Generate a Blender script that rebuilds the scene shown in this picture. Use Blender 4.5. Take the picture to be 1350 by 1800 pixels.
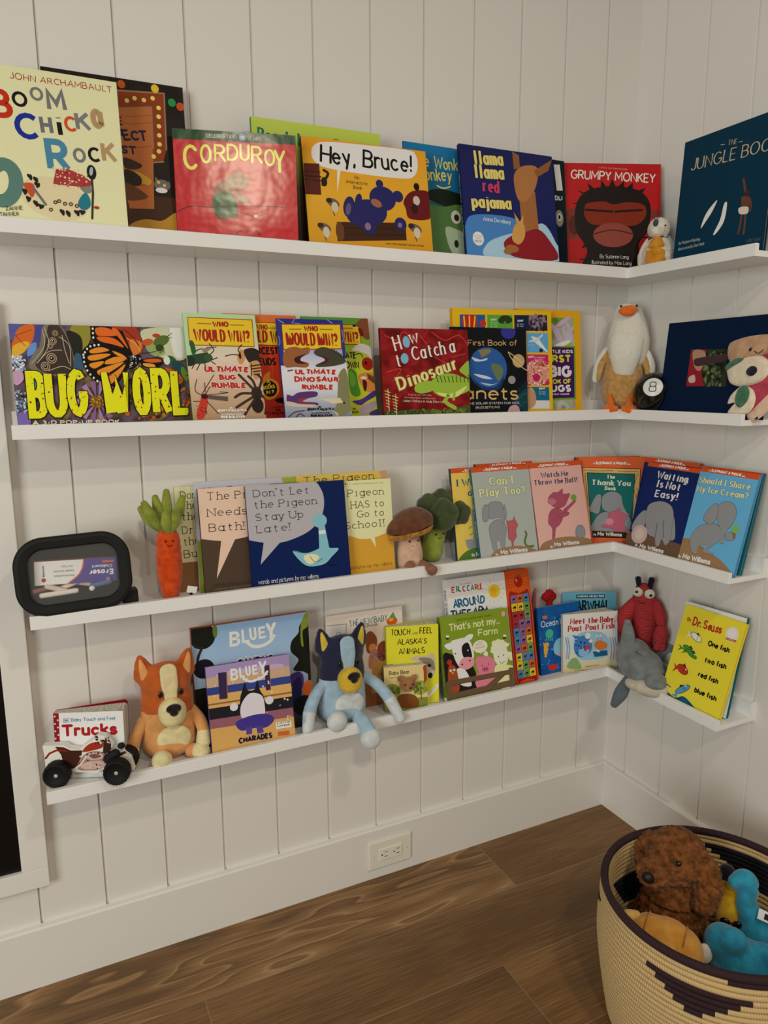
import bpy, bmesh, math, random
from mathutils import Vector, Matrix, noise
for o in list(bpy.data.objects): bpy.data.objects.remove(o)
SC = bpy.context.scene
COL = SC.collection
R = math.radians
# ------------------------------------------------------------------ camera, light, exposure
CAMROT = Matrix(((0.901447, 0.080978, -0.425248), (-0.432859, 0.156873, -0.887707), (-0.005175, 0.984293, 0.176465)))
cam = bpy.data.objects.new('camera', bpy.data.cameras.new('camera')); COL.objects.link(cam)
cam.data.sensor_fit = 'VERTICAL'; cam.data.sensor_height = 36; cam.data.lens = 25.458
cam.location = (-1.5043, -1.5744, 1.2909)
cam.matrix_world = Matrix.Translation(cam.location) @ CAMROT.to_4x4()
cam.data.clip_start = 0.02
SC.camera = cam
w = bpy.data.worlds.new('room_light'); SC.world = w; w.use_nodes = True
bg = w.node_tree.nodes['Background']; bg.inputs[0].default_value = (1.0, 0.90, 0.79, 1); bg.inputs[1].default_value = 0.16
def lamp(name, loc, target, power, color, size, shape='DISK', size_y=None):
    d = bpy.data.lights.new(name, 'AREA'); d.energy = power; d.color = color; d.shape = shape; d.size = size
    if size_y: d.size_y = size_y
    o = bpy.data.objects.new(name, d); COL.objects.link(o); o.location = loc
    o.rotation_euler = (Vector(target) - Vector(loc)).to_track_quat('-Z', 'Y').to_euler()
    return o
lamp('ceiling_downlight', (-0.75, -1.95, 2.66), (-0.75, -1.95, 0), 12, (1.0, 0.88, 0.72), 0.14)
lamp('ceiling_downlight', (-1.64, -2.75, 2.66), (-1.64, -2.75, 0), 22, (1.0, 0.86, 0.64), 0.16)
lamp('window_daylight', (-4.0, -2.6, 1.5), (-1.2, 0, 1.0), 62, (0.98, 1.0, 0.92), 1.4, 'RECTANGLE', 1.6)
SC.view_settings.view_transform = 'Standard'; SC.view_settings.look = 'None'
SC.view_settings.gamma = 1; SC.view_settings.use_curve_mapping = False
SC.view_settings.exposure = 0.0
# ------------------------------------------------------------------ helpers
def lin(c):
    c = int(c, 16) if isinstance(c, str) else c
    f = lambda v: v / 12.92 if v <= .04045 else ((v + .055) / 1.055) ** 2.4
    return [f(((c >> s) & 255) / 255) for s in (16, 8, 0)]
GAIN = (1.46, 1.43, 1.48)      # the prints and fabrics were colour-picked under warm lamps: back to surface colour
_cc = {}
def alb(c):
    if c not in _cc: _cc[c] = tuple(min(.84, v ** 1.18 * g) for v, g in zip(lin(c), GAIN)) + (1.0,)
    return _cc[c]
def nd(nt, t, **k):
    n = nt.nodes.new(t)
    for a, b in k.items(): setattr(n, a, b)
    return n
def newmat(name, rough=.5, spec=.5):
    m = bpy.data.materials.new(name); m.use_nodes = True
    b = m.node_tree.nodes['Principled BSDF']; b.inputs['Roughness'].default_value = rough
    b.inputs['Specular IOR Level'].default_value = spec
    return m, m.node_tree, b
def add_bump(nt, b, scale, strength, dist, detail=3, stretch=None, kind='noise'):
    tc = nd(nt, 'ShaderNodeTexCoord'); src = tc.outputs['Object']
    if stretch:
        mp = nd(nt, 'ShaderNodeMapping'); mp.inputs['Scale'].default_value = stretch
        nt.links.new(src, mp.inputs[0]); src = mp.outputs[0]
    if kind == 'noise':
        n = nd(nt, 'ShaderNodeTexNoise'); n.inputs['Scale'].default_value = scale; n.inputs['Detail'].default_value = detail; out = n.outputs[0]
    else:
        n = nd(nt, 'ShaderNodeTexVoronoi'); n.inputs['Scale'].default_value = scale; out = n.outputs[0]
    nt.links.new(src, n.inputs['Vector'])
    bp = nd(nt, 'ShaderNodeBump'); bp.inputs['Strength'].default_value = strength; bp.inputs['Distance'].default_value = dist
    nt.links.new(out, bp.inputs['Height']); nt.links.new(bp.outputs[0], b.inputs['Normal'])
    return n, src
_mc = {}
def plain(c, rough=.5, spec=.4, bump=None, name='paint'):
    k = (c, rough, spec, bump, name)
    if k in _mc: return _mc[k]
    m, nt, b = newmat(name, rough, spec)
    n = nd(nt, 'ShaderNodeTexNoise'); n.inputs['Scale'].default_value = 40
    mx = nd(nt, 'ShaderNodeMixRGB'); a = alb(c); mx.inputs[1].default_value = a; mx.inputs[2].default_value = tuple(v * .93 for v in a[:3]) + (1,)
    nt.links.new(n.outputs[0], mx.inputs[0]); nt.links.new(mx.outputs[0], b.inputs['Base Color'])
    if bump: add_bump(nt, b, *bump)
    _mc[k] = m; return m
def plush(c, c2=None, pile=260, depth=.0015, strength=.55, name='plush_fabric', kind='noise', vary=.82):
    k = ('pl', c, c2, pile, depth, kind, strength)
    if k in _mc: return _mc[k]
    m, nt, b = newmat(name, .9, .15)
    a = alb(c); a2 = alb(c2) if c2 else tuple(v * vary for v in a[:3]) + (1,)
    n, src = add_bump(nt, b, pile, strength, depth, 4, kind=kind)
    n2 = nd(nt, 'ShaderNodeTexNoise'); n2.inputs['Scale'].default_value = pile * .22; n2.inputs['Detail'].default_value = 5
    nt.links.new(src, n2.inputs['Vector'])
    rp = nd(nt, 'ShaderNodeValToRGB'); rp.color_ramp.elements[0].position = .35; rp.color_ramp.elements[1].position = .65
    rp.color_ramp.elements[0].color = a2; rp.color_ramp.elements[1].color = a
    nt.links.new(n2.outputs[0], rp.inputs[0]); nt.links.new(rp.outputs[0], b.inputs['Base Color'])
    b.inputs['Sheen Weight'].default_value = .35; b.inputs['Sheen Roughness'].default_value = .5
    _mc[k] = m; return m
def print_mat(name, rough, spec=.14, coat=0):
    m, nt, b = newmat(name, rough, spec)
    at = nd(nt, 'ShaderNodeAttribute'); at.attribute_name = 'Col'
    nt.links.new(at.outputs['Color'], b.inputs['Base Color'])
    if coat: b.inputs['Coat Weight'].default_value = coat; b.inputs['Coat Roughness'].default_value = .08
    add_bump(nt, b, 11 if rough < .3 else 6, .4 if rough < .3 else .06, .005 if rough < .3 else .001)
    return m
PRINT = print_mat('printed_paper', .42); GLOSS = print_mat('glossy_print', .2, .45); MATTE = print_mat('matte_print', .6, .08)
def tag(o, label=None, cat=None, group=None, kind=None):
    if label: o['label'] = label
    if cat: o['category'] = cat
    if group: o['group'] = group
    if kind: o['kind'] = kind
    return o
def empty(name, loc=(0, 0, 0), rz=0, mat=None, scale=1):
    o = bpy.data.objects.new(name, None); COL.objects.link(o); o.empty_display_size = .02
    if mat is not None: o.matrix_world = mat
    else: o.location = loc; o.rotation_euler = (0, 0, rz); o.scale = (scale,) * 3
    return o
def link(name, me, mats, parent=None, smooth=False):
    o = bpy.data.objects.new(name, me); COL.objects.link(o)
    for m in (mats if isinstance(mats, (list, tuple)) else [mats]): me.materials.append(m)
    if smooth: me.polygons.foreach_set('use_smooth', [True] * len(me.polygons))
    if parent: o.parent = parent
    return o
def pyd(name, v, f, mats, parent=None, smooth=False, idx=None, cols=None):
    me = bpy.data.meshes.new(name); me.from_pydata([tuple(p) for p in v], [], f)
    if cols:
        ca = me.color_attributes.new('Col', 'FLOAT_COLOR', 'CORNER'); buf = []
        for fc, c in zip(f, cols):
            if isinstance(c, list):
                for q in c: buf += q
            else: buf += c * len(fc)
        ca.data.foreach_set('color', buf)
    o = link(name, me, mats, parent, smooth)
    if idx: me.polygons.foreach_set('material_index', idx)
    me.update(); return o
def frombm(name, bm, mats, parent=None, smooth=False, idx=None):
    me = bpy.data.meshes.new(name); bmesh.ops.recalc_face_normals(bm, faces=bm.faces[:]); bm.to_mesh(me); bm.free()
    return link(name, me, mats, parent, smooth)
def bm_box(bm, x0, y0, z0, x1, y1, z1, M=None, bev=0):
    vs = [bm.verts.new((x, y, z)) for z in (z0, z1) for y in (y0, y1) for x in (x0, x1)]
    fs = [bm.faces.new([vs[i] for i in q]) for q in ((0, 2, 3, 1), (4, 5, 7, 6), (0, 1, 5, 4), (2, 6, 7, 3), (0, 4, 6, 2), (1, 3, 7, 5))]
    if bev:
        r = bmesh.ops.bevel(bm, geom=list({e for f in fs for e in f.edges}), offset=bev, segments=2, affect='EDGES', profile=.5)
        vs = list({v for f in r['faces'] for v in f.verts} | {v for v in vs if v.is_valid})
    if M is not None:
        for v in vs: v.co = M @ v.co
    return vs
def box(name, x0, y0, z0, x1, y1, z1, mat, parent=None, bev=.001):
    bm = bmesh.new(); bm_box(bm, x0, y0, z0, x1, y1, z1, None, bev); return frombm(name, bm, mat, parent)
def bm_ball(bm, c, r, rot=None, sub=3):
    q = bmesh.ops.create_icosphere(bm, subdivisions=sub, radius=1)['verts']
    M = Matrix.Translation(c) @ ((rot or Matrix.Identity(3)).to_4x4()) @ Matrix.Diagonal(tuple(r) + (1,))
    for v in q: v.co = M @ v.co
    return q
def eul(a, b, c): 
    from mathutils import Euler
    return Euler((R(a), R(b), R(c))).to_matrix()
def catmull(P, n=6, closed=False):
    P = [Vector(p) for p in P]; out = []; N = len(P)
    rng = range(N if closed else N - 1)
    for i in rng:
        p0 = P[(i - 1) % N] if (closed or i > 0) else P[0]; p1 = P[i]; p2 = P[(i + 1) % N]
        p3 = P[(i + 2) % N] if (closed or i + 2 < N) else P[-1]
        for k in range(n):
            t = k / n
            out.append(.5 * ((2 * p1) + (p2 - p0) * t + (2 * p0 - 5 * p1 + 4 * p2 - p3) * t * t + (3 * p1 - p0 - 3 * p2 + p3) * t ** 3))
    if not closed: out.append(P[-1])
    return out
def bm_tube(bm, pts, rad, seg=14, n=6, flat=1.0, up=(0, 0, 1), cap=True):
    """swept tube through pts with radius per point (rounded ends); flat scales the cross-section along 'up'"""
    C = catmull([tuple(p) + (r,) for p, r in zip(pts, rad)], n)
    Q = [Vector(c[:3]) for c in C]; RR = [c[3] for c in C]
    rings = []; upv = Vector(up)
    N = len(Q)
    for i in range(N):
        d = (Q[min(i + 1, N - 1)] - Q[max(i - 1, 0)]).normalized()
        a = d.cross(upv)
        if a.length < 1e-3: a = d.cross(Vector((1, 0, .1)))
        a.normalize(); b = a.cross(d).normalized()
        rings.append([(Q[i], a, b, d, RR[i])])
    def ring(q, a, b, r): return [bm.verts.new(q + a * (r * math.cos(t)) + b * (r * flat * math.sin(t))) for t in [2 * math.pi * k / seg for k in range(seg)]]
    L = []
    q, a, b, d, r = rings[0][0]
    if cap:
        for s in (.95, .75, .45): L.append(ring(q - d * (r * s * .8), a, b, r * math.sqrt(1 - s * s)))
    for x in rings: q, a, b, d, r = x[0]; L.append(ring(q, a, b, r))
    if cap:
        for s in (.45, .75, .95): L.append(ring(q + d * (r * s * .8), a, b, r * math.sqrt(1 - s * s)))
    for A, B in zip(L, L[1:]):
        for k in range(seg): bm.faces.new((A[k], A[(k + 1) % seg], B[(k + 1) % seg], B[k]))
    bm.faces.new(L[0][::-1]); bm.faces.new(L[-1])
    return [v for l in L for v in l]
def tube(name, pts, rad, mat, parent=None, **k):
    bm = bmesh.new(); bm_tube(bm, pts, rad, **k); return frombm(name, bm, mat, parent, True)
def ball(name, c, r, mat, parent=None, rot=None, sub=3):
    bm = bmesh.new(); bm_ball(bm, c, r if isinstance(r, (tuple, list)) else (r, r, r), rot, sub); return frombm(name, bm, mat, parent, True)
def fuse(name, bm, mat, parent=None, voxel=.004, smooth=6, rough=0, rs=120, idxf=None):
    """several overlapping closed shapes melted into one continuous skin"""
    me = bpy.data.meshes.new(name); bmesh.ops.recalc_face_normals(bm, faces=bm.faces[:]); bm.to_mesh(me); bm.free()
    o = bpy.data.objects.new('tmp', me); COL.objects.link(o)
    m = o.modifiers.new('r', 'REMESH'); m.mode = 'VOXEL'; m.voxel_size = voxel
    s = o.modifiers.new('s', 'SMOOTH'); s.factor = .5; s.iterations = smooth
    dg = bpy.context.evaluated_depsgraph_get(); me2 = bpy.data.meshes.new_from_object(o.evaluated_get(dg))
    bpy.data.objects.remove(o)
    me2.name = name
    if rough:
        me2.update(); ns = [v.normal.copy() for v in me2.vertices]
        for v, nn in zip(me2.vertices, ns): v.co += nn * (noise.noise(v.co * rs) * rough)
    ob = link(name, me2, mat, parent, True)
    if idxf: me2.polygons.foreach_set('material_index', [idxf(p.center) for p in me2.polygons])
    return ob
def lathe(name, prof, mat, parent=None, seg=40, c=(0, 0, 0), smooth=True):
    v = []; f = []
    for r, z in prof:
        for k in range(seg):
            a = 2 * math.pi * k / seg; v.append((c[0] + r * math.cos(a), c[1] + r * math.sin(a), c[2] + z))
    for i in range(len(prof) - 1):
        for k in range(seg): f.append((i * seg + k, i * seg + (k + 1) % seg, (i + 1) * seg + (k + 1) % seg, (i + 1) * seg + k))
    return pyd(name, v, f, mat, parent, smooth)
def smile(name, pts, r, mat, parent): return tube(name, pts, [r] * len(pts), mat, parent, seg=6, n=5)
# ------------------------------------------------------------------ lettering and printed art
FONT = {}
_src = """A|.8|0 0 .4 1 .8 0;.14 .33 .66 .33
B|.65|0 .52 .35 .52 @.35 .26 .3 .26 90 -90 0 0 0 1 .33 1 @.33 .76 .26 .24 90 -90
C|.76|@.42 .5 .42 .5 45 315
D|.72|0 0 0 1 .3 1 @.3 .5 .42 .5 90 -90 0 0
E|.58|.58 1 0 1 0 0 .58 0;0 .52 .48 .52
F|.55|.55 1 0 1 0 0;0 .5 .46 .5
G|.8|@.42 .5 .42 .5 45 350 .82 .45 .5 .45
H|.7|0 0 0 1;.7 0 .7 1;0 .5 .7 .5
I|.02|0 0 0 1
J|.45|.45 1 .45 .25 @.22 .25 .23 .25 0 -170
K|.65|0 0 0 1;.62 1 0 .42;.2 .6 .65 0
L|.5|0 1 0 0 .5 0
M|.92|0 0 .05 1 .46 .3 .87 1 .92 0
N|.72|0 0 0 1 .72 0 .72 1
O|.86|@.43 .5 .43 .5 90 450
P|.6|0 0 0 1 .33 1 @.33 .74 .27 .26 90 -90 0 .48
Q|.86|@.43 .5 .43 .5 90 450;.55 .25 .86 -.05
R|.65|0 0 0 1 .33 1 @.33 .74 .27 .26 90 -90 0 .48;.3 .48 .65 0
S|.58|@.3 .75 .27 .25 30 270 @.29 .25 .29 .25 90 -150
T|.7|0 1 .7 1;.35 1 .35 0
U|.7|0 1 0 .33 @.35 .33 .35 .33 180 360 .7 1
V|.75|0 1 .37 0 .75 1
W|1.2|0 1 .3 0 .6 .8 .9 0 1.2 1
X|.7|0 0 .7 1;0 1 .7 0
Y|.7|0 1 .35 .48 .7 1;.35 .48 .35 0
Z|.65|0 1 .65 1 0 0 .65 0
a|.52|.5 .66 .5 0;@.25 .33 .25 .33 0 360
b|.52|0 1 0 0;@.26 .33 .26 .33 0 360
c|.48|@.27 .33 .27 .33 50 310
d|.52|.52 1 .52 0;@.26 .33 .26 .33 0 360
e|.52|.02 .36 .52 .36 @.26 .33 .26 .33 5 310
f|.36|@.24 .8 .12 .2 40 180 .12 0;0 .64 .34 .64
g|.52|.52 .66 .52 -.1 @.27 -.08 .25 .22 0 -150;@.26 .33 .26 .33 0 360
h|.48|0 1 0 0;0 .4 @.24 .42 .24 .24 180 0 .48 0
i|.02|0 .66 0 0;0 .86 0 .9
j|.15|.12 .66 .12 -.15 @-.02 -.15 .14 .13 0 -110;.12 .86 .12 .9
k|.46|0 1 0 0;.43 .66 0 .27;.15 .4 .46 0
l|.02|0 1 0 0
m|.78|0 .66 0 0;0 .42 @.2 .45 .2 .21 180 0 .4 0;.4 .42 @.59 .45 .19 .21 180 0 .78 0
n|.48|0 .66 0 0;0 .4 @.24 .42 .24 .24 180 0 .48 0
o|.54|@.27 .33 .27 .33 90 450
p|.52|0 .66 0 -.3;@.26 .33 .26 .33 0 360
q|.52|.52 .66 .52 -.3;@.26 .33 .26 .33 0 360
r|.32|0 .66 0 0;0 .38 @.22 .38 .22 .28 180 60
s|.42|@.21 .495 .19 .165 30 270 @.21 .165 .21 .165 90 -150
t|.34|.13 .9 .13 .15 @.26 .15 .13 .15 180 300;0 .64 .34 .64
u|.48|0 .66 0 .24 @.24 .24 .24 .24 180 360 .48 .66;.48 .3 .48 0
v|.48|0 .66 .24 0 .48 .66
w|.74|0 .66 .18 0 .37 .6 .56 0 .74 .66
x|.46|0 0 .46 .66;0 .66 .46 0
y|.48|0 .66 .25 0;.48 .66 .14 -.3
z|.44|0 .66 .44 .66 0 0 .44 0
0|.6|@.3 .5 .3 .5 90 450
1|.25|0 .8 .2 1 .2 0
2|.58|@.29 .72 .27 .28 160 -30 0 0 .58 0
3|.55|@.26 .75 .25 .25 140 -90 @.26 .25 .29 .25 90 -140
4|.6|.45 0 .45 1 0 .3 .6 .3
5|.55|.5 1 .06 1 .03 .55 @.26 .32 .28 .32 120 -140
8|.56|@.28 .75 .24 .25 90 450;@.28 .25 .28 .25 90 450
.|.04|0 0 0 .03
,|.08|.06 .04 0 -.14
!|.04|.02 1 .02 .32;.02 0 .02 .04
?|.5|@.25 .74 .25 .26 170 -60 .25 .4 .25 .3;.25 0 .25 .04
'|.04|.02 1 0 .78
-|.3|0 .4 .3 .4
&|.7|.7 0 .15 .75 @.3 .8 .17 .2 200 -40 .05 .35 @.25 .22 .25 .22 150 330 .65 .45
*|.1|0 .3 .02 .34
/|.4|0 0 .4 1
#|.6|.15 0 .25 1;.4 0 .5 1;0 .33 .6 .33;.05 .67 .65 .67"""
for ln in _src.split('\n'):
    ch, wd, body = ln.split('|'); strokes = []
    for s in body.split(';'):
        tk = s.replace('@', '@ ').split(); pts = []; i = 0
        while i < len(tk):
            if tk[i] == '@':
                cx, cy, rx, ry, a0, a1 = [float(q) for q in tk[i + 1:i + 7]]; i += 7
                n = max(4, int(abs(a1 - a0) / 24))
                for k in range(n + 1):
                    a = R(a0 + (a1 - a0) * k / n); pts.append((cx + rx * math.cos(a), cy + ry * math.sin(a)))
            else: pts.append((float(tk[i]), float(tk[i + 1]))); i += 2
        strokes.append(pts)
    FONT[ch] = (float(wd), strokes)
# style: weight, vertical/horizontal pen contrast, slab half length, round caps, letter jitter, shear, gap, small caps
ST = {'s': (.13, 1, 0, 0, 0, 0, .1, 0), 'b': (.235, 1, 0, 0, 0, 0, .1, 0), 'h': (.30, .9, 0, 0, 0, 0, .08, 0), 'i': (.07, 1, 0, 0, 0, 0, .12, 0), 't': (.09, 1, .15, 0, 0, 0, .22, 0),
      'r': (.15, 1, 0, 1, 0, 0, .1, 0), 'R': (.23, 1, 0, 1, 0, 0, .09, 0), 'j': (.12, 1, 0, 1, .06, 0, .2, 0), 'J': (.2, 1, 0, 1, .1, 0, .1, 0),
      'f': (.15, .55, .12, 0, 0, 0, .16, 0), 'F': (.25, .5, .15, 0, 0, 0, .16, 0), 'W': (.34, .6, .10, 0, 0, 0, .16, 0), 'q': (.12, .5, .08, 0, 0, .2, .14, 0),
      'c': (.12, .45, .1, 0, .02, 0, .16, 1), 'z': (.15, .8, .0, 0, .06, 0, .14, 1), 'k': (.36, .8, .0, 0, .08, 0, .06, 1), 'u': (.18, 1, 0, 0, 0, 0, .1, 0), 'v': (.07, 1, 0, 1, .03, .12, .1, 0)}
def ribbon(pts, wx, wy, rnd):
    """quads of a pen stroke with elliptical nib"""
    P = [p for i, p in enumerate(pts) if i == 0 or (abs(p[0] - pts[i - 1][0]) + abs(p[1] - pts[i - 1][1])) > 1e-6]
    out = []
    if len(P) < 2: return out
    closed = abs(P[0][0] - P[-1][0]) + abs(P[0][1] - P[-1][1]) < 1e-4
    if closed: P = P[:-1]
    n = len(P); L = []; Rr = []
    def unit(a, b):
        dx, dy = b[0] - a[0], b[1] - a[1]; l = math.hypot(dx, dy) or 1; return dx / l, dy / l
    for i in range(n):
        d0 = unit(P[i - 1], P[i]) if (i > 0 or closed) else unit(P[0], P[1])
        d1 = unit(P[i], P[(i + 1) % n]) if (i < n - 1 or closed) else d0
        tx, ty = d0[0] + d1[0], d0[1] + d1[1]; l = math.hypot(tx, ty)
        if l < .3: tx, ty, l = d0[0], d0[1], 1
        nx, ny = -ty / l, tx / l
        k = 1 / max(.5, l / 2 if l < 2 else 1)
        e = math.hypot(wx * nx, wy * ny) * k
        x, y = P[i]
        if not closed and not rnd and i in (0, n - 1):
            s = (-1 if i == 0 else 1) * math.hypot(wx * d0[0], wy * d0[1]) * .0; x += d0[0] * s; y += d0[1] * s
        L.append((x + nx * e, y + ny * e)); Rr.append((x - nx * e, y - ny * e))
    for i in range(n if closed else n - 1):
        j = (i + 1) % n; out.append([L[i], Rr[i], Rr[j], L[j]])
    if rnd and not closed:
        for p in (P[0], P[-1]): out.append([(p[0] + wx * math.cos(a * math.pi / 4), p[1] + wy * math.sin(a * math.pi / 4)) for a in range(8)])
    return out
def letters(text, x0, y0, x1, y1, h, style, slant, extra=0, seed=3, widen=0):
    wt, con, slab, rnd, jit, shear, gap, caps = ST[style]
    rg = random.Random(seed + len(text))
    items = []; X = 0
    for ch in text:
        if ch == ' ': X += .42; continue
        sc = 1
        if caps and ch.islower(): ch = ch.upper(); sc = .74
        w_, st = FONT.get(ch, FONT['o'])
        X += slab if ch in 'IiltfrT' and slab else 0
        items.append((X, sc, st, ch, w_)); X += w_ * sc + wt + gap * .7
        X += slab if ch in 'IiltfrT' and slab else 0
    tot = max(.05, X - wt - gap * .7)
    Lx = math.hypot(x1 - x0, y1 - y0); ux, uy = (x1 - x0) / Lx, (y1 - y0) / Lx
    k = (Lx / (tot + wt) if Lx / (tot + wt) < h else (Lx - wt * h) / tot) if tot > .3 else h * .9
    polys = []; vx, vy = slant
    one = len(text) == 1                # single capitals are placed by their centre lines
    if one and tot > .3: k = Lx / tot
    px_, py_ = (wt / 2 * h, wt / 2 * h * con) if one else (wt / 2 * min(h, 1.4 * k), wt / 2 * con * min(h, 1.5 * k))
    ins = 0 if one else py_ / h; offx = 0 if one else px_
    px_ += extra; py_ += extra; pw = px_
    for X, sc, st, ch, w_ in items:
        ja = rg.uniform(-1, 1) * jit * 2; jy = rg.uniform(-1, 1) * jit * .6; js = 1 + rg.uniform(-1, 1) * jit
        def T(px, py):
            cx = w_ * sc / 2
            qx, qy = (px * sc - cx) * js, py * sc * js
            qx, qy = qx * math.cos(ja) - qy * math.sin(ja) * (h / k), qy * math.cos(ja) + qx * math.sin(ja) * (k / h)
            qx = X + cx + qx; qy += jy
            qy = ins + qy * (1 - 2 * ins)
            return ((qx * k + offx + qy * h * shear) * ux + qy * h * vx + x0, (qx * k + offx + qy * h * shear) * uy + qy * h * vy + y0)
        for s in st:
            Q = [T(*p) for p in s]
            polys += ribbon(Q, px_, py_, rnd)
            if slab and not (abs(s[0][0] - s[-1][0]) + abs(s[0][1] - s[-1][1]) < 1e-3):
                for e, nb in ((s[0], s[1]), (s[-1], s[-2])):
                    if abs(e[1] - nb[1]) > .7 * abs(e[0] - nb[0]) and min(abs(e[1] - q) for q in (0, 1, .66, -.3)) < .03:
                        hh = py_ * .85
                        a, b = T(e[0] - slab, e[1]), T(e[0] + slab, e[1])
                        polys += ribbon([a, b], hh, hh, 0)
    return polys
def clip(poly, W, H):
    for ax, lim, sg in ((0, 0, 1), (0, W, -1), (1, 0, 1), (1, H, -1)):
        if all(sg * (p[ax] - lim) >= 0 for p in poly): continue
        out = []
        for i, p in enumerate(poly):
            q = poly[i - 1]; a, b = sg * (q[ax] - lim), sg * (p[ax] - lim)
            if (a >= 0) != (b >= 0):
                t = a / (a - b); out.append((q[0] + (p[0] - q[0]) * t, q[1] + (p[1] - q[1]) * t))
            if b >= 0: out.append(p)
        poly = out
        if len(poly) < 3: return []
    return poly
def ell(cx, cy, rx, ry, rot=0, n=24):
    c, s = math.cos(R(rot)), math.sin(R(rot))
    return [(cx + rx * math.cos(a) * c - ry * math.sin(a) * s, cy + rx * math.cos(a) * s + ry * math.sin(a) * c) for a in [2 * math.pi * k / n for k in range(n)]]
class Ink:
    """printed shapes in millimetres on a flat face, one coat of ink above the other"""
    def __init__(s, W, H, step=2e-5): s.W, s.H, s.v, s.f, s.c, s.z, s.step = W, H, [], [], [], step, step
    def add(s, poly, col, lift=0):
        p = clip(poly, s.W, s.H)
        if len(p) < 3: return
        a = sum(p[i - 1][0] * p[i][1] - p[i][0] * p[i - 1][1] for i in range(len(p)))
        if abs(a) < 1e-4: return
        if a < 0: p = p[::-1]
        n = len(s.v); zz = s.z + lift * 2.5e-6
        s.v += [(x / 1000, -zz, y / 1000) for x, y in p]; s.f.append(tuple(range(n, n + len(p)))); s.c.append(alb(col))
    def grid(s, cols, x0, y0, x1, y1, nx, ny, fn):
        n = len(s.v); vc = []
        x0, x1, y0, y1 = max(0, x0), min(s.W, x1), max(0, y0), min(s.H, y1)
        for j in range(ny + 1):
            for i in range(nx + 1):
                s.v.append(((x0 + (x1 - x0) * i / nx) / 1000, -s.z, (y0 + (y1 - y0) * j / ny) / 1000)); vc.append(fn(i / nx, j / ny))
        for j in range(ny):
            for i in range(nx):
                q = [j * (nx + 1) + i, j * (nx + 1) + i + 1, (j + 1) * (nx + 1) + i + 1, (j + 1) * (nx + 1) + i]
                s.f.append(tuple(n + a for a in q)); s.c.append([vc[a] for a in q])
    def draw(s, rec):
        k = rec[0]; s.z += s.step
        if k == 'r': x0, y0, x1, y1 = rec[2:6]; s.add([(x0, y0), (x1, y0), (x1, y1), (x0, y1)], rec[1])
        elif k in 'ps':
            f = rec[2]; P = [(f[i], f[i + 1]) for i in range(0, len(f), 2)]
            if k == 's': P = [tuple(q) for q in catmull(P, 5, True)]
            s.add(P, rec[1])
        elif k == 'e': s.add(ell(*rec[2:]), rec[1])
        elif k in 'lc':
            f = rec[3]; P = [(f[i], f[i + 1]) for i in range(0, len(f), 2)]
            if k == 'c': P = [tuple(q) for q in catmull(P, 5)]
            for i, q in enumerate(ribbon(P, rec[2] / 2, rec[2] / 2, 1)): s.add(q, rec[1], i % 3)
        elif k == 't':
            _, col, text, x0, y0, x1, y1, h, st, sx, sy = rec[:11]
            if len(rec) > 11:
                for i, q in enumerate(letters(text, x0, y0, x1, y1, h, st, (sx, sy), rec[12])): s.add(q, rec[11], i % 7)
                s.z += s.step
            for i, q in enumerate(letters(text, x0, y0, x1, y1, h, st, (sx, sy))): s.add(q, col, i % 7)
        elif k == 'n':
            _, cols, x0, y0, x1, y1, nx, ny, seed, fr = rec; C = [alb(c) for c in cols]
            def fn(u, v):
                t = noise.fractal(Vector((u * fr * (x1 - x0) / (y1 - y0), v * fr, seed * 7.3)), .8, 2, 3) * .62 + .5
                t = min(.999, max(0, t)) * (len(C) - 1); i = int(t); t -= i; t = t * t * (3 - 2 * t)
                return tuple(a + (b - a) * t for a, b in zip(C[i], C[i + 1]))
            s.grid(C, x0, y0, x1, y1, nx, ny, fn)
        elif k == 'g':
            _, cols, x0, y0, x1, y1 = rec; C = [alb(c) for c in cols]
            def fn(u, v):
                t = min(.999, v) * (len(C) - 1); i = int(t); t -= i
                return tuple(a + (b - a) * t for a, b in zip(C[i], C[i + 1]))
            s.grid(C, x0, y0, x1, y1, 1, 4 * (len(C) - 1), fn)
        elif k == 'd':
            _, cols, x0, y0, x1, y1, n, r0, r1, seed = rec; rg = random.Random(seed)
            for _i in range(n):
                r = rg.uniform(r0, r1); s.add(ell(rg.uniform(x0, x1), rg.uniform(y0, y1), r, r * rg.uniform(.5, 1), rg.uniform(0, 180), 7), rg.choice(cols))
                if _i % 6 == 5: s.z += s.step * .3
def rrect(x0, y0, x1, y1, r, n=4):
    if r <= 0: return [(x0, y0), (x1, y0), (x1, y1), (x0, y1)]
    out = []
    for cx, cy, a0 in ((x1 - r, y0 + r, -90), (x1 - r, y1 - r, 0), (x0 + r, y1 - r, 90), (x0 + r, y0 + r, 180)):
        for k in range(n + 1): a = R(a0 + 90 * k / n); out.append((cx + r * math.cos(a), cy + r * math.sin(a)))
    return out
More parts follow.
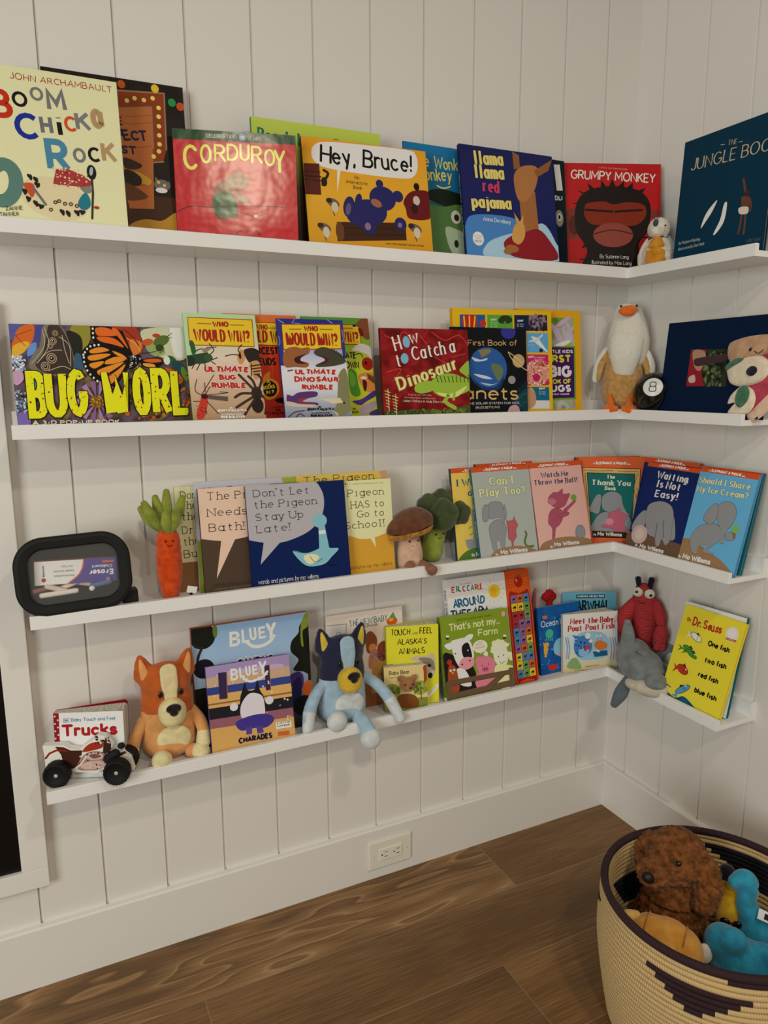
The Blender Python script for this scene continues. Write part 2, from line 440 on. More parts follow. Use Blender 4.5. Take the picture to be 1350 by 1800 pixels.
def plate(name, W, H, th, r, mat, parent, face, edge, art=(), y0=0.0, off=(0, 0), r_left=None):
    """a sheet W x H x th (m) facing -y, printed on its front"""
    ink = Ink(W * 1000, H * 1000)
    o = rrect(0, 0, W, H, r) if r_left is None else [p if p[0] > r + 1e-6 else ((0 if p[0] < r else p[0]), (0 if p[1] < H / 2 else H)) for p in rrect(0, 0, W, H, r)]
    n = len(o); b = min(.0006, th * .3)
    cx, cz = W / 2, H / 2
    ins = lambda p, d: (p[0] + (d if p[0] < cx else -d), p[1] + (d if p[1] < cz else -d))
    rings = [[(ins(p, b)[0], 0, ins(p, b)[1]) for p in o], [(p[0], b, p[1]) for p in o], [(p[0], th - b, p[1]) for p in o], [(ins(p, b)[0], th, ins(p, b)[1]) for p in o]]
    v = [q for rg in rings for q in rg]; f = [tuple(range(n))]; c = [alb(face)]
    for k in range(3):
        for i in range(n): f.append((k * n + i, (k + 1) * n + i, (k + 1) * n + (i + 1) % n, k * n + (i + 1) % n)); c.append(alb(edge))
    f.append(tuple(range(4 * n - 1, 3 * n - 1, -1))); c.append(alb(edge))
    for rec in art: ink.draw(rec)
    m = len(v); v += ink.v; f += [tuple(i + m for i in q) for q in ink.f]; c += ink.c
    v = [(x + off[0], y + y0, z + off[1]) for x, y, z in v]
    return pyd(name, v, f, mat, parent, False, None, c)
PAGES, pnt, pb = newmat('page_edges', .7, .3)
_tc = nd(pnt, 'ShaderNodeTexCoord'); _wv = nd(pnt, 'ShaderNodeTexWave'); _wv.bands_direction = 'Y'; _wv.inputs['Scale'].default_value = 220; _wv.inputs['Distortion'].default_value = .6
pnt.links.new(_tc.outputs['Object'], _wv.inputs['Vector'])
_rp = nd(pnt, 'ShaderNodeValToRGB'); _rp.color_ramp.elements[0].color = (.42, .39, .33, 1); _rp.color_ramp.elements[1].color = (.72, .69, .62, 1)
pnt.links.new(_wv.outputs[0], _rp.inputs[0]); pnt.links.new(_rp.outputs[0], pb.inputs['Base Color'])
def book(kind, name, label, group, M, W, H, t, face, spine, art, sp_art=(), mat=None, pages=None, spread=0, cat='book'):
    """kind h hardcover, p paperback, b board book; local x along the cover, z up it, -y outwards"""
    root = empty(name, mat=M); tag(root, label, cat, group); mat = mat or PRINT
    th = {'h': .0026, 'p': .0007, 'b': .0016}[kind]; r = {'h': .0008, 'p': .0006, 'b': .007}[kind]; ov = {'h': .003, 'p': .0, 'b': .0}[kind]
    fc = plate('front_cover', W, H, th, r, mat, root, face, spine if kind != 'b' else face, art, 0, (0, 0), True)
    a = spread                # the book stands slightly open: its back half turns about the spine edge
    pg = pages or PAGES
    if kind == 'b':
        n = max(4, int(t / .0028)); tt = (t - 2 * th) / n
        bm = bmesh.new()
        for k in range(n):
            o = [p if p[0] > r else ((0 if p[0] < r else p[0]), (.0006 if p[1] < H / 2 else H - .0006)) for p in rrect(0, .0006, W - .0008, H - .0006, r)]
            y0, y1 = th + k * tt + .0002, th + (k + 1) * tt - .0001; ang = a * (k + .5) / n * .7
            def rot(x, y): return (x * math.cos(ang) - (y) * math.sin(ang) * 0, y + x * math.sin(ang))
            A = [bm.verts.new((*rot(p[0], y0), p[1])) for p in o]; B = [bm.verts.new((*rot(p[0], y1), p[1])) for p in o]
            bm.faces.new(A[::-1]); bm.faces.new(B)
            for i in range(len(o)): bm.faces.new((A[i], A[(i + 1) % len(o)], B[(i + 1) % len(o)], B[i]))
        frombm('page_block', bm, pg, root)
    else: box('page_block', .002 if kind == 'h' else .0006, th, ov + .0002, W - ov - .0004, t - th, H - ov - .0002, pg, root, 0)
    if a: 
        bc = plate('back_cover', W, H, th, r, mat, root, spine, spine, (), 0, (0, 0), True)
        for v in bc.data.vertices: x, y = v.co.x, v.co.y; v.co.x, v.co.y = x * math.cos(a) - y * math.sin(a), y + x * math.sin(a) + t - th
    else: plate('back_cover', W, H, th, r, mat, root, spine, spine, (), t - th, (0, 0), True)
    sp = plate('spine', t, H, .0012 if kind == 'h' else .0006, .0003, mat, root, spine, spine, sp_art, 0)
    for v in sp.data.vertices: x, y, z = v.co; bow = .0018 * math.sin(math.pi * min(1, max(0, x / t))) if kind == 'h' else .0004; v.co = (y - bow, t - x, z)
    return root
def frame_of(o, ex, en, ey): return Matrix(((ex[0], -en[0], ey[0], o[0]), (ex[1], -en[1], ey[1], o[1]), (ex[2], -en[2], ey[2], o[2]), (0, 0, 0, 1)))
def pose(wall, u, d, z, yaw, lean, roll, t):
    ax, n = (Vector((1, 0, 0)), Vector((0, -1, 0))) if wall == 'B' else (Vector((0, -1, 0)), Vector((-1, 0, 0)))
    up = Vector((0, 0, 1)); o = ax * u + n * d + up * (z + t * math.sin(lean))
    a2 = math.cos(yaw) * ax + math.sin(yaw) * n; n2 = math.cos(yaw) * n - math.sin(yaw) * ax
    s = math.cos(lean) * up - math.sin(lean) * n2; en = math.cos(lean) * n2 + math.sin(lean) * up
    ex = math.cos(roll) * a2 - math.sin(roll) * s; ey = math.cos(roll) * s + math.sin(roll) * a2
    return frame_of(o, ex, en, ey)
BEAD = plain(0x14110f, .2, .6, None, 'glossy_bead'); THREAD = plain(0x1a1614, .7)
def V3(*a): return Vector(a)
def toy(name, label, loc, rz=0, cat='plush toy', group='soft toys on the ledges'):
    return tag(empty(name, loc, R(rz)), label, cat, group)
def shape(parts):
    bm = bmesh.new()
    for p in parts:
        if p[0] == 'b': bm_ball(bm, p[1], p[2], p[3] if len(p) > 3 else None, 3)
        else: bm_tube(bm, p[1], p[2], **(p[3] if len(p) > 3 else {}))
    return bm
def patch(name, c, r, depth, mat, parent, rot=None): return ball(name, c, (r[0], depth, r[1]), mat, parent, rot)
# ------------------------------------------------------------------ the room
SP, G0, G1, BZ = 0.13333, 0.10975, 0.08448, 0.1414       # board width, first joints from the corner, baseboard height
def paint(name, col, rough, bump):
    m, nt, b = newmat(name, rough, .4)
    n = nd(nt, 'ShaderNodeTexNoise'); n.inputs['Scale'].default_value = 3; n.inputs['Detail'].default_value = 4
    mx = nd(nt, 'ShaderNodeMixRGB'); mx.inputs[1].default_value = tuple(col) + (1,); mx.inputs[2].default_value = tuple(v * .97 for v in col) + (1,)
    nt.links.new(n.outputs[0], mx.inputs[0]); nt.links.new(mx.outputs[0], b.inputs['Base Color'])
    add_bump(nt, b, 180, .12, bump); return m
WALL = paint('white_board_paint', (.80, .775, .74), .5, .0006)
TRIM = paint('satin_white_paint', (.82, .80, .77), .32, .0003)
LEDGE = paint('ledge_white_paint', (.88, .88, .88), .3, .0003)
def boards(name, length, first, top, M):
    xs = []; x = 0.0
    pr = [(0.0, 0.0)]; g = first
    while g < length:
        pr += [(g - .0034, 0), (g - .0026, .0008), (g - .0026, .0042), (g + .0014, .0042), (g + .0014, .0075), (g + .0026, .0075), (g + .0026, .0008), (g + .0034, 0)]; g += SP
    pr.append((length, 0))
    v = []; f = []
    for s, d in pr: v += [M @ Vector((s, d, 0)), M @ Vector((s, d, top))]
    for i in range(len(pr) - 1): f.append((2 * i, 2 * i + 2, 2 * i + 3, 2 * i + 1))
    return tag(pyd(name, v, f, WALL), kind='structure')
boards('wall_back', 3.2, G0, 2.75, Matrix(((-1, 0, 0, 0), (0, 1, 0, 0), (0, 0, 1, 0), (0, 0, 0, 1))))
boards('wall_right', 2.6, G1, 2.75, Matrix(((0, 1, 0, 0), (-1, 0, 0, 0), (0, 0, 1, 0), (0, 0, 0, 1))))
def mitre(bm, prof, L, wall, x_end=None):
    """profile (distance from wall, z) run along a wall from x_end to the corner, mitred there"""
    n = len(prof); A = []; B = []
    for d, z in prof:
        if wall == 'B': A.append(bm.verts.new((-L, -d, z))); B.append(bm.verts.new((-d, -d, z)))
        else: A.append(bm.verts.new((-d, -L, z))); B.append(bm.verts.new((-d, -d, z)))
    bm.faces.new(A); bm.faces.new(B[::-1])
    for i in range(n): bm.faces.new((A[i], B[i], B[(i + 1) % n], A[(i + 1) % n]))
def run(name, prof, L, wall, mat, parent=None):
    bm = bmesh.new(); mitre(bm, prof, L, wall); return frombm(name, bm, mat, parent)
bp = [(.0, 0), (.016, 0), (.016, BZ - .004), (.0135, BZ), (0, BZ)]
tag(run('baseboard_back', bp, 3.2, 'B', TRIM), kind='structure'); tag(run('baseboard_right', bp, 2.6, 'R', TRIM), kind='structure')
# oak floor: boards along the shelf wall
m, nt, b = newmat('oak_floor', .42, .45)
tc = nd(nt, 'ShaderNodeTexCoord'); sx = nd(nt, 'ShaderNodeSeparateXYZ'); nt.links.new(tc.outputs['Object'], sx.inputs[0])
def math_(op, a, bb=None, c=None):
    n = nd(nt, 'ShaderNodeMath', operation=op)
    for i, q in enumerate((a, bb, c)):
        if q is None: continue
        if isinstance(q, (int, float)): n.inputs[i].default_value = q
        else: nt.links.new(q, n.inputs[i])
    return n.outputs[0]
PW = 0.2
row = math_('FLOOR', math_('DIVIDE', math_('SUBTRACT', -0.005, sx.outputs['Y']), PW))
fr = math_('FRACT', math_('DIVIDE', math_('SUBTRACT', -0.005, sx.outputs['Y']), PW))
wn = nd(nt, 'ShaderNodeTexWhiteNoise', noise_dimensions='1D'); nt.links.new(row, wn.inputs['W'])
offx = nd(nt, 'ShaderNodeValToRGB')
cr = offx.color_ramp; cr.interpolation = 'CONSTANT'
xs = math_('ADD', sx.outputs['X'], math_('MULTIPLY', wn.outputs['Value'], 0.0))
# end joints of the first rows, each at its own place
js = (-0.472, -1.2765, -0.653, -1.4, -0.9)
acc = None
for i, j in enumerate(js):
    t = math_('MULTIPLY', math_('COMPARE', row, float(i), .1), j); acc = t if acc is None else math_('ADD', acc, t)
plen = 1.9
px_ = math_('DIVIDE', math_('SUBTRACT', sx.outputs['X'], acc), plen)
pid = math_('ADD', math_('MULTIPLY', row, 7.13), math_('FLOOR', px_)); fx = math_('FRACT', px_)
w2 = nd(nt, 'ShaderNodeTexWhiteNoise', noise_dimensions='1D'); nt.links.new(pid, w2.inputs['W'])
cmb = nd(nt, 'ShaderNodeCombineXYZ')
nt.links.new(math_('ADD', math_('MULTIPLY', sx.outputs['X'], 1.0), math_('MULTIPLY', w2.outputs['Value'], 31.0)), cmb.inputs[0])
nt.links.new(math_('ADD', math_('MULTIPLY', sx.outputs['Y'], 6.5), math_('MULTIPLY', w2.outputs['Value'], 17.0)), cmb.inputs[1])
n1 = nd(nt, 'ShaderNodeTexNoise'); n1.inputs['Scale'].default_value = 1.5; n1.inputs['Detail'].default_value = 2; n1.inputs['Distortion'].default_value = .25; nt.links.new(cmb.outputs[0], n1.inputs['Vector'])
# cathedral figure: contour lines of the stretched noise
rings = math_('FRACT', math_('MULTIPLY', n1.outputs[0], 9.0))
rl = nd(nt, 'ShaderNodeValToRGB'); rl.color_ramp.elements[0].position = 0; rl.color_ramp.elements[0].color = (0, 0, 0, 1); rl.color_ramp.elements[1].position = .8; rl.color_ramp.elements[1].color = (.5, .5, .5, 1)
e = rl.color_ramp.elements.new(.9); e.color = (1, 1, 1, 1); e = rl.color_ramp.elements.new(1.0); e.color = (.0, .0, .0, 1)
nt.links.new(rings, rl.inputs[0])
c2 = nd(nt, 'ShaderNodeCombineXYZ'); nt.links.new(math_('MULTIPLY', sx.outputs['X'], 9.0), c2.inputs[0]); nt.links.new(math_('ADD', math_('MULTIPLY', sx.outputs['Y'], 260.0), math_('MULTIPLY', w2.outputs['Value'], 50.0)), c2.inputs[1])
n2 = nd(nt, 'ShaderNodeTexNoise'); n2.inputs['Scale'].default_value = 1; n2.inputs['Detail'].default_value = 5; nt.links.new(c2.outputs[0], n2.inputs['Vector'])
mixf = math_('ADD', math_('MULTIPLY', n2.outputs[0], .62), math_('MULTIPLY', rl.outputs[0], math_('MULTIPLY', math_('MULTIPLY', math_('LESS_THAN', row, 0.5), math_('LESS_THAN', sx.outputs['X'], -0.472)), .42)))
mixf = math_('ADD', mixf, math_('MULTIPLY', math_('SUBTRACT', n1.outputs[0], .5), .5))
wood = nd(nt, 'ShaderNodeValToRGB'); el = wood.color_ramp.elements
el[0].position = .25; el[0].color = (.12, .062, .022, 1); el[1].position = .85; el[1].color = (.40, .27, .15, 1); e = el.new(.5); e.color = (.25, .14, .057, 1)
nt.links.new(mixf, wood.inputs[0])
tint = nd(nt, 'ShaderNodeMixRGB', blend_type='MULTIPLY'); tint.inputs[0].default_value = 1; nt.links.new(wood.outputs[0], tint.inputs[1])
tr = nd(nt, 'ShaderNodeValToRGB'); tr.color_ramp.elements[0].color = (1.02, .96, .85, 1); tr.color_ramp.elements[1].color = (1.36, 1.28, 1.12, 1); nt.links.new(w2.outputs['Value'], tr.inputs[0]); nt.links.new(tr.outputs[0], tint.inputs[2])
seam = math_('MINIMUM', math_('MULTIPLY', math_('MINIMUM', fr, math_('SUBTRACT', 1.0, fr)), PW), math_('MULTIPLY', math_('MINIMUM', fx, math_('SUBTRACT', 1.0, fx)), plen))
sm = nd(nt, 'ShaderNodeMapRange'); sm.inputs['From Min'].default_value = 0; sm.inputs['From Max'].default_value = .0016; nt.links.new(seam, sm.inputs['Value'])
seam_hilite = nd(nt, 'ShaderNodeMixRGB'); seam_hilite.inputs[1].default_value = (.30, .21, .13, 1); nt.links.new(sm.outputs[0], seam_hilite.inputs[0]); nt.links.new(tint.outputs[0], seam_hilite.inputs[2])  # paler seam lines: the highlight on bevelled board edges, put into the colour
nt.links.new(seam_hilite.outputs[0], b.inputs['Base Color'])
bp_ = nd(nt, 'ShaderNodeBump'); bp_.inputs['Strength'].default_value = .5; bp_.inputs['Distance'].default_value = .0012
nt.links.new(math_('ADD', math_('MULTIPLY', sm.outputs[0], .8), math_('MULTIPLY', n2.outputs[0], .25)), bp_.inputs['Height']); nt.links.new(bp_.outputs[0], b.inputs['Normal'])
OAK = m
tag(pyd('floor', [(-3.2, 0, 0), (0, 0, 0), (0, -4.2, 0), (-3.2, -4.2, 0)], [(0, 3, 2, 1)], OAK), kind='structure')
# picture ledges: back rail, shelf board, front lip
DL, LIPT, LH, BT, RAILT, RAILH = .1306, .0115, .0257, .012, .016, .0465
ZTOP = (1.5706, 1.2192, .8657, .5105)
ZF = [z - LH + BT for z in ZTOP]
NTH = ('highest', 'second highest', 'third highest', 'lowest')
for i, zt in enumerate(ZTOP):
    for wall, L in (('B', 1.585 if i == 0 else 1.5418), ('R', .491)):
        root = empty('picture_ledge', (-.8, 0, zt - LH) if wall == 'B' else (0, -.25, zt - LH))
        tag(root, ('%s white picture ledge on the long paneled wall beside the chalkboard' if wall == 'B' else '%s short white picture ledge on the narrow wall above the basket') % NTH[i], 'shelf', 'long white picture ledges' if wall == 'B' else 'short white picture ledges')
        z0 = zt - LH; inv = root.matrix_world.inverted() if False else Matrix.Translation(-root.location)
        for nm, pr in (('shelf_board', [(RAILT, z0), (DL - LIPT, z0), (DL - LIPT, z0 + BT), (RAILT, z0 + BT)]), ('front_lip', [(DL - LIPT, z0), (DL, z0), (DL, zt - .0008), (DL - .0008, zt), (DL - LIPT + .0008, zt), (DL - LIPT, zt - .0008)]), ('back_rail', [(0, z0), (RAILT, z0), (RAILT, z0 + RAILH), (0, z0 + RAILH)])):
            o = run(nm, pr, L, wall, LEDGE, root); o.data.transform(inv)
# wall outlet on the baseboard
root = empty('wall_outlet', (-.7468, -.016, .0677)); tag(root, 'white electrical outlet plate set sideways on the baseboard', 'outlet')
bm = bmesh.new(); bm_box(bm, -.0623, -.006, -.0386, .0623, 0, .0386, None, .0025); frombm('cover_plate', bm, plain(0xd6cec2, .3), root)
bm = bmesh.new(); bm_box(bm, -.0335, -.0085, -.0168, .0335, -.005, .0168, None, .0015); frombm('receptacle', bm, plain(0xdad2c6, .25), root)
DARK = plain(0x1c1a18, .6)
for cx in (-.0175, .0175):
    for z in (.0065, -.0065): box('slot', cx - .001, -.0088, z - .0008, cx + .008, -.0080, z + .0008, DARK, root, 0)
    ball('ground_slot', (cx - .008, -.0084, 0), (.0024, .0006, .0024), DARK, root, sub=2)
for cx in (-.0485, .0485): ball('screw', (cx, -.006, 0), (.003, .0012, .003), plain(0xc8c0b4, .3), root, sub=2)
# chalkboard in a white frame
root = empty('chalkboard', (-2.15, 0, .24)); tag(root, 'black chalkboard in a flat white wooden frame hanging at the shelf ends', 'chalkboard')
X0, X1, T0, T1, FW, Z0, Z1 = -2.9, -1.5537, .005, .022, .0505, .2400, 1.44
def rel(name, x0, y0, z0, x1, y1, z1, mat): return box(name, x0 + 2.15, y0, z0 - .24, x1 + 2.15, y1, z1 - .24, mat, root, .0015)
rel('writing_surface', X0 + .02, -.012, Z0 + .02, X1 - .02, -.002, Z1 - .02, plain(0x0b0b0c, .35, .4))
rel('frame_rail', X0, -T1, Z0, X1, 0, Z0 + .0433, TRIM); rel('frame_rail', X0, -T1, Z1 - FW, X1, 0, Z1, TRIM)
rel('frame_stile', X0, -T1, Z0 + .0433, X0 + FW, 0, Z1 - FW, TRIM); rel('frame_stile', X1 - FW, -T1, Z0 + .0433, X1, 0, Z1 - FW, TRIM)
# cover prints: positions in millimetres on each cover
ART = {}
ART['boom'] = [('e',0xcdc4a2,129.3,54.9,55.4,36.2,-12),
('t',0x9c3a2c,'JOHN ARCHAMBAULT',75.7,251.9,241.6,255,11.1,'j',-0.018,1),
('t',0xb4381f,'B',48.3,187,72,189,39.9,'b',-0.083,0.997),
('t',0x1c1c1c,'O',78.8,207.9,98.2,209.6,21.4,'b',-0.089,0.996),
('t',0x77787a,'O',107.5,222.4,124.4,223.9,19.1,'b',-0.093,0.996),
('t',0x77787a,'M',133.8,209.8,159.4,212.1,30.3,'b',-0.088,0.996),
('t',0x1f3592,'C',81.3,155.6,112.4,157.8,36.7,'b',-0.071,0.997),
('t',0x6f7378,'H',120.2,167.5,134.4,168.5,26.9,'b',-0.074,0.997),
('t',0x1c1c1c,'i',148.6,167.3,155.3,167.8,33.1,'b',-0.074,0.997),
('t',0xc2552a,'C',159,177.2,175,178.4,22,'b',-0.077,0.997),
('t',0x7a7d80,'K',178.2,181.7,197.9,183.2,27.4,'b',-0.078,0.997),
('t',0xa9906c,'a',205.9,190.8,218.9,191.8,39.5,'b',-0.08,0.997),
('t',0x4d86a0,'R',127.7,106.9,155.7,108.4,46.4,'b',-0.054,0.999),
('t',0x77787a,'O',168.7,124.6,185.3,125.6,20.9,'b',-0.059,0.998),
('t',0x1c1c1c,'C',193.9,128.5,210.4,129.5,21.6,'b',-0.06,0.998),
('t',0xa9906c,'K',218,131.4,237.5,132.6,30.5,'b',-0.06,0.998),
('c',0x5d8077,22.3,(70.7,76.4,66.4,60.4,57.5,48,46.4,42.7,36,45.9,29.2,56.4,27.6,71.7,31.8,87.5,40.5,99.8,51.6,105.3,62,102.4,69,91.8,70.7,76.4)),
('p',0xa03f40,(136,106.6,153,109.9,178.9,101.3,194,90,188.1,78.5,167.4,79.9,129.1,80.3,130.9,88.2)),
('d',(0xcdb9a2,0xcfc6a4,0x8a2a30,),131,75.4,189.5,110.3,60,1.21,2.17,2),
('e',0x1c1c1c,194.2,107.7,8,13.2,0),
('l',0x3a3a38,3.7,(193.7,95.2,193.7,71.8,188.8,25.7)),
('e',0x9fb0ae,193.9,109.5,3,7.9,-10),
('s',0x247a88,(170.6,59,181.3,70.5,188.2,58.2,186.1,45,175.1,39.2,167.2,47)),
('s',0x80807c,(173.4,78.7,192.1,82,190,71.4,180.1,70.4)),
('s',0xb9552f,(82.1,76.4,97.1,76.8,98.2,61.8,92.9,53.7,84.6,65.4)),
('l',0x6a7078,4.1,(97.2,69.3,114.2,43.2)),
('e',0x222120,92.3,88.9,5.2,2.8,-50),
('e',0x222120,94.1,87.6,2.4,5.1,0),
('e',0x222120,101.3,84.9,5.2,2.8,-60),
('e',0x222120,103,83.5,2.4,5.1,0),
('e',0x222120,102.9,76.2,5.2,2.8,-40),
('e',0x222120,104.6,74.9,2.4,5.1,-30),
('e',0x222120,82.1,62.6,5.1,2.8,-75),
('e',0x222120,83.8,61.3,2.3,5.1,-15),
('e',0x222120,86.9,50.6,5.1,2.8,-70),
('e',0x222120,88.6,49.2,2.3,5.1,-30),
('e',0x222120,97.9,44.1,5.2,2.8,-60),
('e',0x222120,99.7,42.7,2.4,5.1,0),
('e',0x222120,105.7,39.8,5.2,2.8,-35),
('e',0x222120,107.5,38.4,2.4,5.1,-45),
('e',0x222120,139.5,32.8,5.3,2.9,-60),
('e',0x222120,141.3,31.4,2.4,5.2,0),
('e',0x222120,148.9,31.1,5.4,2.9,-70),
('e',0x222120,150.7,29.7,2.4,5.2,0),
('e',0x222120,163.7,33.8,5.4,2.9,-40),
('e',0x222120,165.5,32.4,2.5,5.2,0),
('e',0x222120,172.4,35.9,5.4,2.9,-15),
('e',0x222120,174.2,34.5,2.5,5.2,-45),
('c',0x5a4030,1.5,(124.2,35.2,123.7,33.9,122.8,32.9,121.6,32.4,120.4,32.6,119.6,33.5,119.4,34.7,119.8,36.1,120.8,37.1,122,37.5,123.2,37.3,124,36.5,124.2,35.2)),
('c',0x5a4030,1.6,(132.4,48.8,132,47.5,131,46.4,129.8,46,128.6,46.2,127.8,47,127.6,48.3,128,49.6,129,50.6,130.2,51.1,131.4,50.9,132.2,50,132.4,48.8)),
('c',0x5a4030,1.6,(138.6,51.2,138.1,49.9,137.2,48.8,135.9,48.4,134.8,48.6,134,49.4,133.8,50.7,134.2,52,135.1,53,136.4,53.5,137.5,53.3,138.4,52.4,138.6,51.2)),
('c',0x5a4030,1.6,(147.9,47.7,147.4,46.4,146.5,45.4,145.2,44.9,144.1,45.1,143.3,46,143,47.3,143.5,48.6,144.4,49.6,145.7,50.1,146.8,49.9,147.7,49,147.9,47.7)),
('c',0x5a4030,1.6,(157.5,47.9,157.1,46.6,156.1,45.5,154.9,45.1,153.7,45.3,152.9,46.2,152.7,47.4,153.1,48.8,154.1,49.8,155.3,50.3,156.5,50,157.3,49.2,157.5,47.9)),
('c',0x5a4030,1.6,(167.1,45.7,166.6,44.4,165.7,43.4,164.4,42.9,163.2,43.1,162.4,44,162.2,45.3,162.6,46.6,163.6,47.6,164.8,48.1,166,47.9,166.8,47,167.1,45.7)),
('t',0x1d1a18,'ZANNE',50.7,26.5,77.1,30.5,7.1,'j',-0.149,0.989),
('t',0x1d1a18,'TANNER',40.8,16.6,70.1,19.8,6.5,'j',-0.108,0.994),
('e',0xa02f2f,197.8,45.6,4.5,2.6,0)]
ART['nest'] = [('r',0x4a301c,0,0,251.5,105.3),
('n',(0x1a1512,0x2a2018,0x15110f,),0,90.2,251.5,300.8,40,40,1,4),
('p',0x8a4018,(126,278.3,215.6,285.3,212.7,180.2,205.4,156.3,178.1,151.1,176.1,179.5,185.6,179.2,189.7,255.9,123.5,245.4)),
('l',0x8f7a60,2.7,(126,277.8,215.6,284.8,212.7,180.2)),
('l',0x8f7a60,2.8,(178.2,151.6,205.5,156.8)),
('l',0x8f7a60,2.7,(123.5,245.1,190,255.9,188.4,179.6)),
('p',0xb0703c,(123.5,244.5,188.8,254.7,186.4,152,181.9,66.1,136.6,63.3,117.2,160.5)),
('c',0x99582c,1.3,(127.9,234,154.4,233.8,188.7,241.1)),
('c',0x99582c,1.4,(126.9,220.5,153.4,220.2,187.7,227.4)),
('c',0x99582c,1.4,(123.7,177.3,150.2,176.7,184.5,183.5)),
('c',0x99582c,1.4,(118.5,106.7,145,105.6,179.4,111.7)),
('c',0x99582c,1.4,(116.8,84.9,143.4,83.6,177.8,89.5)),
('e',0xf0c874,145.8,261.8,4.1,4.1,0),
('e',0xf0c874,160.1,267.9,4.1,4.1,0),
('e',0xf0c874,177,267,4.1,4.1,0),
('e',0xf0c874,193.6,272.7,4.2,4.1,0),
('e',0xf0c874,203.4,256.4,4.2,4.1,0),
('e',0xf0c874,202.3,240,4.2,4.1,0),
('e',0xf0c874,201.8,222.2,4.2,4.1,0),
('e',0xf0c874,201.2,205.2,4.2,4.1,0),
('e',0xf0c874,200.5,188.7,4.2,4.2,0),
('e',0xf0c874,198.5,175.3,4.2,4.2,0),
('e',0xf0c874,187.8,164.5,4.2,4.2,0),
('e',0xa8541f,137.9,289.9,7,7.5,0),
('e',0xd9b13a,199,291,7.2,7.7,0),
('e',0x2f8a4a,229.2,269.6,7.4,7.7,0),
('e',0xb5532a,244.7,264.1,7.4,7.8,0),
('t',0x1f2048,'PERFECT',82.7,185.7,178.3,191.5,19.3,'J',-0.06,0.998),
('t',0x1f2048,'NEST',96.3,161.3,157.5,165.1,16.7,'J',-0.062,0.998),
('t',0x1f2048,'THE',109.3,212.9,134.4,214.8,16.1,'J',-0.076,0.997),
('s',0x3f2c22,(132.8,156.9,164.2,146.8,155.5,137.7,134.1,138.1)),
('s',0xc09a38,(152.4,133.3,178.7,121,175.1,109.6,153.9,115.7)),
('s',0x2e241a,(133.9,135.4,159.9,124.5,158.7,108,131.8,108.1)),
('s',0x6a4526,(132,110.8,171,90,154,80.2,132.5,81)),
('e',0x6d6d70,200.1,112.1,15.4,10.6,0),
('p',0x6d6d70,(186.6,116.3,187.9,127.4,195.1,119.9)),
('p',0x6d6d70,(207.6,119.8,215.9,119.2,208.3,110.1)),
('e',0xd9d4cc,198,102.2,11.2,5,0),
('e',0xcfae30,193.5,117,3.1,3.1,0),
('e',0xcfae30,204.2,112,3.1,3.1,0),
('s',0xb08a34,(134.3,31.9,162.3,45.1,195.3,45,224.5,61.4,224.2,16.3,132.6,9.8))]
ART['corduroy'] = [('p',0x1c4a2c,(-3.7,218.3,241.8,223.4,241,197.3,-4.9,195.8)),
('t',0xdad7d0,'CELEBRATING',62.9,201.6,121,203,6.6,'c',-0.024,1),
('e',0x6d8ea6,131.6,205.6,6.5,7,0),
('t',0xdad7d0,'50',128.2,202.7,135.1,202.7,5.1,'s',-0.001,1),
('t',0xdad7d0,'YEARS',141.9,201.1,167.6,201.8,6.6,'c',-0.027,1),
('t',0xe3d060,'C',20.5,143.4,42.6,143.4,40.7,'r',0.003,1),
('t',0xe3d060,'O',52,155.9,69.5,155.6,31.1,'r',0.015,1),
('t',0xe3d060,'R',78.5,160.3,96.9,160.1,28.1,'r',0.011,1),
('t',0xe3d060,'D',102.7,163.1,121.3,162.9,27.4,'r',0.011,1),
('t',0xe3d060,'U',127,164,142.4,163.7,27.5,'r',0.024,1),
('t',0xe3d060,'R',149.6,160.9,167.6,160.6,28.4,'r',0.014,1),
('t',0xe3d060,'O',174.5,156.7,191.8,156.3,28.5,'r',0.018,1),
('t',0xe3d060,'Y',193.5,145.7,210.9,145.4,37.7,'r',0.019,1),
('s',0x7c5228,(98.8,129.3,119.5,140.1,139.4,131.3,136.7,113.4,113.9,104.5,100.1,113.7)),
('s',0x774c24,(74.5,108.6,90.4,123.1,104.4,119.8,105.3,94.2,80.6,85.3,73.7,92.9)),
('s',0x22582f,(70.8,90.8,89.4,101.4,109.5,98.3,117.5,74.9,112.7,58,87.2,53.1,72.2,61.3)),
('s',0x774c24,(113.8,102.5,138,95.6,140.8,85.8,125.2,84,115.3,90.7)),
('e',0x6c4520,90.5,53.2,13,4.8,0),
('e',0x6c4520,111,57.2,7.4,4.8,0),
('c',0x4a1418,1.4,(3.6,62.6,28,72.9,68,72.9,137.2,77.7,211.9,78.7)),
('c',0x7a1a22,1.2,(116.3,66.9,136.6,61.7,152.1,58.3,178,65.3)),
('e',0xcdb9a8,152.1,59.1,4.1,3.2,0),
('c',0x3a1214,1.6,(111.2,22.8,116.7,27.8,123.8,30.5)),
('c',0x3a1214,1.6,(149.8,33,155.9,29.1,159,23.6)),
('t',0x3a1214,'R',131.7,23.5,137.1,23.7,8.1,'i',-0.033,0.999)]
ART['bear'] = [('g',(0x2a1f18,0x3f3022,0x5a5236,0x9fb24e,0xb2c058,),0,0,283.9,262.7),
('t',0x177263,"Bear's Loose Tooth",10.9,217.2,247.7,212.7,25.9,'F',0.019,1)]
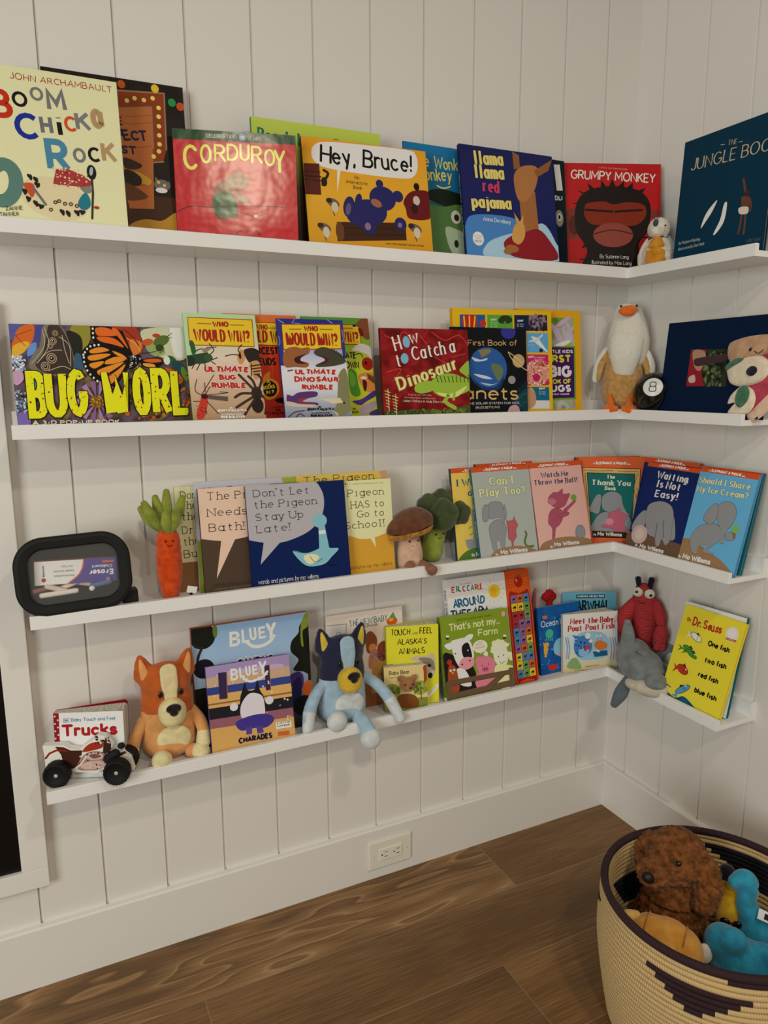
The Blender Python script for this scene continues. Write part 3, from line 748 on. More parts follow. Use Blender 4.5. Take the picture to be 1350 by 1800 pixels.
ART['bruce'] = [('g',(0xc09028,0xd2a436,0xcf9a30,),0,0,285.1,233.7),
('s',0xdcd8d2,(20.4,203.8,30,219.2,58.3,227.8,153.4,231.2,242.9,231.7,261.5,222.4,263.4,197.3,253.3,177,229.7,168.7,147.8,168,53.5,172.8,24.7,184.9)),
('p',0xdcd8d2,(73.7,170.5,81.2,170.5,70.1,123.3)),
('t',0x1d1a18,'Hey, Bruce!',36.9,182.7,247.8,183.8,36.9,'j',-0.005,1),
('t',0x1d1a18,'Hey, Bruce!',37.7,182.4,248.3,183.4,36.9,'j',-0.005,1),
('t',0x1d1a18,'An',110.6,155.4,122.6,155.7,8.1,'j',-0.026,1),
('t',0x1d1a18,'Interactive',92.2,145.6,140.5,145,7.6,'j',0.013,1),
('t',0x1d1a18,'Book',106.9,134.7,126.5,134.8,8.1,'j',-0.004,1),
('p',0x472c1a,(63.4,62.3,222.6,72.3,222.3,34.4,61.7,21.9)),
('e',0x6b4628,69.1,42.6,9.5,20.4,0),
('l',0x2f1c10,1.3,(80.1,50.4,219.9,58.4)),
('l',0x2f1c10,1.3,(79,37.1,220.2,45.2)),
('e',0x2e2f66,133.3,85.5,47.9,29.7,10),
('e',0x2e2f66,173,120.2,30.9,26.4,0),
('e',0x2e2f66,168.3,151.3,8.5,9.1,0),
('e',0x2e2f66,209.4,128.1,12.7,12.4,0),
('e',0x2e2f66,93.6,96.4,12.4,22.3,-15),
('e',0x2e2f66,116.5,113,7.3,13.5,-20),
('e',0x2e2f66,136,61.2,17.6,20.7,0),
('e',0x2e2f66,210.6,68.2,14.2,14.7,0),
('e',0x8a6f86,133.3,57.9,6.8,8.1,0),
('e',0x8a6f86,209,66.2,5.1,5.5,0),
('e',0x6a5a78,91.7,90.9,5.7,13.4,-15),
('e',0x9a6a54,157.2,109,12.9,8.2,-20),
('p',0x5c2c1e,(1,177.1,34.8,179.9,33.8,115.6,0,114.2)),
('l',0x3a1a12,1.7,(0.4,160.7,36,162.7)),
('l',0x3a1a12,1.7,(-0.1,143.5,35.4,144.8)),
('l',0x3a1a12,2.6,(1.4,151.4,36.1,153.1)),
('s',0x6b1f22,(222.8,120.2,245.2,142.7,289,142.2,286.8,88.8,234.6,81.9,226.3,102.2)),
('e',0x1d1a18,256.4,153.4,6.8,8.4,0),
('e',0xb9b2a6,253.6,122.9,8.3,10.2,0),
('e',0x3a2418,247.8,104,8.3,11.1,0),
('c',0x2a2622,5.3,(43.8,167.4,52.5,161.8,46.9,150.3,38.8,136.5)),
('e',0x2a2622,42.6,143.4,6.5,9.7,0),
('e',0x6f6250,58.9,101.3,14.1,8.8,-20),
('e',0xbfb6a4,61.8,91.9,7.5,11.5,0),
('e',0x3a3026,50,105.7,6.6,5.3,0),
('l',0x3a3026,1.3,(57.3,83.7,60.2,74.3)),
('e',0x6f6250,35.7,48,13.9,8.8,-20),
('e',0xbfb6a4,38.6,38.6,7.4,11.4,0),
('e',0x3a3026,26.9,52.5,6.5,5.3,0),
('l',0x3a3026,1.3,(34.2,30.5,37.1,21.1)),
('e',0x6f6250,245.6,61.6,15.5,9.3,-20),
('e',0xbfb6a4,248.8,51.8,8.3,12.1,0),
('e',0x3a3026,235.8,66.4,7.2,5.6,0),
('l',0x3a3026,1.4,(243.9,43.2,247.1,33.3)),
('t',0x4a3820,'*1 NEW YORK TIMES BEST-SELLING AUTHOR',170.2,22.3,262.7,22.8,3.6,'s',-0.005,1)]
ART['wonky'] = [('g',(0x1e2e20,0x2c4a30,0x3a5a3a,0x1f6a88,0x246f98,0x2577a0,),0,0,225,261.8),
('t',0xd9c45e,'The',19.1,209.6,63.3,212.4,26.8,'j',-0.063,0.998),
('t',0xd9c45e,'Wonky',74.7,211.3,151.4,212.8,27.2,'j',-0.02,1),
('t',0xd9c45e,'Donkey',32.9,182.1,120.1,186.8,28.2,'j',-0.054,0.999),
('c',0xd9c45e,3.1,(81.2,173.9,97,169.5,116.4,175.3)),
('s',0x1c2a20,(43.8,150.4,88.1,167.3,155.7,155.6,154,127.1,93.2,130.7)),
('s',0x587a48,(49.5,126.5,93,127.6,148.9,129.8,154.4,29.2,64.9,22.9,53.3,71.5)),
('e',0xb9bfae,127.4,107.7,13.6,15.1,0),
('e',0x3a2a1c,128.8,106.6,6.8,7.6,0),
('s',0xa4b29a,(97.6,81.4,134.6,78.2,156.6,67.4,154.4,29.2,112.9,26.3)),
('e',0x2a2f28,125.3,47.3,6,8.9,0)]
ART['llama'] = [('g',(0x1c2a60,0x232a62,0x262a5c,),0,0,256.6,266.4),
('s',0x4f82b8,(1.5,83,31.6,109.3,137.4,107.9,157.4,69.2,252.5,56.2,264.9,10.3,-5.1,7.3)),
('s',0x9fbfda,(57.3,46.1,118.7,71.6,166.2,79.7,216,103.2,249,62.6,257.2,16.5,60.2,11.3)),
('p',0x9b6c42,(154.2,166.4,200.1,177.4,203.7,72.6,155.2,62.6)),
('s',0xa8784c,(145.1,214,171.9,234.5,211.5,234.3,203.6,189.5,176.8,155.5,152.9,152,143.5,178.3)),
('p',0x8f6138,(144.4,223.7,143.4,264.9,161.4,257.9,162,228.8)),
('p',0x8f6138,(201.3,226.6,255.7,258.4,243.5,231.2,209.6,212.4)),
('s',0x8a2630,(101.1,45.9,122.2,66.7,154,75.5,198.7,88.7,229.1,67.8,250.9,19.5,129.5,18.7)),
('s',0xc09858,(136.1,93.6,160,98.7,162.1,69.6,143.9,48.8,125.5,60.5)),
('p',0xc09858,(135.6,122.6,141.1,97.2,153.7,98.2)),
('p',0xc09858,(161.9,120.3,148.2,97.8,159.8,96.8)),
('e',0x9b6c42,123.5,37.7,18.7,9.1,0),
('e',0x9b6c42,111.2,29.8,12.4,6.5,0),
('t',0xe0c478,'llama',35.6,223.1,115.5,228.2,31.9,'F',-0.064,0.998,0x11143a,1.28),
('t',0xe0c478,'llama',34.4,192.1,115,196.1,31.9,'F',-0.049,0.999,0x11143a,1.28),
('t',0xb9486a,'red',51.2,164.2,98.4,163,28.8,'F',0.024,1,0x11143a,0.96),
('t',0xe0c478,'pajama',21.9,124.2,129.1,128.5,29.3,'F',-0.04,0.999,0x11143a,1.27),
('t',0xcfd6dc,'Anna Dewdney',49.8,96.9,123.8,93.9,9.6,'f',0.041,0.999),
('e',0xdad7d0,32.7,54.5,14.9,16,0),
('t',0x555555,'NETFLIX',23.1,45.6,41.6,46.3,5.1,'s',-0.035,0.999),
('t',0x777777,'NOW A NETFLIX',22.8,58.8,43.6,59.7,2.5,'s',-0.042,0.999),
('t',0x777777,'SERIES',26,53.4,39.4,54.3,2.5,'s',-0.071,0.997)]
ART['dark'] = [('g',(0x18223a,0x14262e,0x122a34,0x10242c,),0,0,170,270.7),
('t',0xdad7d0,'I',152.6,198.4,153.4,198.5,62,'h',-0.104,0.995),
('t',0xdad7d0,'DLI',137.5,173.4,160,175,11.4,'b',-0.069,0.998),
('e',0x8f8f88,148.3,130.9,12.2,20.3,0),
('e',0xc9c6b8,148.4,133.6,7,9.5,0),
('e',0x1d1a18,148.4,133.6,3.5,5.4,0)]
ART['grumpy'] = [('g',(0x9a1c22,0xb02328,0xae2428,),0,0,246.9,274.3),
('e',0x7e3a30,24.1,124.3,26.9,40.1,0),
('e',0x5a2a26,27.7,120.9,15.6,24.9,0),
('e',0x7e3a30,235.7,149.2,18.6,12.5,0),
('s',0x241a18,(29.5,165.8,52,202.5,101.5,216.9,158.2,216.1,201,202.1,221.3,167.7,214.7,108.8,191.4,73.9,188.4,11.3,53.1,10.3,59.9,58.9,31.3,107.1)),
('p',0x241a18,(43.5,200.4,32.2,208.5,61.9,197.8)),
('p',0x241a18,(64.7,209.6,58.9,226,83.1,207)),
('p',0x241a18,(93,215.4,94.3,233.3,111.4,212.8)),
('p',0x241a18,(114.2,217,122.6,236.4,132.7,214.5)),
('p',0x241a18,(135.5,215.9,152.4,231.2,154,213.3)),
('p',0x241a18,(156.8,213.4,175.2,227.4,175.3,210.8)),
('p',0x241a18,(181.8,205.4,208.7,215.3,200.3,202.8)),
('p',0x241a18,(28.1,176.1,18.2,173.2,46.5,173.5)),
('p',0x241a18,(51.3,72.7,44.3,62.9,69.8,70.1)),
('p',0x241a18,(44.4,38,38.8,33.8,62.9,35.4)),
('p',0x241a18,(197,94.7,217,85.2,215.5,92.1)),
('s',0x83321f,(52.2,159.1,59.2,175,101.7,179.6,126.6,173,165.6,178.9,204.8,171,207.2,142,180.3,120.9,130.5,121.9,73.7,122.7,53.8,140.5)),
('e',0x8d4c42,125.7,96.9,51.2,30.5,0),
('c',0x4a2420,2.8,(77.4,99.2,123.5,109.3,174.8,100.1)),
('l',0x2a1512,5.5,(55.1,159.1,123.2,155)),
('l',0x2a1512,5.5,(130.3,155.1,198.5,159.9)),
('t',0xe6d9c6,'GRUMPY MONKEY',16.5,235.2,232.1,226.6,23.4,'s',0.039,0.999),
('t',0xd9a9a0,'A #1 New York Times Bestseller',88.4,262.2,161.4,258.2,4.1,'q',0.054,0.999),
('t',0xd9d4cc,'By Suzanne Lang',92,39,165.3,37.5,9.7,'i',0.021,1),
('t',0xd9d4cc,'Illustrated by Max Lang',71.5,24.3,172.6,21.6,9.7,'i',0.027,1)]
ART['jungle'] = [('r',0x123c50,0,0,240,280.1),
('t',0xb8a98c,'THE',120,241.5,144.5,237.6,10.2,'c',0.158,0.987),
('l',0xb8a98c,1.2,(102.7,246.9,113,245.2)),
('l',0xb8a98c,1.2,(149.1,239.7,158.8,238.7)),
('t',0xb8a98c,'JUNGLE BOOK',25.5,211.3,251.4,200.5,25.5,'c',0.047,0.999),
('s',0xd9d6cc,(72.7,75.8,83.7,106.3,109.7,129.5,100.1,107.8,86.1,89.7)),
('s',0xd9d6cc,(109.6,56.6,124,85.4,129.7,116.5,137.6,116.5,134.8,80.3,118.3,58)),
('c',0x6b4a3a,5.3,(173,157.9,180.1,137,185.4,118.9)),
('s',0x6b4a3a,(173.4,121.5,194.4,117,194.7,91.5,179.3,94.7)),
('c',0x6b4a3a,4.7,(178.7,89.1,178.2,63.4,175,46.8)),
('c',0x6b4a3a,4.7,(188.5,87.1,189.5,61.3,189.3,43.1)),
('s',0xc9c2b4,(170.2,100.5,192.5,97.6,193,84.5,173.4,87.3)),
('e',0x4a352c,186.9,127,6.4,7.1,0),
('c',0x6b4a3a,3.5,(193.9,115.9,199.9,101.7,199.2,87.8)),
('t',0xa9b4b4,'by Rudyard Kipling',12.2,49.8,73.2,49.5,6.5,'q',0.004,1),
('t',0xa9b4b4,'Illustrated by Don Daily',12.5,35.8,87.3,37.5,6.5,'q',-0.022,1),
('t',0x5f7480,'ARCHER',198.9,23.7,232.4,22.1,6.5,'c',0.05,0.999)]
ART['bug'] = [('n',(0x1f1a20,0x3a3340,0x5a4f3a,0x6a5a70,0x4a3a30,0x8a7a5a,0x2a2420,),0,0,350,193.1,70,44,3,5),
('s',0x5a5f9a,(0.7,190.4,20.3,193.6,10.5,163.9,1.1,166.4)),
('s',0x4d4f8c,(26.1,145.4,44.5,188.9,57.1,191.9,46.5,153.8,29.4,126.5)),
('s',0x6a90c4,(33.1,156.3,43.2,159.1,40.6,142.9,27.6,134.6,27.3,145.4)),
('s',0xc46a2c,(11.9,180,22.4,189.6,41.7,191.5,37.9,163.9,23.6,145.4,6,138.4,1.9,153.1,8.5,169.2)),
('s',0xd8a63e,(4.8,153.1,24.9,161.5,31.9,156.3,20.8,141.3,6.7,133.1,0.4,123.7,1.2,139.7)),
('l',0x7a3f1c,1.1,(10,171.9,24.3,153.4)),
('l',0x7a3f1c,1.1,(10,171.9,37.8,183.3)),
('s',0x7a7468,(59.6,192,84.9,193.2,100.5,165.6,106.8,132.6,103.1,102.1,52,99.4,27.5,115.7,37.4,140.1,49,153.8,53.3,175.6)),
('s',0x443a34,(67.2,192.2,83.6,192.7,97.9,165,104.2,131.2,98.1,104.9,59.7,102.2,38.6,118.5,52.9,140.3,59.9,164.9)),
('e',0x9a8a70,77,177.5,5.1,5.5,0),
('e',0x2a2420,77,177.5,4,4.3,0),
('e',0xb9a888,77,177.5,3,3.3,0),
('e',0x161214,77,177.5,2.3,2.5,0),
('e',0xc9c4c0,76.6,178,0.7,0.8,0),
('e',0x9a8a70,71.8,162.9,6.6,7.1,0),
('e',0x2a2420,71.8,162.9,5.1,5.6,0),
('e',0xb9a888,71.8,162.9,3.9,4.3,0),
('e',0x161214,71.8,162.9,3,3.2,0),
('e',0xc9c4c0,71.3,163.5,0.9,1,0),
('e',0x9a8a70,66.5,154.1,5,5.5,0),
('e',0x2a2420,66.5,154.1,3.9,4.3,0),
('e',0xb9a888,66.5,154.1,3,3.3,0),
('e',0x161214,66.5,154.1,2.3,2.5,0),
('e',0xc9c4c0,66.1,154.6,0.7,0.8,0),
('e',0x9a8a70,67.1,130.9,9.1,9.9,0),
('e',0x2a2420,67.1,130.9,7.1,7.7,0),
('e',0xb9a888,67.1,130.9,5.5,5.9,0),
('e',0x161214,67.1,130.9,4.1,4.4,0),
('e',0xc9c4c0,66.7,131.4,1.3,1.4,0),
('e',0x9a8a70,55.3,115.8,8,8.8,0),
('e',0x2a2420,55.3,115.8,6.3,6.8,0),
('e',0xb9a888,55.3,115.8,4.8,5.3,0),
('e',0x161214,55.3,115.8,3.6,3.9,0),
('e',0xc9c4c0,54.9,116.4,1.1,1.2,0),
('c',0xb9ae98,1.1,(55.2,183.8,56.5,153.9,32.7,121.1)),
('c',0xb9ae98,1.1,(59.3,187.9,64,154.1,41.3,121.2)),
('c',0xb9ae98,1.1,(88.4,173.6,91.2,146.2,96.9,121.5)),
('c',0xb9ae98,1.1,(83.1,170.8,99.6,154.6,99,116)),
('c',0xb9ae98,1.1,(60.2,107.6,83.7,115.9,98.6,110.4)),
('c',0xb9ae98,1.1,(41.3,121.2,63.1,143.1,86.1,146.2)),
('s',0x8e8a3c,(105.1,190.5,136.4,192.7,136.9,166.3,122.3,146.6,107.3,154.7)),
('s',0x2a2c24,(96.7,182.1,119.3,174.3,122.5,149.4,109.8,121.5,102.2,154.7)),
('s',0x3f5f78,(110.1,140.9,121.1,132.7,119.1,107.7,104.2,116)),
('s',0x9a3f28,(173.5,192.3,217.2,194.9,231.7,168.1,229.7,142.3,207.7,144.9,193.1,167.4)),
('s',0xc07a3c,(209.5,167.7,231.2,162.4,227.1,145.1,212.8,139.2)),
('c',0xd8a050,1.7,(204.3,170.5,219.9,159.3,227.1,145.1)),
('c',0x7a2a24,2.3,(200.1,187.4,215.5,173.5,225.2,156.6)),
('p',0x14110f,(139.5,192,172.2,192.9,197.2,184.5,213.3,138.7,207,135.8,175.9,154.4,144.3,159.5,138.1,174.7)),
('s',0xcc6c28,(149.3,188.9,171.9,188.9,185.6,175.7,161.3,173.8,149.6,176.4)),
('s',0xcc6c28,(150.6,172.2,179.8,170,197.5,153.3,176.2,158.6,155.2,163.9)),
('s',0xcc6c28,(177.2,188.2,189.1,185.7,205.4,150.6,188.1,173)),
('s',0x14110f,(118.9,131.3,122.3,146.6,136.2,157.4,160.1,158.9,186.2,148.9,208,130.1,196.4,104.9,175.3,79.3,153.8,79.5,128.9,99.3)),
('s',0xd08c34,(135.4,146.8,154.3,152.7,169.9,147.3,156.2,142.9,137.5,140.7)),
('s',0xd08c34,(131.8,135.6,156,140.1,171.9,138.8,152.5,129.6,133.8,127.3)),
('s',0xd08c34,(175.2,145.9,193.6,139,201.1,130,185.2,136.1)),
('s',0xd08c34,(163,127.5,182.4,134.7,198.3,129.1,178.7,121.9,161.1,120.4)),
('s',0xd08c34,(131.9,120.3,154.9,126,157.2,121.8,140.5,111.9)),
('s',0xd08c34,(145.4,107.7,173.1,119,195.2,124.3,172.2,107.7,152.6,97.9)),
('s',0xd08c34,(157.4,90.8,180.3,107.7,197.6,120.6,185,99.2,167.5,82.2)),
('e',0xdad7d0,143.3,187.4,1.8,2.2,0),
('e',0xdad7d0,143.2,179,1.8,2.2,0),
('e',0xdad7d0,143.1,170.6,1.8,2.2,0),
('e',0xdad7d0,125.8,142.5,1.8,2.2,0),
('e',0xdad7d0,123.2,132.8,1.8,2.2,0),
('e',0xdad7d0,123.1,124.4,1.8,2.2,0),
('e',0xdad7d0,125,116.1,1.8,2.2,0),
('e',0xdad7d0,127.5,108.2,1.8,2.2,0),
('e',0xdad7d0,132.2,100.7,1.8,2.2,0),
('e',0xdad7d0,137.7,94.2,1.8,2.3,0),
('e',0xdad7d0,143.9,88,1.9,2.3,0),
('e',0xdad7d0,150.3,85.2,1.9,2.3,0),
('e',0xdad7d0,130.3,149,1.8,2.2,0),
('e',0xdad7d0,136.4,153.8,1.8,2.2,0),
('e',0xdad7d0,144,155.9,1.9,2.2,0),
('e',0xdad7d0,151.5,156.8,1.9,2.2,0),
('e',0xdad7d0,122.8,137.8,1.8,2.2,0),
('e',0x14110f,215,125,7.7,17.8,-40),
('d',(0xdad7d0,),205.3,113.5,226.4,136.5,26,0.83,1.38,4),
('p',0x14110f,(224.5,129.3,257.1,134.5,273,125.9,252.4,109.2,227.7,116.4)),
('s',0xc2682a,(231.4,128.5,256.9,131.6,266.4,125.9,245,123.7)),
('s',0xd09a44,(230.9,122.2,250.4,120.8,252.7,113.6,234.6,116.4)),
('s',0xb9bda2,(231.6,185.3,273,193.5,317.6,191.8,315.3,134.4,279.7,130.6,243.9,145.3,237.8,156.8)),
('s',0xd6d6cc,(287.2,192.5,308.9,192.4,309.1,137.3,291.9,140.1)),
('s',0x8fa06a,(237.8,156.8,259.3,162.9,274.9,142.8,251.7,136.8)),
('e',0x5c7038,268.7,166.5,16.5,9.9,25),
('e',0xb95a2c,242.5,163.7,10.7,6.4,15),
('e',0xa8482a,259.8,176.8,7.4,4.1,0),
('e',0x3a4a24,264.2,152.8,7.4,7,0),
('c',0x2a2a1c,1.2,(270.5,160.2,272.4,148.6,263.4,142.7)),
('c',0x2a2a1c,1.2,(280.2,174.9,290.8,182.4)),
('c',0x2a2a1c,1.2,(282.8,172,290.1,173.6)),
('c',0x2a2a1c,1.2,(229.7,142.3,249.4,144,265.3,148.5)),
('e',0x2f5f40,285.2,128.3,11.5,8.2,-35),
('e',0x2c4f58,300,113.7,18,8.8,-45),
('e',0x6a8a3a,309.4,101.9,5.9,14.8,15),
('e',0xc9cfc4,276.6,128.2,6.3,8.8,0),
('s',0xa8642c,(272.6,113.6,295,104.9,305.3,87.2,287.2,78.5,271.1,93.2)),
('p',0x86668e,(148.7,48.5,181,53.5,180.1,42.4)),
('p',0x9d80a6,(147.6,45.1,178.1,35.8,172.4,25.9)),
('p',0x86668e,(145.2,42.4,167.7,20.7,158.3,14.1)),
('p',0x9d80a6,(141.9,40.9,152,11.3,140.9,9.2)),
('p',0x86668e,(138.3,41,134.2,9.4,123.6,12.1)),
('p',0x9d80a6,(135.3,42.5,117.9,15.2,109.9,22.2)),
('p',0x86668e,(133.3,45.3,106.2,27.5,102.3,37.4)),
('p',0x9d80a6,(132.8,48.8,101.3,43.9,102.2,54.7)),
('p',0x86668e,(133.8,52.2,104.2,61.1,109.7,70.9)),
('p',0x9d80a6,(136.2,54.9,114.2,76,123.3,82.7)),
('p',0x86668e,(139.5,56.3,129.5,85.5,140.5,87.9)),
('p',0x9d80a6,(143.1,56.3,147.2,87.9,157.9,85.4)),
('p',0x86668e,(146.2,54.7,163.8,82.4,172,75.5)),
('p',0x9d80a6,(148.2,51.9,175.9,70.2,180,60.1)),
('e',0x8a6524,140.7,48.6,12.2,11.9,0),
('d',(0xc09a3c,0x5a3a18,),129.3,39,152.1,58.3,40,1.05,1.85,5),
('d',(0xaebccb,0xd0d4d8,0x7f93b4,),-0.3,107.6,21.5,134.6,70,1.45,2.91,6),
('d',(0x8fa0b8,0xb4c0cc,0x55688e,),-3.2,29.5,22.4,72.4,90,1.46,2.91,7),
('s',0xb897b4,(0.7,104.9,14.3,107.6,16.6,91.4,4.8,80.7,-1.1,88.8)),
('s',0x7a6aa8,(1.7,29.4,21.1,26.2,19.5,7.2,1.1,7.7)),
('s',0x3f8a8a,(32.6,91.3,40.3,94,38.7,75,32.3,77.7)),
('d',(0xb85a2c,0x8a3f20,0x5a4a2a,0xa07a30,0x3a3026,),181,13.6,321.8,72.3,120,2.18,5.45,8),
('t',0xe0d024,'B',26.5,26.1,47.2,26.1,74.4,'u',-0.001,1,0x1a1614,1.64),
('t',0xe0d024,'U',57.3,26.7,81.5,26.6,75.1,'u',0.002,1,0x1a1614,1.66),
('t',0xe0d024,'G',95,27.7,117.4,27.7,75.9,'u',-0.001,1,0x1a1614,1.68),
('t',0xe0d024,'W',155.5,27.1,195.2,26.7,77.4,'s',0.009,1,0x1a1614,1.71),
('t',0xe0d024,'O',213.8,27.1,234.2,27.2,78.7,'u',-0.005,1,0x1a1614,1.74),
('t',0xe0d024,'R',249.4,26.3,274,26.3,79.6,'u',-0.001,1,0x1a1614,1.76),
('t',0xe0d024,'L',287.9,26,311,26.1,80.5,'u',-0.003,1,0x1a1614,1.78),
('t',0xe0d024,'D',328.7,25.1,354.2,25.1,81.4,'u',-0,1,0x1a1614,1.8),
('d',(0x9c2f28,0x9c2f28,0x6a2a1c,),20.9,24.8,58.5,102.2,16,0.74,1.97,20),
('d',(0x9c2f28,0x9c2f28,0x6a2a1c,),54.6,24,90.2,102.1,16,0.76,2.01,21),
('d',(0x9c2f28,0x9c2f28,0x6a2a1c,),92.8,23,126.5,102.1,16,0.77,2.06,22),
('d',(0x9c2f28,0x9c2f28,0x6a2a1c,),153.2,21.5,204.4,102,16,0.8,2.14,23),
('d',(0x9c2f28,0x9c2f28,0x6a2a1c,),210.4,20,243.3,102,16,0.83,2.22,24),
('d',(0x9c2f28,0x9c2f28,0x6a2a1c,),246.8,19.1,281.8,102,16,0.85,2.27,25),
('d',(0x9c2f28,0x9c2f28,0x6a2a1c,),285.5,18.1,321.1,101.9,16,0.87,2.32,26),
('t',0xd0c8bc,'A 3-D POP-UP BOOK',24.9,7.5,178.2,5.6,8.2,'b',0.012,1)]
ART['bugr'] = [('g',(0x9c8062,0xb39b80,0xc4ae9a,0xccbfae,0xb4c4a4,0xa9c79c,),0,0,148.9,229.6),
('r',0xa9c79c,0,142.3,23.8,229.6),
('p',0x9c2620,(8.9,221.2,142.8,220,141.3,161.3,7.1,163.1)),
('p',0xdcb82e,(10.3,219.6,140.9,218.3,139.9,163.2,8.8,165.1)),
('t',0x9c2620,'WHO',57.8,201.9,90.5,202.4,11.7,'W',-0.017,1),
('l',0x9c2620,1.6,(28,208.4,55.3,208.2)),
('l',0x9c2620,1.6,(94.6,207.1,122.3,206.9)),
('t',0x9c2620,'WOULD WIN?',16.9,171.9,132.1,170.7,25.6,'W',0.01,1),
('s',0x2c4a34,(2.3,141.3,22.9,146.2,41.8,148,50.5,135.3,36.4,127.2,11.4,125.5,1.9,128.7)),
('s',0x2f5a38,(8.6,171.4,16.1,169.9,18.6,149.3,10.5,146.1)),
('e',0x22301f,2.8,131.8,12.3,11.1,0),
('e',0x3a5a34,42.3,138.4,8.8,7.7,0),
('c',0x1f2a1c,1.9,(23.8,125.6,16.2,112.9)),
('c',0x1f2a1c,1.9,(33.3,127.2,37.6,109.7)),
('c',0x1f2a1c,1.9,(14.6,127.1,7.3,116.1)),
('c',0x1f2a1c,1.9,(46.2,144.9,55.1,154.6,47,167.3)),
('c',0x1f2a1c,1.9,(41.6,146.4,39.7,157.6,60.5,160.4)),
('c',0x1f2a1c,1.9,(48.1,133.7,60.3,138.6)),
('c',0x1f2a1c,1.9,(47.8,130.5,55.1,125.1)),
('c',0x1f2a1c,1.9,(17.2,150.9,30.3,157.4)),
('e',0xc08f5e,109.9,140.6,7.9,15.8,-10),
('s',0x2e2622,(118.1,155.4,140.1,158.9,153.6,145.9,149.7,126.1,129.7,126,119.6,139)),
('e',0x1a1412,107.8,142.2,2.6,6.6,0),
('s',0xb98f60,(126.5,127.6,143.7,132.6,150.2,116.2,141.2,96.5,134.2,93.2,127.8,109.6)),
('l',0x2a2018,2.6,(127.8,121.1,149.5,124.4)),
('l',0x2a2018,2.6,(129.7,115.2,148,117.8)),
('l',0x2a2018,2.6,(131.7,109.3,146.6,111.3)),
('l',0x2a2018,2.6,(133.7,103.4,145.2,104.7)),
('c',0x2a2018,2,(109.2,148.7,105,155.2,113.7,165.8)),
('c',0x2a2018,2,(105.4,143.8,92.5,145.3,77.6,141.9)),
('c',0x2a2018,2,(139.7,155.6,152.3,149.2,155.2,159.1)),
('c',0x2a2018,2,(129.7,126,126.7,99.8)),
('p',0x8a8378,(27.2,157.4,52.3,157.7,35.5,147.9)),
('s',0xb53c2e,(21.6,62.3,31.2,65.3,30.7,46.3,21.4,18.1,8.6,13.8,6.7,24.8,15.2,46.6)),
('e',0x2a1a16,25.9,59.1,6.8,5.1,0),
('c',0x2a1f1c,1.3,(28.5,68.5,29,87.5)),
('c',0x2a1f1c,1.3,(29.7,65.3,39,79.5)),
('c',0x2a1f1c,1.3,(32.5,62.1,74,66.3,58.3,68.1)),
('c',0x2a1f1c,1.3,(29.5,49.5,50.2,23.7)),
('c',0x2a1f1c,1.3,(20,62.3,8.7,71.9,14.2,94)),
('c',0x2a1f1c,1.3,(15.6,49.8,3.3,50)),
('c',0x2a1f1c,1.3,(20,62.3,49.5,103.3)),
('p',0x5f5650,(32.5,62.1,73.1,58.3,72.1,48.7,33.1,54.2)),
('d',(0x1f1614,),9.1,18.5,27.3,43.2,14,0.92,1.54,3),
('e',0x352822,134.1,63.8,11.3,14.5,0),
('e',0x2c211c,133,39.3,12.6,16.4,0),
('c',0x3f3028,4.9,(129.9,70.4,118.2,83.6,100.8,103.2)),
('c',0x3f3028,4.9,(133.6,73.6,128.8,90,120.1,99.9)),
('c',0x3f3028,4.9,(125.8,63.9,102.9,64.3,87.4,56.4)),
('c',0x3f3028,4.9,(126.7,57.4,104,44.8,88.3,35.5)),
('c',0x3f3028,4.9,(140.2,73.5,147.5,93.2,140.3,103.1)),
('c',0x3f3028,4.9,(127.7,50.9,112.3,31.7,104.5,20.6)),
('c',0x3f3028,4.9,(143.7,60.4,152.2,47.1,147.5,21)),
('t',0xb0302a,'ULTIMATE',31.2,108.5,121.6,107.4,12.8,'k',0.012,1,0xd9d2c8,1.28),
('t',0xb0302a,'BUG',59.7,92.1,93,91.9,11.6,'k',0.006,1,0xd9d2c8,1.29),
('t',0xb0302a,'RUMBLE',41.5,76,112.6,74.8,12.8,'k',0.016,1,0xd9d2c8,1.28),
('t',0xdad7d0,'BY',74.4,32.6,80.5,32.5,3.9,'k',0.024,1),
('t',0xdad7d0,'JERRY PALLOTTA',47.5,27.2,108.7,26.6,5.4,'k',0.01,1),
('t',0xdad7d0,'ILLUSTRATED BY',56.8,20,99.5,19.7,3.2,'k',0.006,1),
('t',0xdad7d0,'ROB BOLSTER',53.3,14,103,13.2,5.4,'k',0.017,1)]
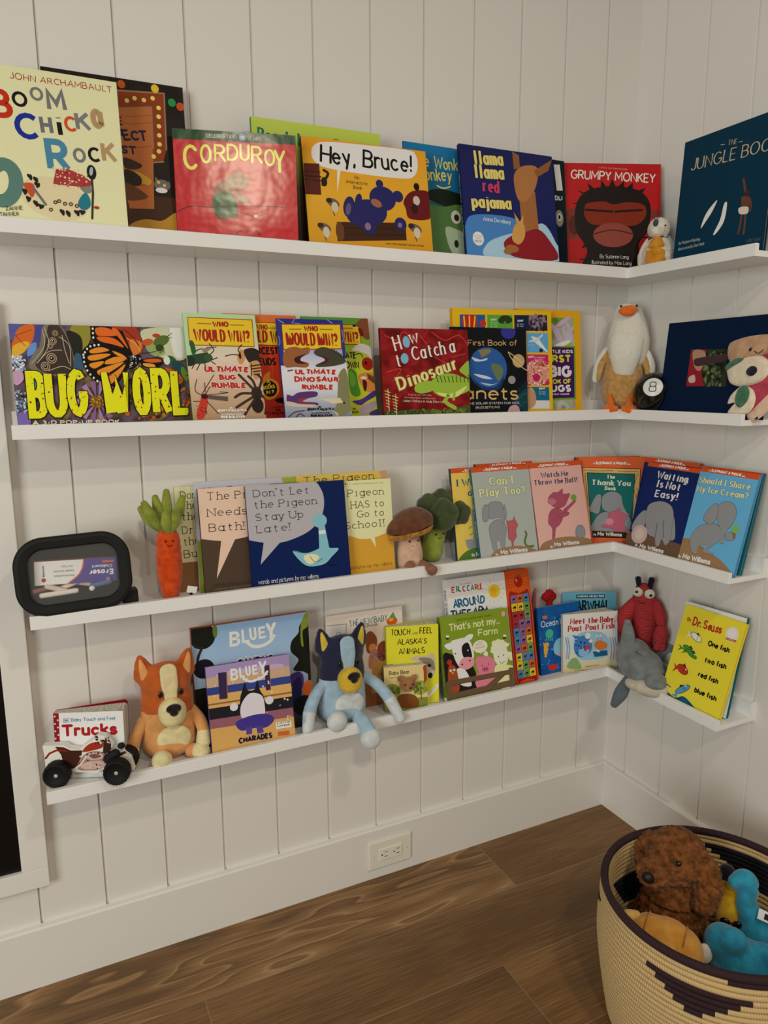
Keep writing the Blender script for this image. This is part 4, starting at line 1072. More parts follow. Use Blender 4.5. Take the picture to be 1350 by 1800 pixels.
ART['feud'] = [('g',(0x9c2a1e,0xb93a26,0xc44a2c,0xc8663a,),0,0,158.4,228),
('r',0xc8703c,0,205.2,158.4,228),
('p',0x9c2620,(20,213.2,148.5,211.7,150.4,162.7,20.8,164.4)),
('p',0xdcb82e,(21.6,211.7,146.6,210,148.8,164.7,22.6,166.3)),
('t',0x9c2620,'WHO',70.1,195.7,93.8,196,11.7,'W',-0.013,1),
('l',0x9c2620,1.6,(95.8,200.3,126.8,200.5)),
('l',0x9c2620,1.6,(32.2,200.2,65.4,200.4)),
('t',0x9c2620,'WOULD WIN?',27.5,170.9,142.8,169.2,25.1,'W',0.015,1),
('t',0x1d1a18,'FIERCEST',46.4,144.2,114.3,144.7,16.2,'b',-0.007,1),
('t',0x1d1a18,'FEUDS',61.6,122,106.8,121.9,16.3,'b',0.001,1),
('s',0xdb8f2e,(73.3,72.7,78.5,98.9,92.9,108.7,92,95.6,108.5,85.6,108.6,62.5,88.8,49.5,75.6,56.3)),
('e',0x2a1410,90.4,72.6,15.8,17.1,0),
('t',0xe0b93a,'5',85.8,80.8,91.6,80.8,9.2,'b',0.006,1),
('t',0xe0b93a,'BOOKS',75.2,70.4,101.5,74.1,7.9,'b',-0.141,0.99),
('t',0xe0b93a,'IN 1!',82,61.1,99.3,63.3,7.9,'b',-0.122,0.993),
('s',0x1f1816,(99.1,49.4,120.2,54.1,122.9,42.4,109,42.6)),
('t',0x1d1a18,'ROB',99.8,25.5,110.6,25.3,5,'b',0.021,1),
('t',0x1d1a18,'PALLOTTA BOLSTER',59.4,19.2,117,17.9,5.2,'b',0.023,1),
('t',0x1d1a18,'ILLUSTRATED BY',92,32.3,115.2,32.5,2.6,'b',-0.01,1)]
ART['dinor'] = [('g',(0x6f7886,0x9aa2b0,0xc4c8d2,0xc9ccd6,0xa9aec6,0x2f3a86,0x2b3580,),0,0,150,221.4),
('r',0x333c84,0,121.8,9,221.4),
('r',0x333c84,142.5,137.3,150,221.4),
('l',0x9aa4d8,1,(3.2,218.9,16,211.1,9.5,214.2)),
('l',0x9aa4d8,1,(41.1,221,33.4,213.2,54,210.4)),
('l',0x9aa4d8,1,(112,223,125.6,213.9,118.7,217.8)),
('l',0x9aa4d8,1,(146.1,200.8,148.4,180.4,145.1,173.5)),
('l',0x9aa4d8,1,(1.4,184.5,3.5,171.4,-2.9,158.2)),
('p',0x9c2620,(9.8,209.9,144.8,212.7,142,157.7,8.6,154.7)),
('p',0xdcb82e,(11.3,208.3,142.8,210.9,140.3,159.8,10.5,156.7)),
('t',0x9c2620,'WHO',58.7,194.9,90.5,195.5,12.1,'W',-0.021,1),
('l',0x9c2620,1.7,(26.8,198.8,52.8,199.4)),
('l',0x9c2620,1.7,(95.3,200.3,124.1,200.3)),
('t',0x9c2620,'WOULD WIN?',16.4,164.3,133.1,164.5,27.8,'W',-0.001,1),
('s',0x93633e,(6,138.6,15.7,156.8,35.1,161.9,48.7,158.8,66.4,160.6,64.3,147.3,45.4,143.8,40.9,133.8,61.6,127.2,56.8,118.2,30.8,118.9,10.1,118.9)),
('s',0x4a1c1a,(32.8,138.7,61.5,147.2,46.7,138.8,45.9,131.5,57.6,126.2,35.1,127.2)),
('s',0x4a4a3c,(77.6,153.1,96.7,162,119.6,156.8,140.2,144.4,147.8,129.1,115.8,120.6,81.6,118.9,78.9,123.9,97.1,130.7,99.6,137.4,80.6,144)),
('s',0x5a1f1c,(84.2,144.1,108.5,137.5,102.1,127.3,82.2,124.9,99,132.4,97.8,137.4)),
('p',0x3a3a30,(115.8,155.4,120.8,160.9,120.6,152.1)),
('p',0x3a3a30,(120.6,152.4,125.6,158.3,125.3,149.1)),
('p',0x3a3a30,(125.4,149.4,130.4,155.6,130.1,146.1)),
('p',0x3a3a30,(130.2,146.4,135.2,152.9,134.9,143)),
('p',0x3a3a30,(135,143.4,140.1,150.2,139.7,140)),
('p',0x3a3a30,(139.8,140.3,144.9,147.5,144.6,137)),
('s',0x5c3c70,(6.9,59.8,19.4,58,35.7,65.3,72.6,66.1,72.6,56,48.2,51.8,37.2,46.1,73.6,42,67.6,34.8,36.1,35.5,8.7,37.5)),
('s',0x8a3a4a,(30.8,51.2,55.4,53,40.7,46,68.2,40.4,36.7,41.1)),
('s',0xb9b0a0,(6.3,46.7,36.6,40.1,67.9,38.1,63.9,33.9,8.6,36.2)),
('s',0x80805e,(128.4,101.9,144.5,115.5,150.5,84.7,151,43.7,147.7,23.3,126.5,13.7,109.2,22.6,118.4,41,123.4,71.4)),
('p',0xc6bda2,(79.1,50.2,126.8,51.7,133,40.7,107.4,39.6)),
('p',0xb9b090,(106,26.1,119.6,17.3,117,10.6)),
('e',0x2a2a20,134.8,40.7,2.6,2.4,0),
('c',0x5c4a58,2.6,(14.4,110.7,24.9,112.3)),
('c',0x5c4a58,2.6,(6.4,13.9,21,23.4,42.1,26.1)),
('c',0x5c4a58,2.6,(19.7,10.2,31,19.8,40.9,14.5)),
('t',0xb0302a,'ULTIMATE',29.8,102.7,122.6,101.9,11.9,'k',0.008,1,0xdcdcdc,1.33),
('t',0xb0302a,'DINOSAUR',26.5,86.9,126.8,86,11.9,'k',0.009,1,0xdcdcdc,1.33),
('t',0xb0302a,'RUMBLE',41.1,70.5,112.7,69.5,12,'k',0.014,1,0xdcdcdc,1.33),
('t',0x1d1a18,'BY',75,31.3,81.4,31.1,3.7,'k',0.025,1),
('t',0x1d1a18,'JERRY PALLOTTA',47.6,25.6,110.2,25,5.7,'k',0.01,1),
('t',0x1d1a18,'ILLUSTRATED BY',57.5,18.7,101.6,18.5,3,'k',0.005,1),
('t',0x1d1a18,'ROB BOLSTER',54.7,12.5,104.5,11.6,5.3,'k',0.016,1)]
ART['show'] = [('g',(0x9aa82c,0xb6be30,0xbcc43a,0x86a83a,0x5a8f3c,),0,0,160.5,232.9),
('p',0x9c2620,(11.4,215.6,138.8,218.6,138,171.8,12,171)),
('p',0xdcb82e,(13.1,213.9,136.7,216.8,136.4,173.9,14,173.1)),
('t',0x9c2620,'WHO',55.8,203.9,85.8,204.7,12.7,'W',-0.026,1),
('l',0x9c2620,1.8,(88.1,209,120.4,209.2)),
('l',0x9c2620,1.8,(26.9,208.1,52.7,208.8)),
('t',0x9c2620,'WOULD WIN?',19.9,176.7,131.3,176.7,25.1,'W',0,1),
('t',0x1d1a18,'ULTIMATE',57.9,139.7,120.9,139.9,15.5,'b',-0.003,1),
('t',0x1d1a18,'SHOWDOWN',42.5,117.3,126,117.1,17.5,'b',0.001,1),
('s',0x4f8f34,(100,113.9,116.7,110.4,119.6,85.6,122.1,57.2,99.7,61)),
('s',0x6aa83c,(101.5,110.4,112.1,103.3,113.5,82.1,101.7,78.6)),
('s',0x7d4e30,(129,217.3,144.1,231.4,162.4,230.9,160.5,187.6,145,188.4,141.3,206.9)),
('s',0x6a1c1c,(134,210.3,143.3,207,145.7,194.5,137.7,192.5)),
('e',0x2a1a14,125,215.4,4.6,2.9,0),
('s',0xc4c2bc,(112.9,160,135.7,174.6,161.7,164.3,161.9,139.1,148.3,149.8,129.7,156.7)),
('e',0xa2281f,147.7,128.3,14,15.1,0),
('e',0x181212,144.1,130.1,3.1,4.3,0),
('c',0x2a1414,1.8,(137.8,142.5,133,151.4,117.4,149.4)),
('s',0xc8894a,(121.3,99.7,139.6,108.6,163.2,103.3,160.6,71,142.2,64.1,128.4,78.4)),
('s',0x5a1a18,(132,92.6,141.6,85.4,136.6,65.9,131.4,71.3)),
('l',0x1f1814,2.2,(145,105.1,147.5,92.6)),
('l',0x1f1814,2.2,(148.4,103.6,150.3,90.4)),
('l',0x1f1814,2.2,(151.7,102.2,153.2,88.2)),
('l',0x1f1814,2.2,(155.1,100.8,156.1,86.1)),
('l',0x1f1814,2.2,(158.4,99.3,158.9,83.9)),
('e',0xd9d0c0,134.3,96.2,7.7,3.6,0),
('s',0x4f3a84,(100.7,43.4,124.9,48.3,158.2,67.5,162.8,56.7,135.9,42.8,119.5,34.2)),
('s',0xa08f9a,(118.9,29,151.4,42.5,161.9,38.8,140.7,17.8,120.5,9.5)),
('s',0x4a3a78,(138.4,14.3,161,24.5,160.9,6.6)),
('t',0x1d1a18,'BOLSTER',97.6,16.7,112.8,16.4,4.9,'b',0.024,1),
('t',0x1d1a18,'ROB',100,24.1,106.8,23.9,4.2,'b',0.022,1)]
ART['dino'] = [('n',(0x5f1113,0x7a1819,0x93242a,0x7a1819,0x5f1113,),0,0,224.7,203.6,40,36,5,5),
('c',0xb5453a,2.2,(9.9,187.4,42.5,176.9,56.1,195.6,85.1,181.3)),
('c',0xb5453a,2.3,(129.2,197.1,163.6,178.7,200.2,190.8,222.1,171.9)),
('c',0xb5453a,2.2,(9.6,106.4,47.6,113.8,25.3,87.8)),
('c',0xb5453a,2.3,(98.4,189,114.8,170.4)),
('c',0xb5453a,2.3,(179.8,140.6,216.5,148.6)),
('c',0xb5453a,2.3,(135.2,140.3,169.9,121.3,160.2,106)),
('p',0x4a5a2c,(-2.6,19.4,77.1,23,156.1,19.2,229.7,31.2,228.3,-0.4,-3.3,6.3)),
('d',(0x5c7034,0x3a4a24,0x6f8038,),0.5,14.4,224.5,19.5,60,2.49,5.8,3),
('t',0xd8d4cc,'H',36.3,154.6,50.8,158.5,29.7,'f',-0.257,0.966),
('e',0x79aec2,63.4,173.5,8.9,12.7,8),
('t',0xd8d4cc,'w',75.1,169.9,94.2,173.9,28.4,'f',-0.206,0.979),
('t',0xd8d4cc,'t',38.6,118.2,48.8,120.5,27.6,'f',-0.214,0.977),
('e',0x79aec2,57.3,136.9,9.7,11.6,0),
('t',0xd8d4cc,'Catch a',77.5,131.8,190.2,152.2,30.8,'f',-0.178,0.984,0x3a0c0c,0.75),
('t',0xe2cd92,'Dinosaur',38.8,65.2,199,115.5,29.2,'F',-0.3,0.954,0x7a5424,2.25),
('s',0x93b046,(79.7,74.1,93.1,83.5,123.8,86.2,131.7,67.8,100.5,58.7,81.2,62.8)),
('s',0x93b046,(121.4,83.2,146.5,100.3,178,102.8,213.9,92.2,241.3,82.2,221.8,62.8,184.7,51.6,153.1,50.2,129.1,60.2)),
('s',0x93b046,(198.7,109.7,210.7,123.3,227.3,133.1,261.8,125.3,260.8,101.7,225.4,92.1,214.2,98)),
('s',0xc3cf80,(135.7,60.1,175.9,57.6,217.7,74.6,193.8,51.5,161.9,48.1)),
('l',0x93b046,9.3,(166.7,53.8,156.2,40.5,165.7,32.5,183.4,23.6)),
('l',0x93b046,7,(182.7,57.5,179.8,43.9)),
('l',0x93b046,6.1,(92.9,79.7,84.1,76)),
('l',0x3f5c28,2.3,(135.4,98.8,141.3,83.8)),
('l',0x3f5c28,2.3,(146,98,151.1,83.7)),
('l',0x3f5c28,2.3,(156.6,97.1,160.9,83.6)),
('l',0x3f5c28,2.3,(167.3,96.3,170.8,83.6)),
('l',0x3f5c28,2.3,(178.2,97,180.7,83.5)),
('l',0x3f5c28,2.3,(189.1,97.7,190.7,83.4)),
('l',0x3f5c28,2.3,(200,98.5,200.7,83.3)),
('l',0x3f5c28,2.3,(211,99.2,210.8,83.2)),
('l',0x3f5c28,2.3,(222.1,99.9,220.9,83.1)),
('l',0xb9b878,1.9,(4.1,65.7,17.2,61.8)),
('l',0xb9b878,1.9,(4.6,59,16.4,55.1)),
('l',0xb9b878,1.9,(5,52.3,15.6,48.4)),
('l',0xb9b878,1.9,(5.5,45.6,14.9,41.7)),
('l',0xb9b878,1.9,(6,38.9,14.1,35)),
('l',0xb9b878,1.9,(6.4,32.2,13.3,28.3)),
('l',0xb9b878,1.9,(11.8,69.3,12.5,20.9)),
('l',0xb9b878,1.9,(22.2,54.3,35.4,50.3)),
('l',0xb9b878,1.9,(22.7,47.5,34.7,43.6)),
('l',0xb9b878,1.9,(23.2,40.8,33.9,36.8)),
('l',0xb9b878,1.9,(23.7,34.1,33.1,30.1)),
('l',0xb9b878,1.9,(24.1,27.3,32.3,23.4)),
('l',0xb9b878,1.9,(24.6,20.6,31.6,16.6)),
('l',0xb9b878,1.9,(30,57.9,30.7,9.1)),
('t',0xcfc0b0,'From the New York Times',62.4,54.7,121.2,52.6,3.4,'q',0.036,0.999),
('t',0xcfc0b0,'Bestselling Author and Illustrator',51.9,48.9,132.3,44.8,3.4,'q',0.051,0.999),
('t',0xcfc0b0,'Adam Wallace & Andy Elkerton',48,40.7,155,35.5,5.3,'f',0.049,0.999)]
ART['planet'] = [('r',0x15181f,0,0,215,212.6),
('e',0x3c3c92,162.4,204.4,21.8,16.9,0),
('t',0xbfa772,'My First Book of',5.4,168.8,187.6,171.8,14,'s',-0.017,1),
('e',0x35629e,100.7,117.3,55,49.6,0),
('s',0x867a58,(75.9,158.9,104.8,163.3,109.3,155.4,84.9,143.1,80.4,151)),
('s',0x6a7a58,(110.7,127.4,137.4,123.5,144.2,107.4,131.2,87.2,117.1,103.3)),
('s',0xb9c6d0,(56.4,142.9,79.9,137.1,99.2,141.3,94.1,135.3,65.5,133.1)),
('s',0xb9c6d0,(59.6,103.3,92.8,99.3,111.8,91.3,83,93.4)),
('s',0x9fb4c8,(77.8,83.4,111.4,79.2,131,83.1,101.5,75.3)),
('s',0x1f3f70,(54.5,95.4,82.3,75.4,120.9,73.1,146.4,99.3,130.5,67,82,67.4)),
('e',0xb39c72,190.4,135.2,18.1,16.3,0),
('c',0xcbb890,2,(160.7,156,172.5,137.9,207,115.7,216,112.4)),
('c',0xcbb890,2,(161.2,156,175.3,148.1,202.3,128.8)),
('e',0x93928e,168.8,89.1,11,9.8,0),
('s',0x12303a,(169.5,50.3,195.5,74.6,223.9,86.8,221.2,3.9,178,4.9,163.7,25.8)),
('s',0x1d4650,(181.8,41.9,200.1,62.3,220.7,66.2,221.6,16.4,193.6,17)),
('c',0x2c6068,2.5,(173.8,29.7,194.7,50,217.8,57.9)),
('c',0x2c6068,2.1,(183.5,17.2,201.7,33.3,222.3,37.2)),
('s',0xb99a9a,(154.3,13.7,163.7,25.8,181.3,27.5,189.5,17,188.1,4.7,155.5,5.4)),
('t',0xc4ab74,'Planets',-22.7,43.3,186.8,40.6,32.9,'s',0.013,1),
('t',0xdad7d0,'ALL ABOUT THE SOLAR SYSTEM FOR KIDS',-22.3,31.5,189,30.3,5.5,'s',0.006,1),
('t',0xcfc0a8,'BRUCE BETTS, PHD',62.1,21.2,130.8,21.1,5.2,'s',0.002,1)]
ART['why'] = [('r',0xd6ae20,0,0,285.4,256.2),
('p',0x2a5f98,(19.9,241.7,90.5,242.8,89.8,178.5,18.4,177.6)),
('s',0xb52a24,(25.4,228.6,35.1,239.8,60.7,240.5,68.3,227.7,62,209.8,33.9,209.2)),
('l',0xe0b93a,3.9,(31.3,237.3,33.3,209.2)),
('l',0xe0b93a,3.9,(46.6,237.7,45.6,209.5)),
('l',0xe0b93a,3.9,(62,238.1,57.9,209.7)),
('e',0xb9352a,83.7,222.1,8.6,7.9,0),
('p',0x5f9f3e,(96.3,243,169,244.1,168.6,179.4,95,178.5)),
('s',0x2c4428,(127.1,231,139.5,241.8,159.1,241.5,168.6,232,158.5,223.7,134.1,223.2)),
('l',0x6a8f4a,6.4,(146.4,225.5,145.9,211.4)),
('p',0x1c2b4c,(173.9,244.3,272.5,246.1,273.2,208,173.8,206.2)),
('e',0x6a5a6a,243.8,227.7,28.1,18.9,0),
('d',(0x3a2f48,0x8a7a86,0x2a2036,),220.5,209.5,269.9,244.8,50,3.03,6.07,2),
('p',0x62a2c8,(210.2,202,274.1,202.2,274.5,154.8,209.9,154.4)),
('p',0xd4d8da,(222.6,194.4,242.9,190.6,274,155.6,267.8,156.4,232.4,180.1)),
('p',0xc0c6ca,(209.5,179.9,242.9,190.6,258.5,201.2,257.3,194.5,237.5,180.2)),
('e',0x2f3a44,252.3,159.7,6.2,5,0),
('p',0xbc2f6c,(209.2,149.9,273.8,149.4,273.6,73.1,208.2,73.9)),
('e',0xc98f80,237.5,103.5,38,31.7,0),
('d',(0xd9cfc8,0xa8302a,0xd9b9a0,0x9a4a3a,0xcf8a8a,),201.6,74.8,275,132.7,170,1.51,3.03,4),
('e',0xb02a62,236.2,92.3,11.3,10,0),
('p',0x1f6a8a,(209.1,70.1,274,68.4,274.7,35.5,209.2,36.8)),
('p',0xc6c8cc,(209.2,36.8,274.2,34.6,275.3,14.3,209.6,15.9)),
('s',0xb38f70,(209.9,64.3,224.2,66.2,233,47.2,230.9,26.3,215.2,16.2,208.8,22.6)),
('t',0xdad7d0,'WHY',105.3,228.5,122.7,228.9,6,'b',-0.023,1),
('t',0xdad7d0,'WHY',182.4,227.5,200.3,227.9,6.1,'b',-0.023,1),
('t',0xdad7d0,'WHY',211,140.4,229.3,140.5,6.2,'b',-0.003,1),
('t',0xdad7d0,'WHY',242.6,62.1,261.3,61.9,6.3,'b',0.015,1),
('t',0xdad7d0,'do i have',105.1,222.6,124.4,223,3.2,'s',-0.022,1),
('t',0xdad7d0,'do i have',105,217.8,124.2,218.2,3.2,'s',-0.021,1),
('t',0xdad7d0,'do i have',104.8,213,124.1,213.4,3.2,'s',-0.02,1),
('t',0xdad7d0,'do i have',180.7,221,200.6,221.4,3.2,'s',-0.021,1),
('t',0xdad7d0,'do i have',180.5,216.1,200.5,216.5,3.2,'s',-0.02,1),
('t',0xdad7d0,'do i have',242.5,55.4,263.2,55.1,3.4,'s',0.016,1),
('t',0xdad7d0,'do i have',242.3,50.4,263.1,50,3.4,'s',0.018,1),
('t',0xdad7d0,'do i have',211.8,170.9,232.1,171.1,3.3,'s',-0.01,1),
('t',0xdad7d0,'do doughnuts',231.3,140.5,262.2,140.6,3.7,'s',-0.003,1),
('t',0xdad7d0,'have holes',231.2,134.7,256.9,134.7,3.7,'s',-0.002,1)]
ART['lbug'] = [('r',0xcfa524,0,0,200,264.8),
('n',(0x4f7a34,0x7a9a40,0xa79fb2,0x8fae52,0xb9b4c4,0x6a8a3c,),24,13.2,178,246.2,30,50,4,3),
('e',0xb7a9bd,110.1,222.6,21.6,5.9,-30),
('e',0xb7a9bd,143,236.3,27.3,6,30),
('e',0xb7a9bd,164.5,215.5,22.1,6.9,-60),
('e',0xb7a9bd,125.8,201.7,27.2,7.7,-50),
('e',0xb7a9bd,147.6,202.2,25.3,6,-80),
('e',0xd2d6cc,136.1,178.4,32.8,6,18),
('p',0x6f9a3a,(71.4,174.3,181.2,174.4,181.2,37.5,67.3,36.6)),
('p',0x4c2166,(72.3,171,176.7,171.3,175.7,42,68.5,40.8)),
('t',0xdad7d0,'LITTLE KIDS',82.5,155,173,156.5,9.3,'b',-0.017,1),
('t',0xc9d02e,'FIRST',78.7,132,166.8,132.7,19.6,'b',-0.007,1),
('t',0xdad7d0,'BIG',93.1,94.6,167,94.4,30.8,'h',0.002,1),
('t',0xc9d02e,'BOOK OF',77.1,77.5,165.5,77.9,12.8,'b',-0.004,1),
('t',0xdad7d0,'BUGS',76.5,57,164.9,57,18.8,'h',0,1),
('t',0xdad7d0,'CATHERINE D. HUGHES',76.3,49.3,158.1,49.2,4.3,'b',0.001,1)]
ART['album'] = [('r',0x0c2440,0,0,279.3,222.9),
('p',0x38402e,(76.9,156.7,175.8,153.2,189.8,70.2,76.7,70.5)),
('d',(0x55664a,0x23281e,0x6a7a50,0x2c3024,),120.8,72.8,174.5,150.4,90,3.18,7.17,3),
('p',0x8f2a38,(77.7,156.6,120.7,154.8,122.1,135.1,116.2,100.1,128.9,71.3,77.5,70.5)),
('s',0xa58672,(84.1,152.5,115.3,151.9,122.6,131.9,111.1,106.6,93.4,116.6)),
('s',0x4a3a3e,(90.7,132.9,121.5,138.3,177.6,142.6,179.9,128.7,124.7,119.2,97.2,118.2)),
('s',0xb9a89c,(81.5,90.8,96.7,97.2,101.5,80.9,85.5,79.3))]
ART['bus'] = [('r',0xd6d0a8,0,0,220,224),
('r',0x8f6d4e,0,0,220,62.7),
('t',0x302c28,"Don't Let",11.3,198,102.4,196.9,16.8,'t',0.012,1),
('t',0x302c28,'the Pigeon',11,176.6,116.8,173.8,16.9,'t',0.026,1),
('t',0x302c28,'the Pig',10.5,152.7,87.1,151.7,16.9,'t',0.013,1),
('t',0x302c28,'Drive',10.4,123.4,65.8,123.7,17,'t',-0.006,1),
('t',0x302c28,'the',10.7,98.5,45,100.5,17,'t',-0.059,0.998),
('t',0x302c28,'Bus!',10.8,72,56.7,72.6,17.1,'t',-0.012,1)]
ART['hot'] = [('r',0xb5b7bf,0,0,220.1,234.3),
('s',0x8f9c40,(-18.1,114.1,7.9,109.7,46.3,111.1,51.2,-7.1,-36.6,-3.8)),
('p',0x98a544,(188.9,233.5,222.2,234.4,227.2,160.4,211.3,181.8)),
('t',0x302c28,'The Pigeon',6.9,204.8,154.8,208.9,16,'t',-0.028,1)]
ART['bath'] = [('r',0x55473b,0,0,220,223.7),
('s',0xd8b9a6,(-9.8,234.5,46.6,234.6,148.3,228,154.9,184.2,141.7,145.9,107.4,118.5,71.4,111.8,48.1,110.3,3.2,118.6,-18.3,129.7)),
('p',0xd8b9a6,(41.6,116.3,71.6,114.1,25,33)),
('t',0x302c28,'The Pigeon',14.9,198.7,160.4,196.4,16.6,'t',0.016,1),
('t',0x302c28,'Needs a',15.5,164.5,126.9,162.1,16.7,'t',0.022,1),
('t',0x302c28,'Bath!',16.3,132.1,92.5,130.4,17.4,'t',0.023,1),
('t',0x2a221c,'words and pictures by mo willems',16.7,15.6,163.6,12.8,9.1,'v',0.019,1),
('t',0xa89c90,'WINNER OF A CALDECOTT HONOR',17.7,8.6,96.9,8.5,3,'i',0.001,1)]
ART['late'] = [('r',0x10285a,0,0,226,225.9),
('s',0xa9a8ad,(-21.5,246.8,80.3,233.1,146.6,233.2,170.8,207.6,174.9,175,163.7,143.6,137.1,119.7,102.5,105.7,69.2,99.3,37.1,101.6,2.2,110.3,-23.9,124.3)),
('p',0xa9a8ad,(31.8,105.2,70.3,102.4,20.7,56.5)),
('t',0x302c28,"Don't Let",16.3,200.5,143.9,200.5,16.2,'t',0,1),
('t',0x302c28,'the Pigeon',14.3,176.3,157.9,176.2,16.2,'t',0,1),
('t',0x302c28,'Stay Up',17.2,149.3,124.4,148.8,16.2,'t',0.005,1),
('t',0x302c28,'Late!',17.5,123.3,92.5,124,16.2,'t',-0.01,1),
('t',0xdad7d0,'words and pictures by mo willems',12,14.4,148.4,12.9,10,'v',0.011,1),
('c',0x0f2040,3.2,(170.2,58.2,173.1,41.7,198.5,34.9)),
('s',0x84b4c0,(94.1,78.7,124.6,70.9,153.9,78,169,94.7,178.3,77.6,200.9,73.3,183,56.8,164.6,42.6,130.5,40.7,110.6,53.2)),
('p',0x84b4c0,(157.4,130,172,130,179.2,73.4,155.3,73.8)),
('e',0x84b4c0,161.2,138.9,17,15.3,0),
('p',0xdad7d0,(157.2,116.7,172.6,117.4,172.8,109.7,157.3,108.7)),
('s',0xd0cfa8,(117.7,63.6,136.9,67.6,153.2,59.9,143.8,48.8,126.8,46.7)),
('c',0x2a4a58,1.2,(94.1,78.7,124.6,70.9,153.9,78)),
('c',0x2a4a58,1.2,(132.3,62.1,143.8,48.8,161.3,55))]
ART['pyel'] = [('r',0xc9b45c,0,0,228.9,234.6),
('p',0xb8997a,(207.6,235.2,231.3,236,230.4,206.1,215.5,211.3)),
('t',0x302c28,'The Pigeon',16,214.4,194.1,216.1,17,'t',-0.009,1)]
ART['school'] = [('r',0xc49c40,0,0,210,218.9),
('s',0xd6d1a8,(-29.6,236.4,99.4,232.7,218.7,229.9,215.8,110.7,193.4,93.5,157.7,83.7,125.6,84.3,94.7,94.4,46.4,101,-12.3,122.8)),
('p',0xd6d1a8,(147.8,87.2,160.7,86.8,163.6,59.4)),
('t',0x302c28,'The',36.2,206,97.6,205.6,16.2,'t',0.007,1),
('t',0x302c28,'Pigeon',99.7,182.7,190.7,182.1,16.5,'t',0.007,1),
('t',0x302c28,'HAS to',105.9,155.3,189.8,154.6,16.6,'t',0.009,1),
('t',0x302c28,'Go to',119.8,132.9,188.4,132.6,16.6,'t',0.005,1),
('t',0x302c28,'School!',87.6,109.2,187.8,108,16.5,'t',0.011,1),
('t',0x302c28,'words and pictures by mo willems',42.8,15.7,202.1,15.1,9,'v',0.004,1),
('t',0x5a5648,'(Why not a book Mo Willems books) Fun Times',91.3,210.5,192.4,208.2,3.3,'t',0.023,1)]
ART['iwill'] = [('r',0xddba60,0,0,171,230.6),
('p',0xc2592f,(-6.7,237.8,168.7,236.7,167,219.1,-8.5,218.5)),
('t',0xe0d9cc,'ELEPHANT & PIGGIE',41.3,220.1,127,221.3,6.5,'k',-0.015,1),
('t',0xe0d9cc,'An',33,219.9,38.8,220,3.3,'k',-0.015,1),
('t',0xe0d9cc,'Book',129.6,221.4,140.1,221.5,3.3,'k',-0.015,1),
('t',0x33607c,'I Will',11.8,184.8,84,184.9,17.9,'F',-0.002,1),
('t',0x33607c,'a Nap!',43.7,159.7,121,159.9,16.4,'F',-0.003,1),
('s',0x8d9092,(51,119.7,68.6,126.5,81.6,108.9,75.3,43.2,51.2,45.6,49.9,82.8)),
('p',0x8d9092,(25.4,52.3,51.8,51.7,75.3,43.2,73.7,26.8,30.3,29.3)),
('s',0x5a7c3c,(-0.8,2,19.9,20.1,49.6,29.3,98,24.3,94.1,-16.9,-1.6,-6.1)),
('t',0xdad7d0,'By',40.9,8.8,49.6,8.7,7.4,'R',0.014,1),
('t',0xdad7d0,'Mo Willems',53.2,6.3,141.4,7.2,12.3,'R',-0.01,1),
('c',0x8fa04c,3.3,(39.9,79.6,49.9,82.8,53.5,70.1,40.8,63.1))]
ART['back2'] = [('r',0xb9a27c,0,0,175.6,233.9),
('p',0xc2592f,(-3.6,238.6,180.3,241.9,179.1,220.3,-4.7,220)),
('t',0xe0d9cc,'ELEPHANT & PIGGIE',51.2,226.5,141.5,227.6,5.5,'k',-0.012,1),
('t',0xe0d9cc,'An',42.4,226.4,48.6,226.5,2.7,'k',-0.012,1),
('t',0xe0d9cc,'Book',144.3,227.6,155.4,227.7,2.8,'k',-0.012,1)]
